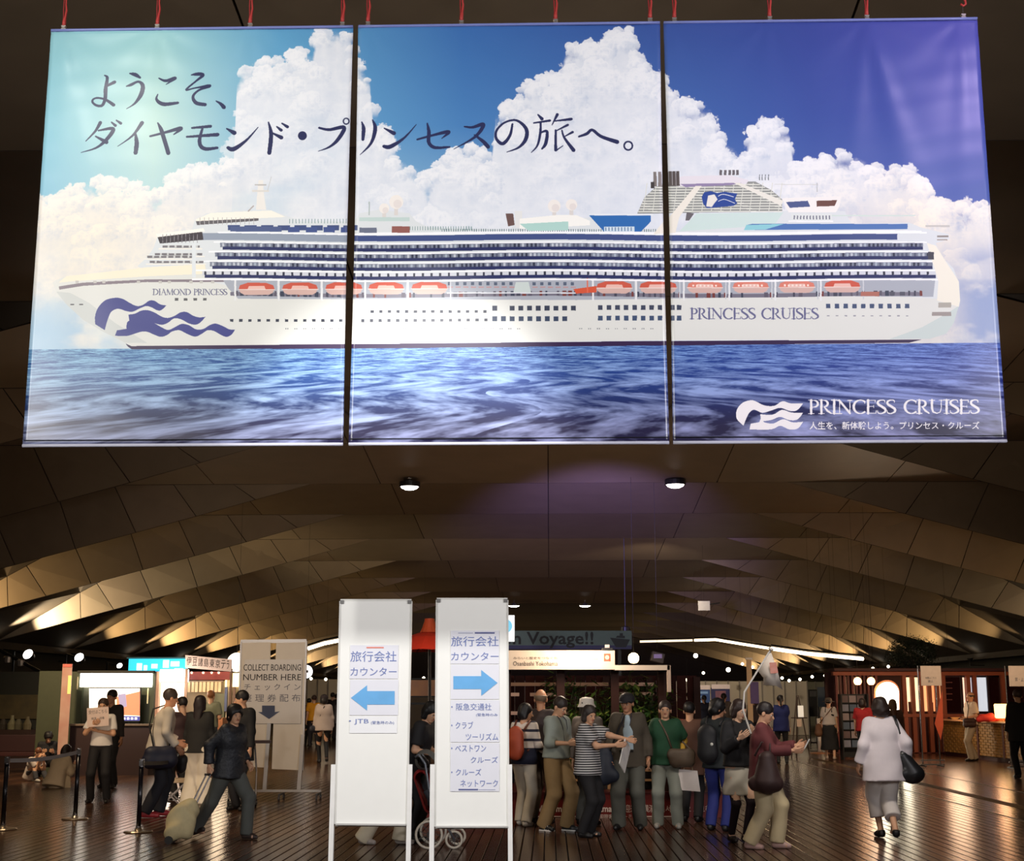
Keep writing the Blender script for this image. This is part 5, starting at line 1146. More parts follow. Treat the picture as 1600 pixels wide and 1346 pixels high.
curtain_wall(1050, 1262, 60, 1065, 12, 'pale partition screen behind the blue posters at the far end'); curtain_wall(1262, 1340, 66, 1066, 6, 'grey-green partition screen behind the dark poster', (150, 146, 122)); curtain_wall(430, 545, 62, 1062, 7, 'pale partition screen between the boarding panels and the left whiteboard', (224, 208, 176))
curtain_wall(545, 1050, 70, 1064, 16, 'dim partition screen far behind the umbrella and shelter', (120, 108, 92))
f = Fr(1099, 55, 1150); 
def poster(x0, x1, yt, yb, Y, c1, head, lab, fig=None):
    f = Fr((x0 + x1) / 2, Y, 1150); e = empty('roller_poster', f.o, 0, lab, 'poster', 'posters at the far end')
    fbox(f, 'sheet', x0, x1, yt, yb, -.02, 0, mat(c1, .5, 0, 0, .3, 3), e); fbox(f, 'header', x0, x1, yt - (5 if head else 0), yt + 2, -.04, .0, mat((216, 200, 196) if head else c1, .5), e)
    for x in (x0 + 1, x1 - 1): a = f.p(x, yb); MB().bar((a[0], .02, a[2]), (a[0], .02, 0), .04).build('post', STEEL, e)
    MB().box(f.x(x0, 1150), f.x(x1, 1150), -.2, .2, 0, .05).build('base', STEEL, e)
    return f, e
f, e = poster(1085, 1109, 1076, 1127, 54, (40, 74, 128), True, 'tall blue poster with rows of pale lettering and a white header')
for i in range(6): fbox(f, 'print_line', 1088, 1106 - (i * 5 % 7), 1081 + i * 7, 1084.5 + i * 7, -.03, -.022, mat((120, 156, 200), .5), e)
f, e = poster(1112, 1140, 1075, 1127, 54, (38, 40, 84), True, 'dark blue poster with a reddish picture and white header'); fbox(f, 'picture', 1118, 1134, 1080, 1096, -.03, -.022, mat((150, 96, 96), .5, col2=(60, 50, 90), scale=4), e)
f, e = poster(1264, 1276, 1078, 1120, 50, (26, 26, 30), False, 'black poster with a pale harbour photograph, right of the far screens'); fbox(f, 'picture', 1265, 1275, 1079, 1089, -.03, -.022, mat((116, 116, 116), .5, col2=(70, 72, 76), scale=6), e)
f, e = poster(1278, 1302, 1074, 1105, 46, (72, 84, 98), False, 'slate blue poster beside the red slatted wall')
f = Fr(1172, 40, 1180); e = empty('tall_roll_banner', f.o, 0, 'very tall narrow cream banner on a post behind the flag', 'banner'); fground(f, 'sheet', 1166, 1174, 1031, 0, .03, mat((214, 186, 150), .6), e); fbox(f, 'top_bar', 1165, 1175.5, 1028, 1031.5, -.03, .05, WHITE, e); fbox(f, 'violet_strip', 1173, 1185, 1066, 1100, -.01, .0, mat((96, 80, 140), .6), e); MB().box(-.2, .2, -.2, .2, 0, .05).build('base', STEEL, e)
# easel
f = Fr(1250, 38, 1185); e = empty('easel', f.o, 0, 'small easel holding a white notice board', 'easel')
zz = f.z(1250, 1128)
for a, b in (((-.02, 0, zz + .7), (-.25, -.1, 0)), ((.02, 0, zz + .7), (.25, -.1, 0)), ((0, .05, zz + .65), (0, .45, 0))): MB().bar(a, b, .03).build('leg', mat((60, 40, 30), .5), e)
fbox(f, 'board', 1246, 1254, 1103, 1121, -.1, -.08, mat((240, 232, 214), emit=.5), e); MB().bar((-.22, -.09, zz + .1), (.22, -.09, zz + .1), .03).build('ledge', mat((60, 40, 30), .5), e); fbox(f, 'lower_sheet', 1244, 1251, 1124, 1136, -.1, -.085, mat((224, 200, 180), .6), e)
ordn = ('first', 'second', 'third', 'fourth', 'fifth', 'sixth', 'seventh', 'eighth', 'ninth', 'tenth', 'eleventh', 'twelfth', 'thirteenth')
LPX = [1073, 1099, 1138, 1160, 1176, 1087, 1222, 1233, 1250, 1269, 1289, 1303, 1310, 1335, 1355, 1364, 1365, 486, 509, 1388]
for i, (px, py) in enumerate(((1073, 1063), (1099, 1052), (1138, 1047), (1160, 1038), (1176, 1043), (1087, 1025), (1222, 1060), (1233, 1064), (1250, 1062), (1269, 1058), (1289, 1056), (1303, 1049), (1310, 1054), (1335, 1050), (1355, 1050), (1364, 1045), (1365, 1050), (486, 1061), (509, 1062), (1483, 1049), (662, 1060), (1388, 1042))):
    Y = 58 if px < 1260 else 44
    if px == 1483: Y = 42
    if px in (1483, 662): LPX.append(px)
    p = AT(px, py, Y); e = empty('small_spotlight', p, 0, 'small glowing spotlight, %s from the left of those %s' % (ordn[sorted(q for q in LPX if (q < 1260) == (Y == 58)).index(px)], 'above the far partition screens' if Y == 58 else 'above the slatted wall'), 'lamp', 'little lamps above the far screens' if Y == 58 else 'little lamps above the slatted wall')
    if px == 1483: e['label'] = 'white bulb above the cafe windows, right of the tree'
    if px == 662: e['label'] = 'small glowing lamp seen under the red umbrella'
    r = .052 * (Y / 50) * (1.6 if px in (1138, 1087, 1303, 1483, 1335) else 1)
    MB().lathe([(.001, -r)] + [(r * math.cos(R(a)), r * math.sin(R(a))) for a in range(-60, 91, 30)], (0, 0, 0), 10).build('bulb', mat((255, 238, 206), emit=9), e); MB().bar((0, .02, r * .6), (0, .02, roofz(p) - p[2]), .005).build('stem', mat((14, 13, 12), .9), e)
# cove lights along the far folds
def led(pts, Y, lab, em=5.0, w_=.07):
    P = [AT(x, y, Y + dy) for x, y, dy in pts]; c = P[0]; e = empty('light_strip', c, 0, lab, 'light', 'bright strips along the far roof folds')
    MB().tube([Vector(p) - Vector(c) for p in P], w_, 6).build('tube', mat((255, 228, 190), emit=em), e); MB().tube([Vector(p) - Vector(c) + Vector((0, .06, w_ * 1.4)) for p in P], w_ * .9, 4).build('holder', hous, e)
led([(1085, 1001, 0), (1118, 1000, 0), (1160, 1007, 0), (1205, 1014, 0)], 72, 'long thin light strip falling from the roof ridge to the flag tip'); led([(1205, 1014, 0), (1262, 1022, 0), (1348, 1030, 2)], 72, 'long light strip right of the flag tip', 6, .1)
led([(1000, 1003, 0), (1082, 1001, 0)], 72, 'faint level light strip above the cube speaker', 1.6, .06); led([(481, 1014, 0), (506, 1006, 0), (531, 1001, 0)], 70, 'bright light strip between the boarding panels and the left whiteboard', 6, .1)
# cube speaker, warm bulb, exit box
e = empty('hanging_speaker', AT(1027, 1028, 34), 0, 'dark cube speaker hanging right of the warm bulb', 'speaker'); MB().box(-.16, .16, -.14, .14, -.12, .12).build('cabinet', mat((40, 34, 44), .4), e, bevel=.02, M=Matrix.Rotation(R(14), 4, 'Y')); MB().box(-.1, .1, -.15, -.14, -.02, .08).build('grille', mat((120, 110, 190), .3), e); MB().bar((0, 0, .1), (0, 0, roofz(e.location) - e.location.z), .005).build('stem', mat((14, 13, 12), .9), e)
e = empty('warm_bulb', AT(990, 1029, 33), 0, 'glowing round warm bulb above the end of the cream sign beam', 'lamp'); MB().lathe([(.001, -.12)] + [(.13 * math.cos(R(a)), .13 * math.sin(R(a))) for a in range(-60, 91, 15)], (0, 0, 0), 16).build('bulb', mat((255, 214, 150), emit=16), e, smooth=True); MB().bar((0, 0, .1), (0, 0, roofz(e.location) - e.location.z), .005).build('stem', mat((14, 13, 12), .9), e); point('bulb_glow', AT(990, 1029, 32.6), 30, (1, .7, .4), .15)
e = empty('square_sign', AT(1100, 947, 50), 0, 'small pale square sign hanging from the roof, above the shelter', 'sign'); MB().box(-.21, .21, -.04, .04, -.17, .17).build('box', mat((150, 146, 136), .5), e); MB().bar((.22, 0, .05), (.6, .2, .12), .04).build('arm', hous, e); MB().bar((0, 0, .15), (0, 0, roofz(e.location) - e.location.z), .005).build('stem', mat((14, 13, 12), .9), e)

# ---- cafe with slatted front, arch, windows and counter
f = Fr(1440, 41, 1180); e = empty('cafe_pavilion', f.o, 0, 'red-brown slatted timber cafe with glowing windows', 'pavilion')
TIM = mat((150, 74, 44), .5, 0, 0, .25, 1, 0, 'grainz'); TIMD = mat((84, 30, 24), .5, 0, 0, .25, 1, 0, 'grainz'); GLO = mat((255, 214, 168), emit=1.5); GLB = mat((214, 224, 236), emit=.75)
fbox(f, 'top_beam', 1300, 1640, 1050, 1056, -.15, .1, TIM, e); fbox(f, 'roof_edge', 1300, 1640, 1045, 1049.5, -.3, .6, mat((60, 18, 18), .6), e); fbox(f, 'rail', 1300, 1640, 1116, 1121, -.12, .06, TIM, e); fground(f, 'base_board', 1300, 1640, 1176, -.1, .1, TIMD, e)
MB().box(f.x(1302, 1116), f.x(1640, 1116), .9, 1.0, 0, f.z(1400, 1050)).build('back_wall', mat((60, 24, 20), .7), e)
for i, x in enumerate(np.arange(1304, 1372, 6.2)):
    a = f.p(x, 1056); b = f.p(x + 3.4, 1056); MB().box(a[0], b[0], -.08, .04, 0, a[2]).build('slat', TIMD if i % 2 else mat((104, 34, 28), .5), e)
for x in (1308, 1320, 1333): fbox(f, 'pale_panel', x, x + 3, 1058, 1090, .05, .1, mat((216, 180, 164), .6), e)
for i, x in enumerate((1408, 1421, 1434, 1447, 1459, 1469)): a = f.p(x, 1056); b = f.p(x + 6, 1056); MB().box(a[0], b[0], -.1, .05, 0, a[2]).build('slat', TIM, e)
for i, x in enumerate((1412, 1418, 1430, 1442, 1453, 1463)): a = f.p(x, 1121); b = f.p(x + 3.4, 1121); MB().box(a[0], b[0], -.06, .02, 0, a[2]).build('lower_slat', TIMD, e)
for (x0, x1, m) in ((1417, 1429, GLO), (1432, 1442, GLO), (1445, 1457, mat((255, 190, 130), emit=.9)), (1460, 1470, mat((255, 170, 110), emit=.8))): fbox(f, 'glowing_pane', x0, x1, 1059, 1112, .10, .14, m, e)
for (x0, x1, y0, y1) in ((1421, 1428, 1097, 1112), (1454, 1459, 1098, 1112)): fbox(f, 'chair_shadow', x0, x1, y0, y1, .06, .09, TIMD, e)
for x in (1508, 1518, 1562, 1600): a = f.p(x, 1056); b = f.p(x + 6, 1056); MB().box(a[0], b[0], -.1, .05, 0, a[2]).build('mullion', TIM, e)
for x in (1500, 1541, 1598): a = f.p(x, 1056); b = f.p(x + 3, 1056); MB().box(a[0], b[0], -.02, .05, f.z(x, 1118), a[2]).build('window_bar', mat((40, 14, 14), .5), e)
fbox(f, 'dark_glass', 1472, 1500, 1059, 1114, .02, .05, mat((38, 12, 14), .12), e); fbox(f, 'glowing_pane', 1500, 1508, 1059, 1112, .1, .14, mat((255, 204, 176), emit=1.2), e); fbox(f, 'glowing_pane', 1520, 1543, 1059, 1112, .1, .14, GLB, e); fbox(f, 'dark_glass', 1545, 1600, 1059, 1114, .02, .05, mat((40, 14, 16), .12), e)
for i, y in enumerate((1066, 1075, 1084, 1093)): fbox(f, 'shelf_mark', 1478, 1488, y, y + 1.6, .0, .02, mat((110, 60, 50), .5), e)
# glowing arch
P = []; f4 = Fr(1387, 37.8, 1180)
c_, r_ = 1386.5, 19
for a in range(180, -1, -12): P.append(f4.p(c_ + r_ * math.cos(R(a)), 1082 - r_ * math.sin(R(a))))
b0, b1 = f4.x(1367.5, 1175), f4.x(1406, 1175)
poly2 = [(b0, 0)] + [(p[0], p[2]) for p in P] + [(b1, 0)]
e = empty('glowing_arch', f4.o, 0, 'tall white glowing arch panel in front of the slatted cafe', 'light')
def inset(PP, k, dz=0): cx = (b0 + b1) / 2; cz = 1.3; return [(cx + (x - cx) * k, cz + (z - cz) * (k if z > .1 else 1)) for x, z in PP]
MB().prism(inset(poly2, .93), .06, 'y', -.04).build('panel', mat((255, 246, 226), emit=3.2), e); MB().prism(poly2, .12, 'y', .0).build('frame', mat((226, 140, 96), .5), e)
area('arch_glow', (f4.X, 37.5, 1.4), (f4.X, 20, .4), 45, 1, 2.2, (1, .86, .62))
for i, x in enumerate((1340, 1361)):
    e = empty('pendant_lamp', AT(x, 1065, 38.4), 0, 'warm pendant bulb, %s of the pair beside the glowing arch' % ('left' if i == 0 else 'right'), 'lamp', 'pendant bulbs by the arch'); MB().lathe([(.001, -.1)] + [(.11 * math.cos(R(a)), .11 * math.sin(R(a))) for a in range(-60, 91, 15)], (0, 0, 0), 12).build('bulb', mat((255, 176, 110), emit=11), e, smooth=True); MB().bar((0, 0, .1), (0, 0, 7.38 - e.location.z), .005).build('cord', BLACK, e)
point('cafe_glow', AT(1350, 1075, 37.6), 40, (1, .6, .35), .2); point('cafe_glow', AT(1490, 1085, 37.4), 60, (1, .62, .38), .3); point('cafe_glow', AT(1560, 1105, 33.5), 18, (1, .5, .28), .15)
# counter with woven front, running obliquely
c0 = G(1472, 1181); c1 = G(1640, 1201); C0, C1 = Vector((c0[0], c0[1], 0)), Vector((c1[0], c1[1], 0)); dv = (C1 - C0); Lc = dv.length; ang = math.atan2(dv.y, dv.x)
e = empty('serving_counter', C0, ang, 'oblique counter with a yellow-brown woven front', 'counter'); zc_ = 1.0
MB().box(0, Lc, .06, .5, .1, zc_ - .04).build('body', mat((60, 36, 20), .7), e); MB().box(-.05, Lc, -.06, .56, zc_ - .04, zc_).build('top', mat((206, 160, 116), .35), e, bevel=.008); MB().box(0, Lc, .1, .5, 0, .1).build('kick_board', mat((60, 20, 16), .6), e)
g = MB()
for i in range(int(Lc / .16)):
    for j in range(12): o_ = .012 * ((i + j) % 2); g.box(i * .16 + .004, i * .16 + .156, .03 - o_, .055, .12 + j * .069, .12 + j * .069 + .06)
g.build('woven_front', mat((136, 100, 44), .6, 0, 0, .25, 3), e, kind='stuff')
for x in (.02, Lc * .38, Lc * .62): MB().box(x, x + .1, .0, .06, .1, zc_ - .04).build('stile', mat((70, 30, 24), .6), e)
def on_counter(px, d):
    nrm = Vector((-dv.y, dv.x, 0)).normalized(); best = min((abs(800 + FPX * (C0 + dv * t + nrm * d).x / ((C0 + dv * t + nrm * d).y * math.cos(TILT)) - px), t) for t in np.linspace(0, 1, 400)); return C0 + dv * best[1] + nrm * d
p = on_counter(1563, .22); e = empty('table_lantern', (p[0], p[1], zc_), 0, 'glowing yellow table lantern on the counter', 'lamp'); MB().lathe([(.13, .08), (.16, .1), (.17, .42), (.15, .44)], (0, 0, 0), 16).build('shade', mat((255, 206, 120), emit=4), e, smooth=True); MB().lathe([(.001, 0), (.12, 0), (.1, .03), (.03, .05), (.03, .1)], (0, 0, 0), 12).build('base', mat((120, 60, 40), .5), e)
S = Solid(.03); S.cap((-.5, 0, .06), (.5, 0, .06), .07, .07, 1.5); S.cap((-.4, -.02, .1), (-.15, .02, .12), .08); S.cap((.35, 0, .1), (.5, 0, .2), .08, .09); v, q = S.mesh(.02, .012, 22); mesh_obj('red_cloth', [(v, q, 0)], [mat((220, 60, 52), .7)], None, label='bright red folded cloth around the lantern on the counter', cat='cloth').location = (p[0] - .05, p[1] + .14, zc_ + .003)
e = MB().lathe([(.001, 0), (.07, 0), (.13, .06), (.125, .06), (.06, .012)], (0, 0, 0), 14).build('bowl', mat((240, 190, 120), .4), None, loc=tuple(on_counter(1490, .2)[:2]) + (zc_,), label='small shallow orange bowl on the counter, left of the man', cat='bowl')
# sign stands
def sign_stand(px, Y, x0, x1, y0, y1, lab, words):
    f = Fr(px, Y, 1190); e = empty('sign_stand', f.o, 0, lab, 'sign', 'pipe sign stands by the cafe')
    a0 = f.x(x0 + 3, 1190); a1 = f.x(x1, 1190); h = f.z(px, y0)
    for a in (a0, a1): MB().cyl((a, 0, .03), (a, 0, h), .016, n=8).build('post', STEEL, e)
    for z in (.06, .16): MB().bar((a0 - .05, 0, z), (a1 + .1, 0, z), .03).build('cross_bar', STEEL, e)
    for a in (a0, a1): MB().bar((a, -.25, .03), (a, .25, .03), .03).build('foot', BLACK, e)
    fbox(f, 'board', x0, x1, y0, y1, -.04, -.01, mat((206, 186, 176), .5), e)
    for (t, u0, u1, v0, v1) in words: f.txt(t, u0, u1, v0, v1, TG, e, -.045)
sign_stand(1455, 33, 1439, 1469, 1041, 1072, 'tall pipe stand with a square notice in front of the slats', [('休憩はこちら', 1445, 1462, 1058, 1061.5), ('禁止', 1449, 1457, 1063, 1067)]); sign_stand(1600, 32, 1577, 1614, 1041, 1073, 'tall pipe stand with a notice at the right edge', [('禁・止', 1585, 1598, 1059, 1065)])
MB().prism([(-.1, 1.0), (.12, 1.75), (.1, .95), (.02, .62)], .02, 'y', 0).build('red_pennant', mat((206, 88, 56), .7), None, loc=(AT(1466, 1110, 32.97)[0], 32.97, 0), label='narrow orange-red pennant hanging on the left pipe stand', cat='flag')
# magazine rack
f = Fr(1336, 37, 1185); e = empty('magazine_rack', f.o, 0, 'black rack with rows of leaflets beside the woman in the black dress', 'rack')
MB().box(-.36, .36, 0, .06, .06, f.z(1336, 1085)).build('back', BLACK, e)
for sx in (-.36, .34): MB().box(sx, sx + .03, -.25, .1, 0, f.z(1336, 1085)).build('side', BLACK, e)
for i in range(6):
    z = .3 + i * .23; MB().box(-.33, .33, -.2 + i * .02, 0, z, z + .02).build('shelf', BLACK, e)
    for j in range(3): MB().box(-.3 + j * .21, -.12 + j * .21, -.12 + i * .02, -.10 + i * .02, z + .022, z + .2).build('leaflet', mat(((150, 150, 168), (120, 96, 96), (96, 110, 130), (170, 150, 150))[(i + j * 2) % 4], .6), e)
for i, (px, py, yt) in enumerate(((1281, 1178, 1123), (1326, 1170, 1122))):
    p = G(px, py); h = AT(px, yt, p[1])[2]; e = empty('white_post', p, 0, 'short white post %s the black dress' % ('left of' if i == 0 else 'right of'), 'post', 'white posts by the rack'); MB().cyl((0, 0, .02), (0, 0, h), .055).build('shaft', WHITE, e, smooth=True); MB().lathe([(.001, 0), (.3, 0), (.28, .03), (.05, .05)], (0, 0, 0), 18).build('base', mat((200, 150, 110), .4), e)
# round-crowned tree
tc_ = AT(1425, 1020, 43.5); e = empty('indoor_tree', (tc_[0], 43.5, 0), 0, 'dark round-crowned indoor tree behind the notice stand', 'tree')
MB().lathe([(.001, 0), (.3, 0), (.36, .5), (.33, .5), (.3, .46), (.001, .46)], (0, 0, 0), 18).build('planter', mat((60, 40, 34), .6), e); r = random.Random(9)
g = MB(); g.tube([(0, 0, .4), (.04, 0, 1.6), (0, 0, 2.6)], [.06, .05, .03], 8)
for k in range(14): a = r.uniform(0, 6.28); g.tube([(0, 0, 2.3), (.35 * math.cos(a), .35 * math.sin(a), 2.7), (.58 * math.cos(a), .55 * math.sin(a), 2.9 + r.uniform(-.3, .3))], [.02, .014, .005], 5)
g.build('trunk', mat((52, 40, 32), .8), e); lf = MB(); LG = [mat(c, .6, 0, 0, .2, 6, spec=.4) for c in ((26, 38, 22), (36, 50, 28), (20, 28, 18), (60, 70, 50))]  # last leaf colour is a painted highlight on scattered leaves
for k in range(5200):
    u = r.uniform(-1, 1); a = r.uniform(0, 6.28); q = r.uniform(.2, 1) ** .45 * (1 + .12 * math.sin(a * 5 + u * 4)); s_ = math.sqrt(1 - u * u); c = Vector((.80 * q * s_ * math.cos(a),   .72 * q * s_ * math.sin(a), tc_[2] + .55 * q * u - .02))
    d = Vector((r.uniform(-1, 1), r.uniform(-1, 1), r.uniform(-.8, .6))).normalized() * r.uniform(.04, .08); w_ = d.cross(Vector((r.uniform(-1, 1), .3, 1))).normalized() * .017; lf.mi = 3 if r.random() < .08 else r.randrange(3)
    lf.add([c, c + d * .5 + w_, c + d, c + d * .5 - w_], [(0, 1, 2, 3)])
lf.build('leaves', LG, e, kind='stuff')
# long low bench and bags at the far left
p = G(20, 1205); e = empty('low_bench', (p[0] + .3, 30.6, 0), 0, 'long dark red bench behind the people on the floor', 'bench'); MB().box(-2.6, 3.2, -.25, .25, .36, .44).build('seat', mat((60, 22, 22), .6), e, bevel=.01)
for x in (-2.4, -.6, 1.2, 3.0): MB().box(x - .04, x + .04, -.2, .2, 0, .36).build('leg', BLACK, e)
MB().box(-2.6, 3.2, .2, .26, .44, .8).build('backrest', mat((50, 20, 22), .6), e, bevel=.01)
# soft blobs: bags
def bag(name, pos, prims, m, lab, cat='bag', extra=None, k=.03, h=.014, wob=.004, rz=0, tubes=(), tm=None):
    S = Solid(k)
    for p in prims: (S.cap if p[0] == 'c' else S.ell)(*p[1:])
    v, q = S.mesh(h, wob, 18, len(lab)); e = empty(name, pos, rz, lab, cat)
    mesh_obj('body', [(v, q, 0)], [m], e)
    for i, t in enumerate(tubes): MB().tube(t[0], t[1], 6).build('strap' if len(t) < 3 else t[2], tm or m, e, smooth=True)
    return e
def suitcase(pos, w_, d_, h, m, lab, rz=0, tilt=0):
    e = empty('suitcase', pos, rz, lab, 'suitcase'); M = Matrix.Rotation(R(tilt), 4, 'X')
    MB().box(-w_ / 2, w_ / 2, -d_ / 2, d_ / 2, .06, h).build('shell', m, e, bevel=.03, M=M)
    g = MB()
    for i in range(5): x = -w_ / 2 + w_ * (i + .8) / 5.6; g.box(x, x + w_ * .06, -d_ / 2 - .008, d_ / 2 + .008, .1, h - .05)
    g.build('rib_mouldings', m, e, M=M)
    for sx in (-1, 1):
        for sy in (-1, 1): g = MB(); c = (sx * (w_ / 2 - .05), sy * (d_ / 2 - .04)); g.cyl((c[0] - .012, c[1], .03), (c[0] + .012, c[1], .03), .028, n=10); g.bar((c[0], c[1], .03), (c[0], c[1], .07), .02); g.build('wheel', BLACK, e, M=M)
    MB().tube([(-.1, d_ / 2 - .03, h - .02), (-.1, d_ / 2 - .03, h + .12), (.1, d_ / 2 - .03, h + .12), (.1, d_ / 2 - .03, h - .02)], .01, 6).build('handle', STEEL, e, M=M)
    return e
suitcase(G(201, 1203), .46, .26, .72, mat((28, 28, 30), .4), 'black upright suitcase behind the man holding a paper', .2); suitcase((G(222, 1200)[0], G(222, 1200)[1] + .6, 0), .44, .26, .66, mat((74, 72, 62), .5), 'grey-green suitcase next to the black one', -.1)
suitcase((G(178, 1200)[0], G(178, 1200)[1] + .3, 0), .4, .26, .5, mat((40, 30, 34), .5), 'low dark suitcase behind the legs of the man holding a paper', .1)
# camp table beside the red shoes
p = G(268, 1262); e = empty('folding_table', p, .1, 'small beige folding table with crossed legs by the red shoes', 'table'); MB().box(-.22, .22, -.16, .16, .36, .42).build('top', mat((190, 168, 140), .6), e, bevel=.008)
for y in (-.13, .13): MB().bar((-.2, y, .36), (.18, y, 0), .02).build('leg', STEEL, e); MB().bar((.2, y, .36), (-.18, y, 0), .02).build('leg', STEEL, e)
# dark trolley behind the walking woman
p = G(378, 1262); e = empty('bag_trolley', p, .2, 'dark folding bag trolley behind the walking woman', 'trolley')
for sx in (-.2, .2): MB().tube([(sx, .1, 0.06), (sx, .12, .5), (sx * .8, .2, .92)], .014, 6).build('side_tube', STEEL, e); MB().cyl((sx - .015, .1, .06), (sx + .015, .1, .06), .06).build('wheel', BLACK, e)
MB().box(-.22, .22, -.3, .12, .06, .09).build('platform', BLACK, e); MB().box(-.2, .4, -.05, .25, .93, .97).build('clip_board', mat((60, 40, 36), .5), e); MB().tube([(-.16, .2, .92), (.16, .2, .92)], .014, 6).build('handle', BLACK, e)
# ================================================================== people
def ellm(c, r, n=8, m=6):
    V = [(c[0], c[1], c[2] - r[2])]; F = []
    for j in range(1, m):
        a = -math.pi / 2 + math.pi * j / m
        for i in range(n): t = 2 * math.pi * i / n; V.append((c[0] + r[0] * math.cos(a) * math.cos(t), c[1] + r[1] * math.cos(a) * math.sin(t), c[2] + r[2] * math.sin(a)))
    V.append((c[0], c[1], c[2] + r[2]))
    for i in range(n): F.append((0, 1 + (i + 1) % n, 1 + i))
    for j in range(m - 2):
        for i in range(n): a = 1 + j * n + i; b = 1 + j * n + (i + 1) % n; F.append((a, b, b + n, a + n))
    for i in range(n): F.append((len(V) - 1, 1 + (m - 2) * n + i, 1 + (m - 2) * n + (i + 1) % n))
    return np.array(V), F
_HC = {}
def head_parts(far):
    if ('head', far) in _HC: return _HC[('head', far)]
    S = Solid(.02)
    S.ell((0, .012, .135), (.075, .092, .096)); S.ell((0, -.022, .085), (.061, .066, .088)); S.ell((0, -.052, .022), (.034, .032, .024))
    S.cap((0, -.083, .108), (0, -.106, .076), .008, .013, k=.012); S.cap((-.03, -.076, .119), (.03, -.076, .119), .012, k=.015)
    for s in (-1, 1): S.ell((s * .079, .014, .095), (.011, .021, .032), k=.008); S.ell((s * .03, -.088, .103), (.017, .010, .009), neg=True)
    S.cap((0, .006, .03), (0, .012, -.09), .052, .056)
    v, q = S.mesh(.011 if far else .0065)
    P = [(v, q, 0)]
    for s in (-1, 1):
        a, b = ellm((s * .030, -.0745, .103), (.0145, .0105, .0085)); P.append((a, b, 1)); a, b = ellm((s * .030, -.0825, .103), (.0062, .0035, .0066), 8, 5); P.append((a, b, 2)); a, b = ellm((s * .031, -.0845, .1235), (.019, .006, .0042), 8, 5); P.append((a, b, 2))
    a, b = ellm((0, -.0855, .0525), (.022, .009, .0068)); P.append((a, b, 3))
    _HC[('head', far)] = P; return P
def hair_mesh(style, far):
    k = (style, far)
    if k in _HC: return _HC[k]
    S = Solid(.02); S.ell((0, .020, .150), (.087, .101, .097))
    if style in ('bob', 'long', 'bigbob'): S.ell((0, .038, .085), (.094 if style != 'bigbob' else .114, .085, .105)); S.cap((-.074, .01, .12), (-.080, .022, .03), .024); S.cap((.074, .01, .12), (.080, .022, .03), .024)
    if style == 'long': S.cap((0, .05, .1), (0, .085, -.16), .085, .06, .7)
    if style == 'ponytail': S.cap((0, .10, .15), (0, .135, .0), .035, .025); S.cap((0, .135, .0), (0, .12, -.08), .025, .012)
    if style == 'bun': S.ell((0, .115, .17), (.042, .036, .042))
    if style == 'curly': S.ell((0, .02, .14), (.105, .112, .11)); S.ell((0, .05, .07), (.095, .08, .07))
    S.ell((0, -.105, .055), (.078, .088, .096), neg=True, k=.005); S.cut((0, -1, -.55), .062 - .0 if style in ('bob', 'bigbob', 'long') else .07)
    z0 = {'short': .045, 'bob': -.02, 'bigbob': -.05, 'long': -.22, 'ponytail': -.2, 'bun': .04, 'curly': .02, 'thin': .06}[style]
    n = Vector((0, .35 if style in ('short', 'bun', 'thin') else 0, -1)).normalized(); S.cut(n, -z0 + .03)
    if style == 'thin': S.cut((0, 0, 1), .155)
    v, q = S.mesh(.013 if far else .009, .005 if style in ('curly', 'bigbob') else .0028, 42, 3); _HC[k] = (v, q); return _HC[k]
def hand_mesh():
    if 'hand' in _HC: return _HC['hand']
    S = Solid(.010)        # wrist at the origin, fingers down -z, thumb forward (-y), palm towards -x
    S.cap((0, 0, .03), (0, 0, -.01), .024, .024, .95); S.cap((.0, -.018, -.03), (0, -.022, -.085), .016, .015); S.cap((0, .0, -.03), (0, .0, -.088), .016, .015); S.cap((0, .02, -.03), (0, .022, -.082), .015, .014)
    for i, (y, L) in enumerate(((-.030, .068), (-.010, .078), (.010, .072), (.028, .056))):
        a = Vector((0, y * .95, -.085)); b = a + Vector((-.006, y * .08, -.42 * L)); c = b + Vector((-.016, 0, -.30 * L)); d = c + Vector((-.016, 0, -.16 * L))
        S.cap(a, b, .0092, .0088, k=.004); S.cap(b, c, .0088, .0080, k=.004); S.cap(c, d, .0080, .0068, k=.004)
    S.cap((0, -.022, -.022), (-.012, -.050, -.055), .014, .011, k=.01); S.cap((-.012, -.050, -.055), (-.02, -.056, -.086), .011, .009, k=.004)
    v, q = S.mesh(.0048); _HC['hand'] = (v, q); return _HC['hand']
def ik(a, b, l1, l2, pole):
    a, b, pole = Vector(a), Vector(b), Vector(pole); d = b - a; L = min(d.length, (l1 + l2) * .998); d = d.normalized(); b = a + d * L
    x = (l1 * l1 - l2 * l2 + L * L) / (2 * L); hgt = math.sqrt(max(0, l1 * l1 - x * x)); p = pole - d * pole.dot(d); p = p.normalized() if p.length > 1e-6 else Vector((0, 1, 0))
    return a + d * x + p * hgt, b
SKIN = {'a': ((214, 164, 130), (196, 116, 100)), 'b': ((196, 142, 108), (176, 98, 84)), 'c': ((222, 178, 148), (206, 128, 112))}
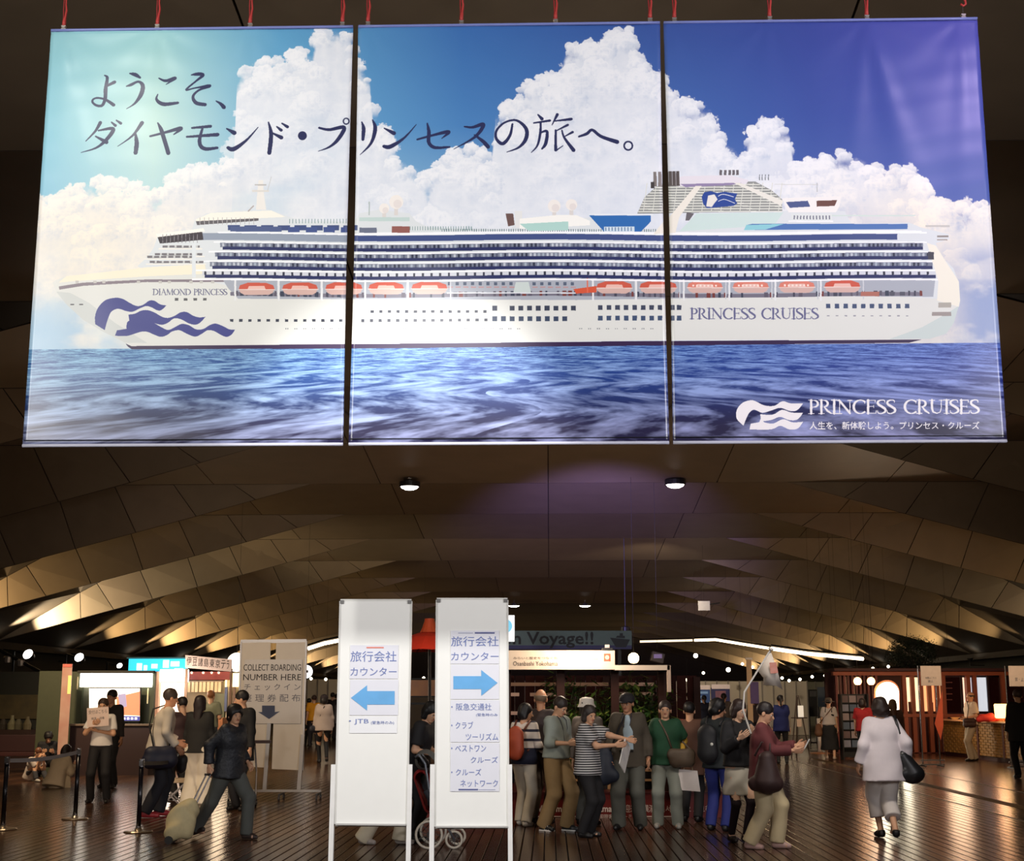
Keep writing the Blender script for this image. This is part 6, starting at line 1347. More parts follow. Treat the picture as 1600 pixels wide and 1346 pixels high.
def person(px, pyf, pyt, rz, label, top, bottom, hair=('short', (30, 24, 22)), shoes=(24, 22, 22), skin='a', lean=.02, feet=None, hands=None, head=(0, 0), hip=.92, hat=None, Y=None, H=None,
           pole=(None, None), kpole=None, loc=None, female=False, group=None, hipy=0.0, fat=1.0, seed=None, z0=0.0):
    g0 = loc or (G(px, pyf) if Y is None else (AT(px, 1200, Y)[0], Y, 0)); X, Yw = g0[0], g0[1]
    if H is None: H = AT(px, pyt, Yw)[2] * 1.0 / (1 - lean * lean * .6)
    s = H / 1.70; far = Yw > 27; seed = seed if seed is not None else int(px)
    e = empty('person', (X, Yw, z0), R(rz), label, 'person', group)
    tone, lip = SKIN[skin]; skm = mat(tone, .55, 0, 0, .05, 14); hm = mat(hair[1], .5, 0, 0, .25, 30) if hair else None
    pel = Vector((0, hipy, hip)); ny = -lean; nz = math.sqrt(max(.01, .25 - lean * lean)); neck = pel + Vector((0, ny, nz))
    def sp(z, x=0.0, y=0.0): t = (z - .92) / .5; return tuple(pel + (neck - pel) * t + Vector((x, y, 0)))
    shw = .148 if female else .165
    sh = {1: Vector(sp(1.385, shw)), -1: Vector(sp(1.385, -shw))}; hp = {1: pel + Vector((.088, 0, -.03)), -1: pel + Vector((-.088, 0, -.03))}
    feet = feet or {}; hands = hands or {}; ft = {1: feet.get('L', (.10, -.01, 0)), -1: feet.get('R', (-.10, .01, 0))}
    hd = {1: hands.get('L', (shw + .075, -.04 - lean * .6, .80)), -1: hands.get('R', (-shw - .075, -.04 - lean * .6, .80))}
    arm = {}; leg = {}
    for k in (1, -1):
        tgt = Vector(hd[k]); pl = pole[0 if k == 1 else 1] or (k * .35, .7, -.4)
        dirn = (tgt - sh[k]); wr = tgt - dirn.normalized() * .07 if dirn.length > .3 else tgt
        el, wr = ik(sh[k], wr, .275, .245, pl); arm[k] = (el, wr)
        an = Vector((ft[k][0], ft[k][1] + .03, .085 + ft[k][2])); kn, an = ik(hp[k], an, .43, .42, kpole or (k * .06, -1, 0)); leg[k] = (kn, an)
    hb = .018 if far else .0145
    S = Solid(.035)
    S.ell(sp(.93), (.155 * fat, .108 * fat, .12)); S.cap(sp(1.0), sp(1.16), .125 * fat, .125 * fat, .74); S.cap(sp(1.27, -.07), sp(1.27, .07), .108, .108, .9); S.cap(sp(1.385, -shw + .02), sp(1.385, shw - .02), .05); S.cap(sp(1.36), sp(1.48), .06, .052)
    for k in (1, -1):
        el, wr = arm[k]; kn, an = leg[k]
        S.cap(sh[k], el, .046, .038); S.cap(el, wr, .037, .025); S.cap(hp[k], kn, .082 * fat, .056); S.cap(kn, an, .053, .036)
        if bottom[0] in ('skirt', 'shorts') or True: S.cap(an - Vector((0, 0, .04)), an + Vector((0, -.10, -.05)), .034, .03)
    v, q = S.mesh(hb)
    HM = Matrix.Translation(Vector(sp(1.47))) @ Matrix.Rotation(R(head[0]), 4, 'Z') @ Matrix.Rotation(R(head[1]) + lean * .7, 4, 'X')
    def xf(M, V): A = np.array(M); return V @ A[:3, :3].T + A[:3, 3]
    parts = [(v * s, q, 0)] + [(xf(HM, a) * s, b, m) for a, b, m in head_parts(far)]
    hv, hq = hand_mesh()
    for k in (1, -1):
        el, wr = arm[k]; d = (wr - el).normalized(); Rm = Vector((0, 0, -1)).rotation_difference(d).to_matrix().to_4x4()
        vv = hv.copy(); qq = hq
        if k == -1: vv[:, 0] *= -1; qq = hq[:, ::-1]
        parts.append((xf(Matrix.Translation(wr) @ Rm, vv) * s, qq, 0))
    mesh_obj('body', parts, [skm, mat((236, 230, 224), .3), mat((34, 24, 22), .3), mat(lip, .5)], e)
    # ---- upper garment
    nm, tm, sleeve, hem, loose = top[0], top[1], top[2], top[3], top[4]
    o = .018 + loose; hc = .019 if far else .0135
    T = Solid(.03)
    T.cap(sp(1.27, -.07), sp(1.27, .07), .108 + o * .8, .108 + o * .8, .92); T.cap(sp(1.385, -shw + .02), sp(1.385, shw - .02), .050 + o * .5); T.cap(sp(1.02), sp(1.2), .128 * fat + o, .126 * fat + o, .78)
    if hem < .98:
        a = sp(1.05); T.cap(a, (a[0], pel[1] - lean * (hem - .92) * 1.0, hem + hip - .92), .135 * fat + o, (.158 * fat + o) * (top[5] if len(top) > 5 else 1.0), .74, flat1=True)
    for k in (1, -1):
        el, wr = arm[k]
        if sleeve == 'long': T.cap(sh[k], el, .048 + o * .32, .040 + o * .42); T.cap(el, el.lerp(wr, .93), .039 + o * .42, .032 + o * .55, flat1=True)
        elif sleeve == 'roll': T.cap(sh[k], el, .048 + o * .35, .042 + o * .5); T.cap(el, el.lerp(wr, .35), .041 + o * .5, .039 + o * .5, flat1=True)
        elif sleeve == 'short': T.cap(sh[k], sh[k].lerp(el, .78), .050 + o * .45, .054 + o * .7, flat1=True)
    T.ell(sp(1.49, 0, -.014), (.064, .070, .06), neg=True, k=.004)
    v, q = T.mesh(hc, .006, 17, seed); to = mesh_obj(nm, [(v * s, q, 0)], [tm], e)
    # ---- lower garment
    kind, bm2 = bottom[0], bottom[1]; w_ = bottom[2] if len(bottom) > 2 else (.098, .072, .064); cuff = bottom[3] if len(bottom) > 3 else .06
    B = Solid(.028); B.ell(tuple(pel + Vector((0, 0, .01))), (.168 * fat, .12 * fat, .125))
    if kind == 'skirt':
        kz = cuff; B = Solid(.02); cx = (ft[1][0] + ft[-1][0]) / 2; cy = (ft[1][1] + ft[-1][1]) / 2; B.cap(tuple(pel + Vector((0, 0, .12))), tuple(pel + Vector((cx * .4, cy * .4, -.1))), .135 * fat, .165 * fat, .76); B.cap(tuple(pel + Vector((cx * .4, cy * .4, -.1))), (cx, cy, kz), .165 * fat, w_[0], .78, flat1=True)
        v, q = B.mesh(hc, .009, 24, seed + 1)
    else:
        for k in (1, -1):
            kn, an = leg[k]; L = (an - kn).length; end = kn.lerp(an, min(1.08, 1 + (.085 - cuff) / max(.2, L)))
            B.cap(hp[k], kn, w_[0] * fat, w_[1]); B.cap(kn, end, w_[1], w_[2], flat1=True)
        B.cut((0, 0, 1), hip + .135); v, q = B.mesh(hc, .0055, 15, seed + 2)
    mesh_obj({'trousers': 'trousers', 'skirt': 'skirt'}[kind], [(v * s, q, 0)], [bm2], e)
    # ---- shoes
    for k in (1, -1):
        an = leg[k][1]; lift = an.z - .085; c = Vector((an.x, an.y, lift)); t_ = ft[k][3] if len(ft[k]) > 3 else 0
        A = Solid(.015); toe = -.155 if not female else -.135
        A.cap((0, .028, .04), (0, toe * .6, .036), .041, .040); A.cap((0, toe * .6, .034), (0, toe, .028), .038, .032); A.cap((0, .02, .05), (0, .012, .085), .042, .043, flat1=True); A.cut((0, 0, -1), 0.0)
        v, q = A.mesh(.011 if not far else .015); Rm = Matrix.Translation(c) @ Matrix.Rotation(R(t_), 4, 'X') @ Matrix.Rotation(R(k * 7), 4, 'Z'); sv = xf(Rm, v); mz = sv[:, 2].min(); 
        if mz < .002: sv[:, 2] += .002 - mz
        so = mesh_obj('shoe', [(sv * s, q, 0)], [mat(shoes, .45)], e)
        if len(shoes_sole) and far is False:
            V2 = sv[v[:, 2] < .014]
    if hair: v, q = hair_mesh(hair[0], far); mesh_obj('hair', [(xf(HM, v) * s, q, 0)], [hm], e)
    if hat:
        kind, hcx = hat; g = MB()
        if kind == 'cap': g.lathe([(.101, .0), (.1, .045), (.075, .085), (.03, .1), (.001, .102)], (0, .015, .135), 20, sy=1.08); g.prism([(-.07, -.07), (-.055, -.13), (0, -.155), (.055, -.13), (.07, -.07)], .008, 'z', .137)
        elif kind == 'sun': g.lathe([(.17, -.02), (.175, -.012), (.1, .004), (.098, .06), (.08, .09), (.001, .098)], (0, .012, .14), 22, sy=1.05)
        elif kind == 'bucket': g.lathe([(.128, -.03), (.102, .02), (.096, .08), (.06, .1), (.001, .1)], (0, .012, .135), 20, sy=1.08)
        elif kind == 'beret': g.lathe([(.098, -.005), (.12, .03), (.115, .06), (.07, .085), (.001, .09)], (0, .015, .14), 20, sy=1.08)
        V = xf(HM, np.array(g.v)) * s; g.v = [tuple(p) for p in V]; g.build('hat', hcx, e, smooth=True)
    e_ = {'e': e, 's': s, 'arm': arm, 'sp': sp, 'sh': sh, 'pel': pel, 'HM': HM, 'leg': leg, 'loc': Vector((X, Yw, z0)), 'rz': R(rz)}
    return e_
shoes_sole = ()
def W(P, v): c, s_ = math.cos(P['rz']), math.sin(P['rz']); v = Vector(v) * P['s']; return P['loc'] + Vector((v.x * c - v.y * s_, v.x * s_ + v.y * c, v.z))
def carried(P, c, prims, m, lab, straps=(), sr_=.009, sm=None, cat='bag', name='shoulder_bag', wob=.004, extra=None, names=None):
    """a bag on or in the hands of person P; centre c and shapes in the person's frame"""
    S = Solid(.025); c = Vector(c)
    for p in prims: (S.cap if p[0] == 'c' else S.ell)(*p[1:])
    v, q = S.mesh(.013, wob, 22, len(lab)); e = empty(name, W(P, c), P['rz'], lab, cat)
    mesh_obj('body', [(v * P['s'], q, 0)], [m], e)
    for i, st in enumerate(straps): MB().tube([(Vector(a) - c) * P['s'] for a in st], sr_, 6).build('strap', sm or m, e, smooth=True)
    return e
def flat_item(P, c, w_, h, m, lab, name, cat, rot=(0, 0, 0), t=.003):
    e = MB().box(-w_ / 2, w_ / 2, -t, t, -h / 2, h / 2).build(name, m, None, loc=W(P, c), label=lab, cat=cat); e.rotation_euler = (R(rot[0]), R(rot[1]), P['rz'] + R(rot[2])); return e
def lanyard(P, m, badge=True, z1=1.12):
    f = lambda z, x: tuple(Vector(P['sp'](z, x)) * P['s'])
    y = -.135 * P['s']
    g = MB(); pts = []
    for (z, x, dy) in ((1.455, .055, -.3), (1.40, .062, -.75), (1.30, .045, -1.0), (z1 + .05, .008, -1.02)): p = f(z, x); pts.append((p[0], p[1] + y * -dy, p[2]))
    g.tube(pts, .005, 5); g.tube([(2 * f(1.3, 0)[0] - p[0], p[1], p[2]) for p in pts], .005, 5); g.build('lanyard', m, P['e'])
    if badge: p = f(z1, 0); MB().box(p[0] - .045, p[0] + .045, p[1] + y * 1.04 - .004, p[1] + y * 1.04, p[2] - .06, p[2] + .05).build('badge', mat((230, 230, 236), .3), P['e'])
def cl(c, var=.1, r=.8, **k): return mat(c, r, 0, 0, var, k.pop('scale', 18), **k)
BLK = cl((26, 25, 28)); CHAR = cl((38, 38, 44)); WHT = cl((232, 228, 224), .04); NAVY = cl((34, 38, 62)); GREY = cl((122, 124, 116)); DGREY = cl((70, 72, 70)); KHA = cl((150, 122, 82)); CRM = cl((214, 200, 166), .06); DKHAIR = (26, 22, 22)
STRAIGHT = (.098, .074, .066); WIDE = (.10, .09, .092); SLIM = (.088, .062, .050)

# -- left group
P = person(153, 1255, 1092, 4, 'staff man in white short-sleeved shirt holding a paper before his face', ('shirt', WHT, 'short', .93, .008), ('trousers', BLK, STRAIGHT), hair=('short', (60, 44, 36)), feet={'L': (.135, -.02, 0), 'R': (-.135, .0, 0)},
           hands={'R': (-.09, -.24, 1.26), 'L': (-.06, -.2, 1.12)}, pole=((.9, .2, -.4), (-.6, .2, -.9)))
flat_item(P, (-.02, -.27, 1.40), .33, .29, mat((228, 206, 196), .6), 'pale paper with writing held up in front of the staff man', 'paper_sheet', 'paper', (0, -4, 0))
q = W(P, (-.02, -.275, 1.40)); e0 = [o for o in bpy.data.objects if o.name.startswith('paper_sheet')][-1]
lettering('受付はこちら', -.14, .14, .05, .11, mat((100, 90, 90), .6), e0, -.0045); lettering('検温・消毒', -.1, .1, -.04, .0, mat((100, 90, 90), .6), e0, -.0045)
P = person(170, 1240, 1079, -10, 'man in a dark shirt standing behind the paper-holding man', ('shirt', cl((44, 36, 34)), 'long', .9, .012), ('trousers', BLK, STRAIGHT), Y=25.5, head=(-10, 5), skin='b')
P = person(98, 1190, 1087, 60, 'woman in a dark jacket and beret looking down at her phone', ('jacket', cl((40, 34, 34)), 'long', .82, .02), ('trousers', BLK, STRAIGHT), hair=('bob', DKHAIR), hat=('beret', BLK), hands={'R': (-.05, -.28, 1.08), 'L': (.08, -.28, 1.08)}, head=(0, 28), female=True, Y=31.5)
flat_item(P, (0.02, -.31, 1.13), .07, .14, BLACK, 'small dark phone held by the woman in the beret', 'phone', 'phone', (50, 0, 0), .005)
def sitter(px, py, lab, rz, topc, botc, hairs, Hn=1.55, **k):
    return person(px, py, 0, rz, lab, topc, botc, hair=hairs, H=Hn, hip=.14, **k)
P = sitter(47, 1192, 'child with short brown hair sitting on the floor chin in hands', 55, ('shirt', cl((196, 184, 176)), 'short', .85, .02), ('trousers', cl((60, 60, 66)), (.09, .07, .06)), ('short', (104, 62, 40)), Hn=1.28, feet={'L': (.14, -.52, 0), 'R': (-.12, -.48, 0)}, hands={'L': (.08, -.44, .56), 'R': (-.05, -.42, .56)}, lean=.24, head=(0, 14), kpole=(0, -.3, 1), shoes=(190, 186, 180), Y=27.6)
P = sitter(86, 1212, 'person in a cream shirt dress squatting on the floor, back turned', 155, ('shirt', cl((214, 194, 164), .06), 'long', .80, .045, 1.2), ('skirt', cl((208, 190, 160), .08), (.30, 0, 0), .03), ('bob', (44, 32, 30)), Hn=1.5, feet={'L': (.12, -.2, 0), 'R': (-.1, -.16, 0)}, hands={'L': (.16, -.4, .4), 'R': (-.14, -.4, .42)}, lean=.22, head=(0, 26), kpole=(0, -.5, 1), female=True, Y=25.6)
P = person(72, 1200, 0, 20, 'person in black crouching between the child and the cream dress', ('jacket', cl((28, 27, 30)), 'long', .85, .03), ('trousers', BLK, STRAIGHT), hair=('curly', (22, 20, 20)), H=1.5, hip=.32, feet={'L': (.16, -.1, 0), 'R': (-.14, -.05, 0)}, hands={'L': (.12, -.42, .5), 'R': (-.1, -.42, .5)}, lean=.22, head=(0, 30), kpole=(0, -1, .6), Y=29.4)
for i, (px, py, s_, c, lab) in enumerate(((112, 1192, .2, (30, 28, 32), 'rounded black backpack on the floor right of the woman in the beret'), (128, 1196, .17, (56, 36, 38), 'maroon holdall on the floor left of the man holding a paper'), (60, 1196, .16, (60, 60, 66), 'checked grey bag on the floor beside the seated child'), (180, 1192, .16, (84, 60, 50), 'brown holdall on the floor under the television'))):
    p = G(px, py); bag('bag', (p[0], p[1] + (2.6 if i != 2 else -1.2), .004), [('c', (-.12, 0, s_), (.12, 0, s_), s_, s_, .8), ('c', (-.1, 0, s_ * 1.7), (.1, 0, s_ * 1.6), s_ * .7, s_ * .6, .8)], mat(c, .7) if i != 2 else mat((190, 186, 186), .7, kind='checks', col2=(40, 40, 46), scale=22), lab, tubes=[([(-.1, 0, s_ * 2.1), (-.06, 0, s_ * 2.6), (.06, 0, s_ * 2.6), (.1, 0, s_ * 2.1)], .012)])
P = person(110, 1190, 1120, 200, 'dark-clothed person bending over the bags behind the beret woman', ('jacket', cl((34, 26, 30)), 'long', .85, .03), ('trousers', BLK, STRAIGHT), hair=('short', DKHAIR), H=1.6, lean=.32, hands={'L': (.12, -.6, .75), 'R': (-.1, -.6, .72)}, Y=33.2, head=(0, 20))
P = person(243, 1277, 1077, 112, 'man in a white jersey with striped cuffs and red shoes', ('jersey', cl((226, 214, 198), .04), 'long', .86, .03), ('trousers', cl((28, 28, 36)), (.1, .085, .08)), hair=('short', (52, 38, 32)), shoes=(170, 44, 50), lean=.10, skin='b', feet={'L': (.12, -.08, 0), 'R': (-.12, .12, 0)}, hands={'L': (.2, -.3, .92), 'R': (-.24, -.22, .86)}, fat=1.1, head=(10, 8))
for k in (1, -1):
    el, wr = P['arm'][k]; g = MB()
    for u in (.80, .87): a = el.lerp(wr, u) * P['s']; b = el.lerp(wr, u + .03) * P['s']; g.tube([a, b], .0555 * P['s'], 12)
    g.build('cuff_stripe', NAVY, P['e'])
carried(P, (-.30, .02, .80), [('c', (0, -.13, -.05), (0, .13, -.05), .11, .11, 1), ('c', (0, -.12, .05), (0, .12, .05), .09, .09, 1)], mat((30, 32, 52), .6), 'navy shoulder bag at the hip of the man in the white jersey', [[(-.27, -.1, .9), (-.21, -.12, 1.15), (-.08, -.13, 1.40), (.06, -.06, 1.47), (.0, .1, 1.42), (-.15, .16, 1.2), (-.27, .1, .9)]], .011, BLK)
carried(P, (.24, -.34, .72), [('c', (-.08, 0, 0), (.08, 0, 0), .1, .1, .8), ('c', (-.07, 0, -.08), (.07, 0, -.08), .09, .09, .8)], mat((46, 44, 46), .4), 'black bag with silver trim held by the red shoes man', [[(-.06, 0 - .34, .82), (.18, -.34, .9), (.3, -.34, .82)]][:0])
P2 = person(282, 1245, 1090, -130, 'dark-haired person raising folded hands beyond the white jersey', ('shirt', cl((70, 50, 52)), 'long', .9, .02), ('trousers', BLK, STRAIGHT), hands={'L': (.05, -.28, 1.32), 'R': (-.05, -.28, 1.3)}, skin='c', Y=22.5, head=(0, 10))
P = person(306, 1266, 1088, 172, 'long-haired woman in a black jacket and wide white trousers, back turned', ('jacket', cl((30, 30, 30)), 'long', .84, .03, 1.02), ('trousers', cl((214, 206, 190), .05), (.125, .13, .15), .05), hair=('long', (34, 24, 26)), female=True, shoes=(180, 160, 140), head=(-12, 0), fat=1.08)
P = person(325, 1180, 1080, 165, 'brown-haired man in a grey-green shirt at the noren shop, back turned', ('shirt', cl((126, 128, 104)), 'short', .9, .02), ('trousers', DGREY, STRAIGHT), hair=('short', (140, 88, 50)), Y=32.2, hands={'L': (.12, -.3, 1.1), 'R': (-.12, -.3, 1.1)})
P = person(377, 1262, 1080, -30, 'person in a black suit just behind the walking woman in black', ('jacket', cl((20, 20, 22)), 'long', .70, .03), ('trousers', BLK, STRAIGHT), hair=('short', DKHAIR), head=(-60, 10), Y=20.6, hands={'L': (.24, -.1, .8)})
P = person(354, 1311, 1096, 62, 'grey-trousered woman in a quilted black jacket walking and towing a case', ('jacket', mat((34, 36, 42), .55, 0, 0, .3, 24, .5), 'long', .80, .045, 1.05), ('trousers', cl((84, 86, 82), .06), (.11, .085, .078), .05), hair=('curly', (26, 22, 22)), shoes=(60, 48, 44), female=True, feet={'L': (.05, -.30, 0), 'R': (-.05, .42, .03, -18)}, hip=.87, hands={'R': (-.24, .16, .84), 'L': (.24, -.12, .86)}, head=(-25, 6), lean=.05, fat=1.08)
# the towed case, lying behind her
hr = W(P, (-.24, .16, .80)); base = Vector((G(270, 1318)[0], G(270, 1318)[1], 0)); e = empty('rolling_suitcase', base, 0, 'beige draped wheeled case towed by the woman in black', 'suitcase')
d = (hr - base); d_ = d.normalized()
S = Solid(.04); a = d_ * .10; b = d_ * .34; S.cap(a + Vector((-.03, -.05, .04)), b + Vector((-.05, -.05, .0)), .12, .12, 1.0); S.cap(a + Vector((.0, .08, .05)), b + Vector((-.02, .08, .02)), .12, .11, 1.0); S.cap(a + Vector((.08, 0, .02)), b + Vector((.05, 0, .04)), .09, .10); v, q = S.mesh(.014, .022, 16, 4); mesh_obj('body', [(v + [0, 0, .02], q, 0)], [cl((206, 190, 146), .15)], e)
MB().tube([d_ * .5, d_ * (d.length - .01)], .009, 6).build('handle_tube', STEEL, e); MB().tube([d_ * .5 + Vector((.05, 0, 0)), d_ * (d.length - .01) + Vector((.05, 0, 0))], .009, 6).build('handle_tube', STEEL, e); MB().tube([d_ * (d.length - .01) + Vector((-.02, 0, 0)), d_ * (d.length - .01) + Vector((.07, 0, 0))], .014, 6).build('grip', BLACK, e)
for sy in (-.12, .12): MB().cyl((-.02, sy - .015, .045), (-.02, sy + .015, .045), .045, n=12).build('wheel', BLACK, e); MB().bar((0, sy, .05), tuple(d_ * .2 + Vector((0, sy * .6, 0))), .025).build('bracket', BLACK, e)
P = person(488, 1150, 1087, 200, 'person in a bright yellow T-shirt in the far passage', ('shirt', cl((236, 160, 30), .04), 'short', .86, .03), ('trousers', cl((50, 44, 50)), SLIM), hair=('short', (60, 40, 34)), feet={'L': (.08, -.2, 0), 'R': (-.08, .2, 0)}, Y=46)
P = person(480, 1150, 1092, 170, 'dark-clothed person left of the yellow T-shirt', ('shirt', cl((70, 60, 84)), 'short', .9, .03), ('trousers', BLK, SLIM), Y=48)
P = person(504, 1193, 1086, 196, 'woman in a black cap, pale grey top and black leggings walking away', ('shirt', cl((186, 170, 160), .06), 'long', .80, .05, 1.08), ('trousers', BLK, (.085, .06, .045)), hair=('bob', DKHAIR), hat=('cap', cl((40, 30, 34))), female=True, feet={'L': (.07, -.12, 0), 'R': (-.06, .22, .06, -30)})
carried(P, (.2, .0, .84), [('c', (-.08, 0, 0), (.08, 0, 0), .09, .09, .6)], mat((28, 28, 40), .6), 'small navy shoulder bag of the woman in the black cap', [[(.16, .03, .92), (.1, .12, 1.2), (-.0, .1, 1.42)]], .012, BLK)
for px, yt, c, lab in ((517, 1083, (40, 34, 40), 'dark figure seen far off just right of the black-capped woman'), (524, 1085, (110, 106, 112), 'grey-clothed figure far off beside the left whiteboard')): person(px, 1140, yt, 170, lab, ('shirt', cl(c), 'long', .6, .03), ('trousers', cl(c), STRAIGHT), Y=54)
# -- between the boards
P = person(604, 1305, 1105, 70, 'person in cream trousers mostly hidden behind the left whiteboard', ('shirt', cl((90, 84, 80)), 'long', .9, .02), ('trousers', cl((196, 184, 160), .08), (.1, .09, .1), .05), shoes=(150, 140, 134), feet={'L': (.08, -.2, 0), 'R': (-.08, .24, 0)}, hip=.89, Y=15.9, H=1.5)
P = person(646, 1310, 1105, 70, 'dark-haired person in black pushing the red pushchair', ('shirt', BLK, 'short', .86, .03), ('trousers', BLK, STRAIGHT), hair=('bob', (24, 22, 22)), hands={'L': (.1, -.36, .98), 'R': (-.1, -.36, .98)}, head=(-20, 24), lean=.16, Y=16.1, H=1.60)
# -- centre group
P = person(819, 1291, 1100, 152, 'woman in a striped top and cream trousers with an orange backpack', ('top', mat((40, 40, 62), .8, kind='stripes', scale=8.5, var=.28, col2=(228, 216, 208)), 'long', .84, .02), ('trousers', cl((206, 198, 184), .05), (.1, .08, .078), .05), hair=('bob', (22, 20, 24)), female=True, shoes=(220, 216, 212), hands={'R': (-.2, -.24, .98), 'L': (.14, -.28, 1.06)}, head=(-50, 10), feet={'L': (.1, -.1, 0), 'R': (-.1, .1, 0)})
S_ = carried(P, (.02, .22, 1.17), [('c', (0, 0, .10), (0, .02, -.12), .12, .14, .6), ('c', (0, .05, -.14), (0, .04, -.02), .1, .1, .6)], mat((176, 74, 44), .6), 'orange-brown backpack worn by the woman in the striped top', [[(.09, .16, 1.34), (.11, .02, 1.46), (.12, -.11, 1.36), (.13, -.08, 1.12), (.12, .12, 1.04)], [(-.09, .16, 1.34), (-.11, .02, 1.46), (-.12, -.11, 1.36), (-.13, -.08, 1.12), (-.12, .12, 1.04)]], .014, mat((110, 60, 44), .6), name='backpack')
MB().lathe([(.16, .0), (.178, .02), (.185, -.16), (.16, -.16)], (0, 0, .93), 16, sy=.75).build('tied_jacket', NAVY, P['e'], smooth=True)
P = person(844, 1288, 1078, 150, 'taller grey-haired man in dark clothes behind the orange backpack', ('shirt', cl((60, 50, 50)), 'long', .88, .02), ('trousers', cl((84, 68, 52)), STRAIGHT), hair=('thin', (130, 110, 90)), head=(30, 0), skin='b', Y=18.4)
P = person(870, 1299, 1089, 48, 'man in a pale green-grey shirt and khaki trousers, hands folded', ('shirt', cl((150, 158, 150), .05), 'roll', .92, .03), ('trousers', KHA, (.108, .095, .09), .05), hair=('short', (50, 40, 36)), shoes=(30, 32, 34), hands={'L': (.02, -.34, 1.08), 'R': (-.08, -.32, 1.06)}, head=(5, 26), fat=1.04, feet={'L': (.11, -.1, 0), 'R': (-.1, .1, 0)})
lanyard(P, mat((50, 50, 60), .6), False, 1.08)
for k in (1, -1):
    an = P['leg'][k][1] * P['s']; g = MB(); g.prism([(-.05, .04), (.05, .04), (.052, -.10), (.03, -.15), (-.03, -.15), (-.052, -.10)], .014, 'z', .003); g.v = [(a + an.x, b + an.y, c) for a, b, c in g.v]; g.build('shoe_sole', WHITE, P['e'])
    g = MB()
    for j in (0, 1, 2): g.bar((an.x + k * .0445, an.y - .05 - j * .03, .02), (an.x + k * .040, an.y - .03 - j * .03, .068), .009, .004)
    g.build('shoe_stripes', WHITE, P['e'])
P = person(919, 1309, 1096, 64, 'woman in a thin-striped black and white top, pointing right', ('top', mat((26, 26, 32), .8, kind='stripes', scale=36, var=.5, col2=(206, 204, 204)), 'short', .80, .035, 1.05), ('trousers', BLK, (.1, .08, .07)), hair=('bob', (56, 48, 44)), female=True, fat=1.12, hands={'L': (.12, -.60, 1.24), 'R': (-.1, -.5, 1.16)}, pole=((.2, .2, -1), (-.2, .2, -1)), head=(-30, 12), H=1.52, shoes=(22, 20, 22))
flat_item(P, (.08, -.50, 1.05), .2, .34, mat((232, 228, 224), .5), 'sheaf of white papers held by the pointing woman', 'papers', 'paper', (0, 35, 0), .006)
P = person(917, 1284, 1091, 150, 'person in a white bucket hat behind the pointing woman', ('shirt', cl((110, 100, 92)), 'long', .9, .02), ('trousers', DGREY, STRAIGHT), hair=('bob', (60, 54, 50)), hat=('bucket', cl((214, 206, 196), .05)), Y=18.2)
P = person(984, 1297, 1084, -14, 'capped man in a brown jacket, light blue shirt and grey trousers', ('jacket', cl((78, 70, 58), .08), 'long', .78, .035, 1.04), ('trousers', cl((86, 86, 78), .06), (.11, .095, .09), .05), hair=('short', (60, 56, 54)), hat=('cap', cl((36, 34, 38))), skin='b', hands={'R': (-.22, -.14, .86), 'L': (.27, .0, .82)}, head=(-12, 10), fat=1.12, feet={'L': (.13, .02, 0), 'R': (-.14, -.02, 0)})
sh_ = Solid(.02); sp_ = P['sp']; sh_.cap(Vector(sp_(1.40, .01, -.10)), Vector(sp_(1.22, .02, -.135)), .035, .062, .35); sh_.cap(Vector(sp_(1.22, .02, -.135)), Vector(sp_(.99, .02, -.145)), .062, .075, .35, flat1=True); v, q = sh_.mesh(.011); mesh_obj('shirt', [(v * P['s'], q, 0)], [cl((176, 196, 206), .05)], P['e'])
MB().tube([(x * P['s'], (-.165 + .5 * x * x) * P['s'], .985 * P['s']) for x in (-.08, -.03, .03, .09)], .016, 6).build('belt', BLACK, P['e'])
lanyard(P, mat((40, 40, 60), .6), False, 1.2)
carried(P, (-.28, -.2, .80), [('c', (0, 0, .13), (0, 0, -.1), .10, .145, .62), ('c', (-.08, 0, -.13), (.1, 0, -.12), .09, .09, .7)], mat((34, 40, 54), .6), 'navy rucksack hanging from the hand of the capped man', [[(-.3, -.2, .98), (-.27, -.19, 1.06), (-.2, -.2, .98)], [(-.02, -.17, 1.42), (-.1, -.2, 1.24), (-.2, -.22, .98)]], .012, BLK, name='rucksack')
P = person(1043, 1295, 1096, -6, 'woman in a dark green blouse and pale grey trousers', ('blouse', cl((30, 74, 48), .1), 'short', .84, .04, 1.0), ('trousers', cl((140, 144, 134), .05), (.102, .086, .08), .05), hair=('short', (58, 48, 44)), female=True, shoes=(150, 146, 140), hands={'R': (-.26, -.04, .84), 'L': (.24, -.1, .95)}, fat=1.06, feet={'L': (.14, -.02, 0), 'R': (-.13, 0, 0)}, lean=.0)
for k in (1, -1):
    el, wr = P['arm'][k]; A = Solid(.02); A.cap(P['sh'][k].lerp(el, .7), el, .05, .046); A.cap(el, el.lerp(wr, .86), .046, .038, flat1=True); v, q = A.mesh(.013, .003, 20); mesh_obj('under_sleeve', [(v * P['s'], q, 0)], [cl((204, 160, 60), .06)], P['e'])
carried(P, (.2, -.17, .96), [('c', (-.11, 0, .03), (.12, 0, .03), .08, .08, .7), ('c', (-.06, 0, -.05), (.1, 0, -.05), .10, .09, .7)], mat((96, 80, 64), .6), 'slouchy brown shoulder bag of the woman in green', [[(.08, -.15, 1.06), (.02, -.16, 1.24), (-.08, -.08, 1.44), (-.02, .08, 1.44), (.18, .1, 1.2), (.32, -.1, 1.06)]], .013)
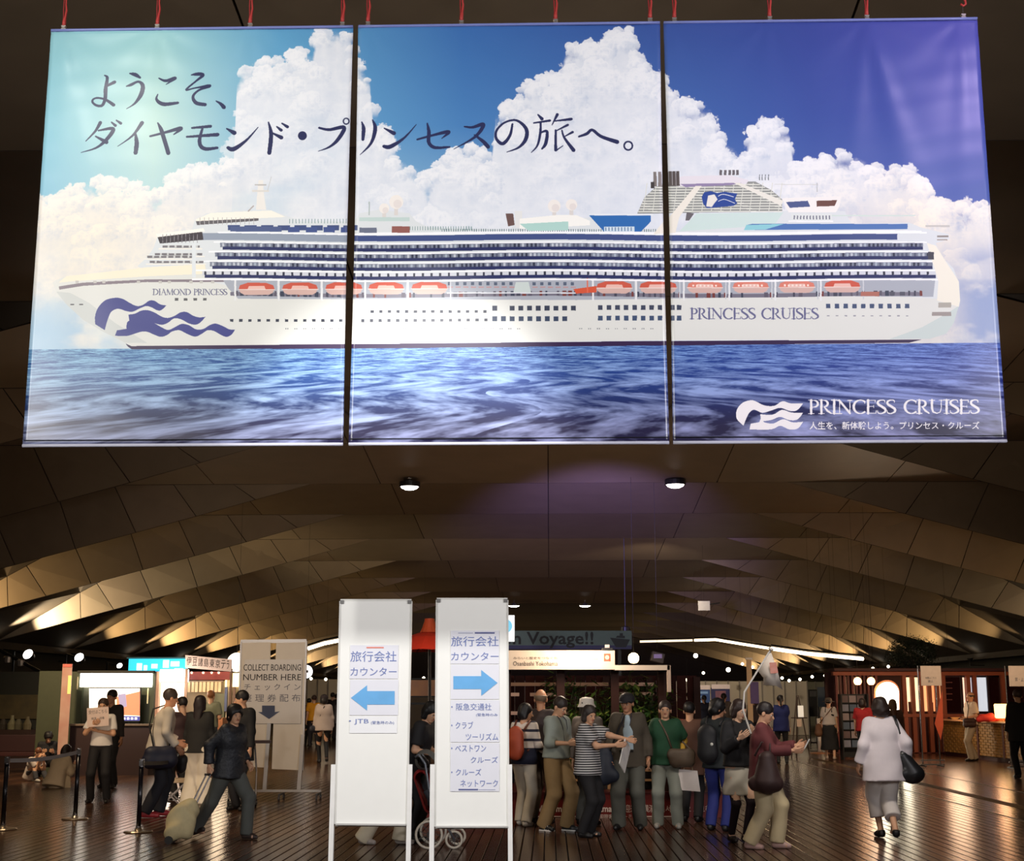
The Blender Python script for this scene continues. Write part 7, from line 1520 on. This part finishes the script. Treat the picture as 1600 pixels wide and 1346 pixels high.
p = W(P, (.30, -.1, .66)); e = empty('paper_bag', p, P['rz'], 'white paper carrier bag held beside the woman in green', 'bag'); MB().add([(-.14, -.05, -.13), (.14, -.05, -.15), (.14, .05, -.15), (-.14, .05, -.13), (-.12, -.03, .12), (.11, -.03, .10), (.11, .03, .10), (-.12, .03, .12)], [(0, 3, 2, 1), (0, 1, 5, 4), (1, 2, 6, 5), (2, 3, 7, 6), (3, 0, 4, 7)]).build('body', mat((220, 210, 206), .4), e); MB().tube([(-.06, -.02, .11), (-.04, 0, .22), (.04, 0, .22), (.05, -.02, .10)], .004, 5).build('handle', CRM, e)
P = person(1079, 1262, 1098, 160, 'person in a brown coat between the green blouse and the black jacket', ('coat', cl((92, 62, 48)), 'long', .66, .03), ('trousers', BLK, STRAIGHT), hair=('short', DKHAIR), Y=18.75)
carried(P, (.25, .02, 1.02), [('c', (0, -.07, .06), (0, .07, -.1), .11, .11, 1)], mat((190, 30, 34), .6), 'red bag carried by the person in the brown coat', [[(.22, 0, 1.14), (.16, .02, 1.35), (.1, 0, 1.45)]], .013)
P = person(1124, 1299, 1093, 150, 'person in a black jacket and bright blue jeans with a backpack', ('jacket', cl((28, 34, 36)), 'long', .80, .035), ('trousers', cl((34, 44, 116), .12), (.1, .08, .07)), hair=('curly', (22, 20, 22)), head=(-50, 12), hands={'L': (.1, -.3, 1.2), 'R': (-.16, -.3, 1.12)}, feet={'L': (.12, -.03, 0), 'R': (-.12, .04, 0)}, skin='b')
carried(P, (.04, .235, 1.15), [('c', (0, 0, .10), (0, 0, -.14), .13, .145, .62)], mat((24, 24, 28), .6), 'black backpack on the person in blue jeans', [[(.1, .14, 1.36), (.12, .0, 1.47), (.13, -.12, 1.35), (.14, -.08, 1.1)], [(-.1, .14, 1.36), (-.12, .0, 1.47), (-.13, -.12, 1.35), (-.14, -.08, 1.1)]], .014, name='backpack')
e = carried(P, (-.05, .31, 1.12), [('e', (0, 0, 0), (.026, .008, .026))], mat((220, 220, 210), .4), 'small round white badge on the black backpack', cat='badge', name='round_badge', wob=0)
P = person(1157, 1317, 1094, 20, 'woman in a black cardigan, white skirt and black stockings', ('cardigan', BLK, 'long', .9, .025), ('skirt', cl((196, 190, 176), .05), (.20, 0, 0), .56), hair=('bob', (50, 36, 32)), female=True, shoes=(30, 22, 24), head=(20, 15), hands={'L': (.06, -.3, 1.25), 'R': (-.1, -.3, 1.2)}, feet={'L': (.06, -.06, 0), 'R': (-.07, .06, 0)}, skin='c')
for k in (1, -1):
    kn, an = P['leg'][k]; A = Solid(.02); A.cap(P['pel'] + Vector((k * .08, 0, -.2)), kn, .072, .062); A.cap(kn, kn.lerp(an, .98), .058, .042, flat1=True); v, q = A.mesh(.012); mesh_obj('stocking', [(v * P['s'], q, 0)], [cl((34, 22, 30))], P['e'])
p = W(P, (-.02, -.36, 1.46)); e = empty('guide_flag', W(P, (0, -.34, 1.3)), 0, 'white guide flag with faint red print on a slanting pole', 'flag')
b = Vector(W(P, (0, -.34, 1.3))); tip = Vector(AT(1204, 1016, b.y)); mid = Vector(AT(1163, 1082, b.y)); MB().tube([(0, 0, 0), tuple(Vector(AT(1161, 1110, b.y)) - b), tuple(mid - b), tuple(tip - b)], .011, 6).build('pole', mat((226, 222, 216), .4), e); MB().cyl(tuple(tip - b), tuple(tip - b + Vector((.01, 0, .02))), .03, n=10).build('finial', WHITE, e)
FP = [(1204, 1017, 0), (1184, 1049, 0), (1193, 1060, .05), (1192, 1071, .06), (1212, 1072, .0), (1223, 1078, .04), (1214, 1046, -.04)]
V = [tuple(Vector(AT(x, y, b.y + d)) - b) for x, y, d in FP]; c = tuple(Vector(AT(1202, 1056, b.y - .05)) - b)
g = MB(); g.add(V + [c], [(i, (i + 1) % 7, 7) for i in range(7)]); o = g.build('cloth', mat((226, 216, 204), .7), e, smooth=True); sm = o.modifiers.new('t', 'SOLIDIFY'); sm.thickness = .004
RP = [tuple(Vector(AT(x, y, b.y - .062)) - b) for x, y in ((1202, 1036), (1213, 1035), (1216, 1052), (1204, 1053))]; MB().add(RP, [(0, 1, 2, 3)]).build('red_print', mat((222, 170, 158), .7, col2=(206, 120, 104), scale=30), e)
P = person(1196, 1327, 1098, 74, 'woman in a maroon blouse and cream trousers holding a phone', ('blouse', cl((104, 48, 50), .08), 'long', .80, .04, 1.04), ('trousers', cl((206, 188, 148), .06), (.115, .10, .095), .07), hair=('short', (34, 26, 26)), female=True, shoes=(196, 160, 150), hands={'L': (.1, -.46, 1.16), 'R': (-.12, -.42, 1.1)}, head=(0, 18), fat=1.1, feet={'L': (.09, -.16, 0), 'R': (-.08, .14, 0)})
flat_item(P, (0, -.52, 1.2), .075, .15, mat((220, 220, 220), .3), 'pale phone held out by the woman in the maroon blouse', 'phone', 'phone', (30, 0, 0), .005)
carried(P, (-.30, -.06, .90), [('c', (0, -.02, .15), (0, -.02, -.1), .09, .155, 1.1), ('c', (0, -.12, -.13), (0, .12, -.13), .09, .09, 1)], mat((56, 36, 34), .6), 'big dark brown tote bag on the arm of the woman in maroon', [[(-.3, -.12, 1.08), (-.24, -.12, 1.22), (-.22, -.02, 1.24), (-.27, .06, 1.08)]], .012)
P = person(1223, 1194, 1087, 175, 'person in a blue vest over a pale shirt behind the maroon blouse', ('vest', cl((20, 32, 92)), 'none', .80, .04), ('trousers', BLK, SLIM), hair=('ponytail', (22, 18, 20)), female=True)
for k in (1, -1):
    el, wr = P['arm'][k]; A = Solid(.02); A.cap(P['sh'][k], el, .066, .056); A.cap(el, el.lerp(wr, .9), .056, .045, flat1=True); v, q = A.mesh(.018, .003, 20); mesh_obj('sleeve', [(v * P['s'], q, 0)], [cl((150, 142, 130), .06)], P['e'])
for px, yt, c, Y, lab, rz in ((1053, 1076, (206, 176, 160), 45, 'person in a pale shirt far off, right of the shelter post', 90), (1079, 1082, (26, 24, 28), 48, 'black-clothed person in front of the tall blue poster', 180), (1103, 1087, (28, 32, 52), 47, 'dark-clothed person between the two blue posters', 190), (1134, 1084, (90, 82, 76), 44, 'person in a taupe top near the tall cream banner', 170), (1182, 1088, (60, 50, 54), 43.5, 'person with dark hair under the guide flag', 180)):
    person(px, 1150, yt, rz, lab, ('shirt', cl(c), 'short' if px == 1053 else 'long', .86, .02), ('trousers', cl((50, 44, 44)), SLIM), hair=('ponytail' if px != 1053 else 'short', DKHAIR), Y=Y)
# -- right
P = person(1386, 1311, 1088, 184, 'woman in a loose white shirt and cropped white trousers walking away', ('shirt', cl((226, 216, 220), .04), 'long', .70, .055, 1.14), ('trousers', cl((214, 206, 200), .05), (.115, .10, .10), .24), hair=('bigbob', (44, 30, 24)), female=True, fat=1.05, shoes=(24, 20, 22), feet={'L': (.02, -.18, 0), 'R': (-.04, .16, .05, -28)}, hip=.90, hands={'R': (-.33, -.02, .86), 'L': (.30, -.06, .82)}, head=(4, 4))
carried(P, (-.30, .06, .88), [('c', (.06, 0, .10), (-.04, 0, -.10), .07, .13, .75), ('c', (.06, 0, -.12), (-.10, 0, -.12), .09, .09, .8)], mat((26, 26, 28), .35), 'large glossy black shoulder bag of the woman in white', [[(-.24, .04, 1.02), (-.19, .10, 1.25), (-.15, .06, 1.46), (-.16, -.08, 1.42), (-.26, -.1, 1.1)]], .016)
P = person(1298, 1187, 1091, 164, 'woman in a long black dress and sun hat with white sleeves', ('shirt', cl((200, 188, 180), .05), 'short', .95, .01), ('skirt', cl((24, 22, 22)), (.27, 0, 0), .26), hair=('short', DKHAIR), hat=('sun', cl((92, 78, 66))), female=True, shoes=(196, 170, 150), feet={'L': (.12, -.2, 0), 'R': (-.12, .2, 0)}, fat=1.15)
A = Solid(.03); sp_ = P['sp']; A.cap(Vector(sp_(1.24, -.06)), Vector(sp_(1.24, .06)), .132, .132, .92); A.cap(Vector(sp_(1.0)), Vector(sp_(1.2)), .168, .15, .8); v, q = A.mesh(.018, .005, 18); mesh_obj('dress_bodice', [(v * P['s'], q, 0)], [cl((24, 22, 22))], P['e'])
for x in (-.09, .09): MB().tube([Vector(sp_(1.3, x, .12)) * P['s'], Vector(sp_(1.45, x * .9, .02)) * P['s'], Vector(sp_(1.3, x, -.12)) * P['s']], .014, 6).build('dress_strap', BLK, P['e'])
carried(P, (.30, -.02, .84), [('c', (0, -.06, .06), (0, .06, -.12), .09, .11, 1)], mat((110, 74, 50), .6), 'brown shoulder bag of the woman in the black dress', [[(.26, 0, 1.0), (.0, .15, 1.3), (-.12, .06, 1.45)]], .012)
P = person(1352, 1190, 1092, 150, 'person in a red patterned top left of the woman in white', ('top', cl((168, 30, 34), .3, scale=40), 'short', .86, .03), ('trousers', CHAR, STRAIGHT), hair=('bob', (40, 26, 24)), Y=34, shoes=(190, 186, 184))
P = person(1400, 1190, 1086, 182, 'brown-haired person just beyond the shoulder of the woman in white', ('shirt', cl((90, 60, 44)), 'long', .86, .03), ('trousers', CHAR, STRAIGHT), hair=('long', (110, 70, 40)), Y=30, H=1.56)
P = person(1521, 1190, 1082, -80, 'bald-browed man in a cream shirt waiting at the counter', ('shirt', cl((214, 190, 168), .05), 'short', .90, .03), ('trousers', cl((150, 134, 112), .06), (.1, .085, .08), .05), hair=('thin', (40, 32, 30)), skin='b', hands={'R': (-.06, .26, .98), 'L': (.1, -.22, 1.0)}, feet={'L': (.08, -.12, 0), 'R': (-.08, .08, 0)}, fat=1.08, lean=-.02)
carried(P, (.20, -.14, .99), [('c', (-.02, -.10, 0), (0, .10, 0), .07, .07, 1), ('c', (-.02, -.1, -.09), (0, .1, -.09), .07, .07, 1)], mat((50, 26, 24), .6), 'dark brown box bag slung in front of the man at the counter', [[(.2, -.2, 1.06), (.14, -.12, 1.3), (-.02, -.06, 1.47), (-.1, .1, 1.4), (.1, .16, 1.15), (.2, -.04, 1.06)]], .01)
P = person(1598, 1215, 1078, 180, 'dark-clothed person cut off by the right edge', ('jacket', cl((30, 26, 26)), 'long', .7, .04), ('trousers', BLK, STRAIGHT), hair=('short', (70, 50, 44)), Y=28.5, fat=1.2)
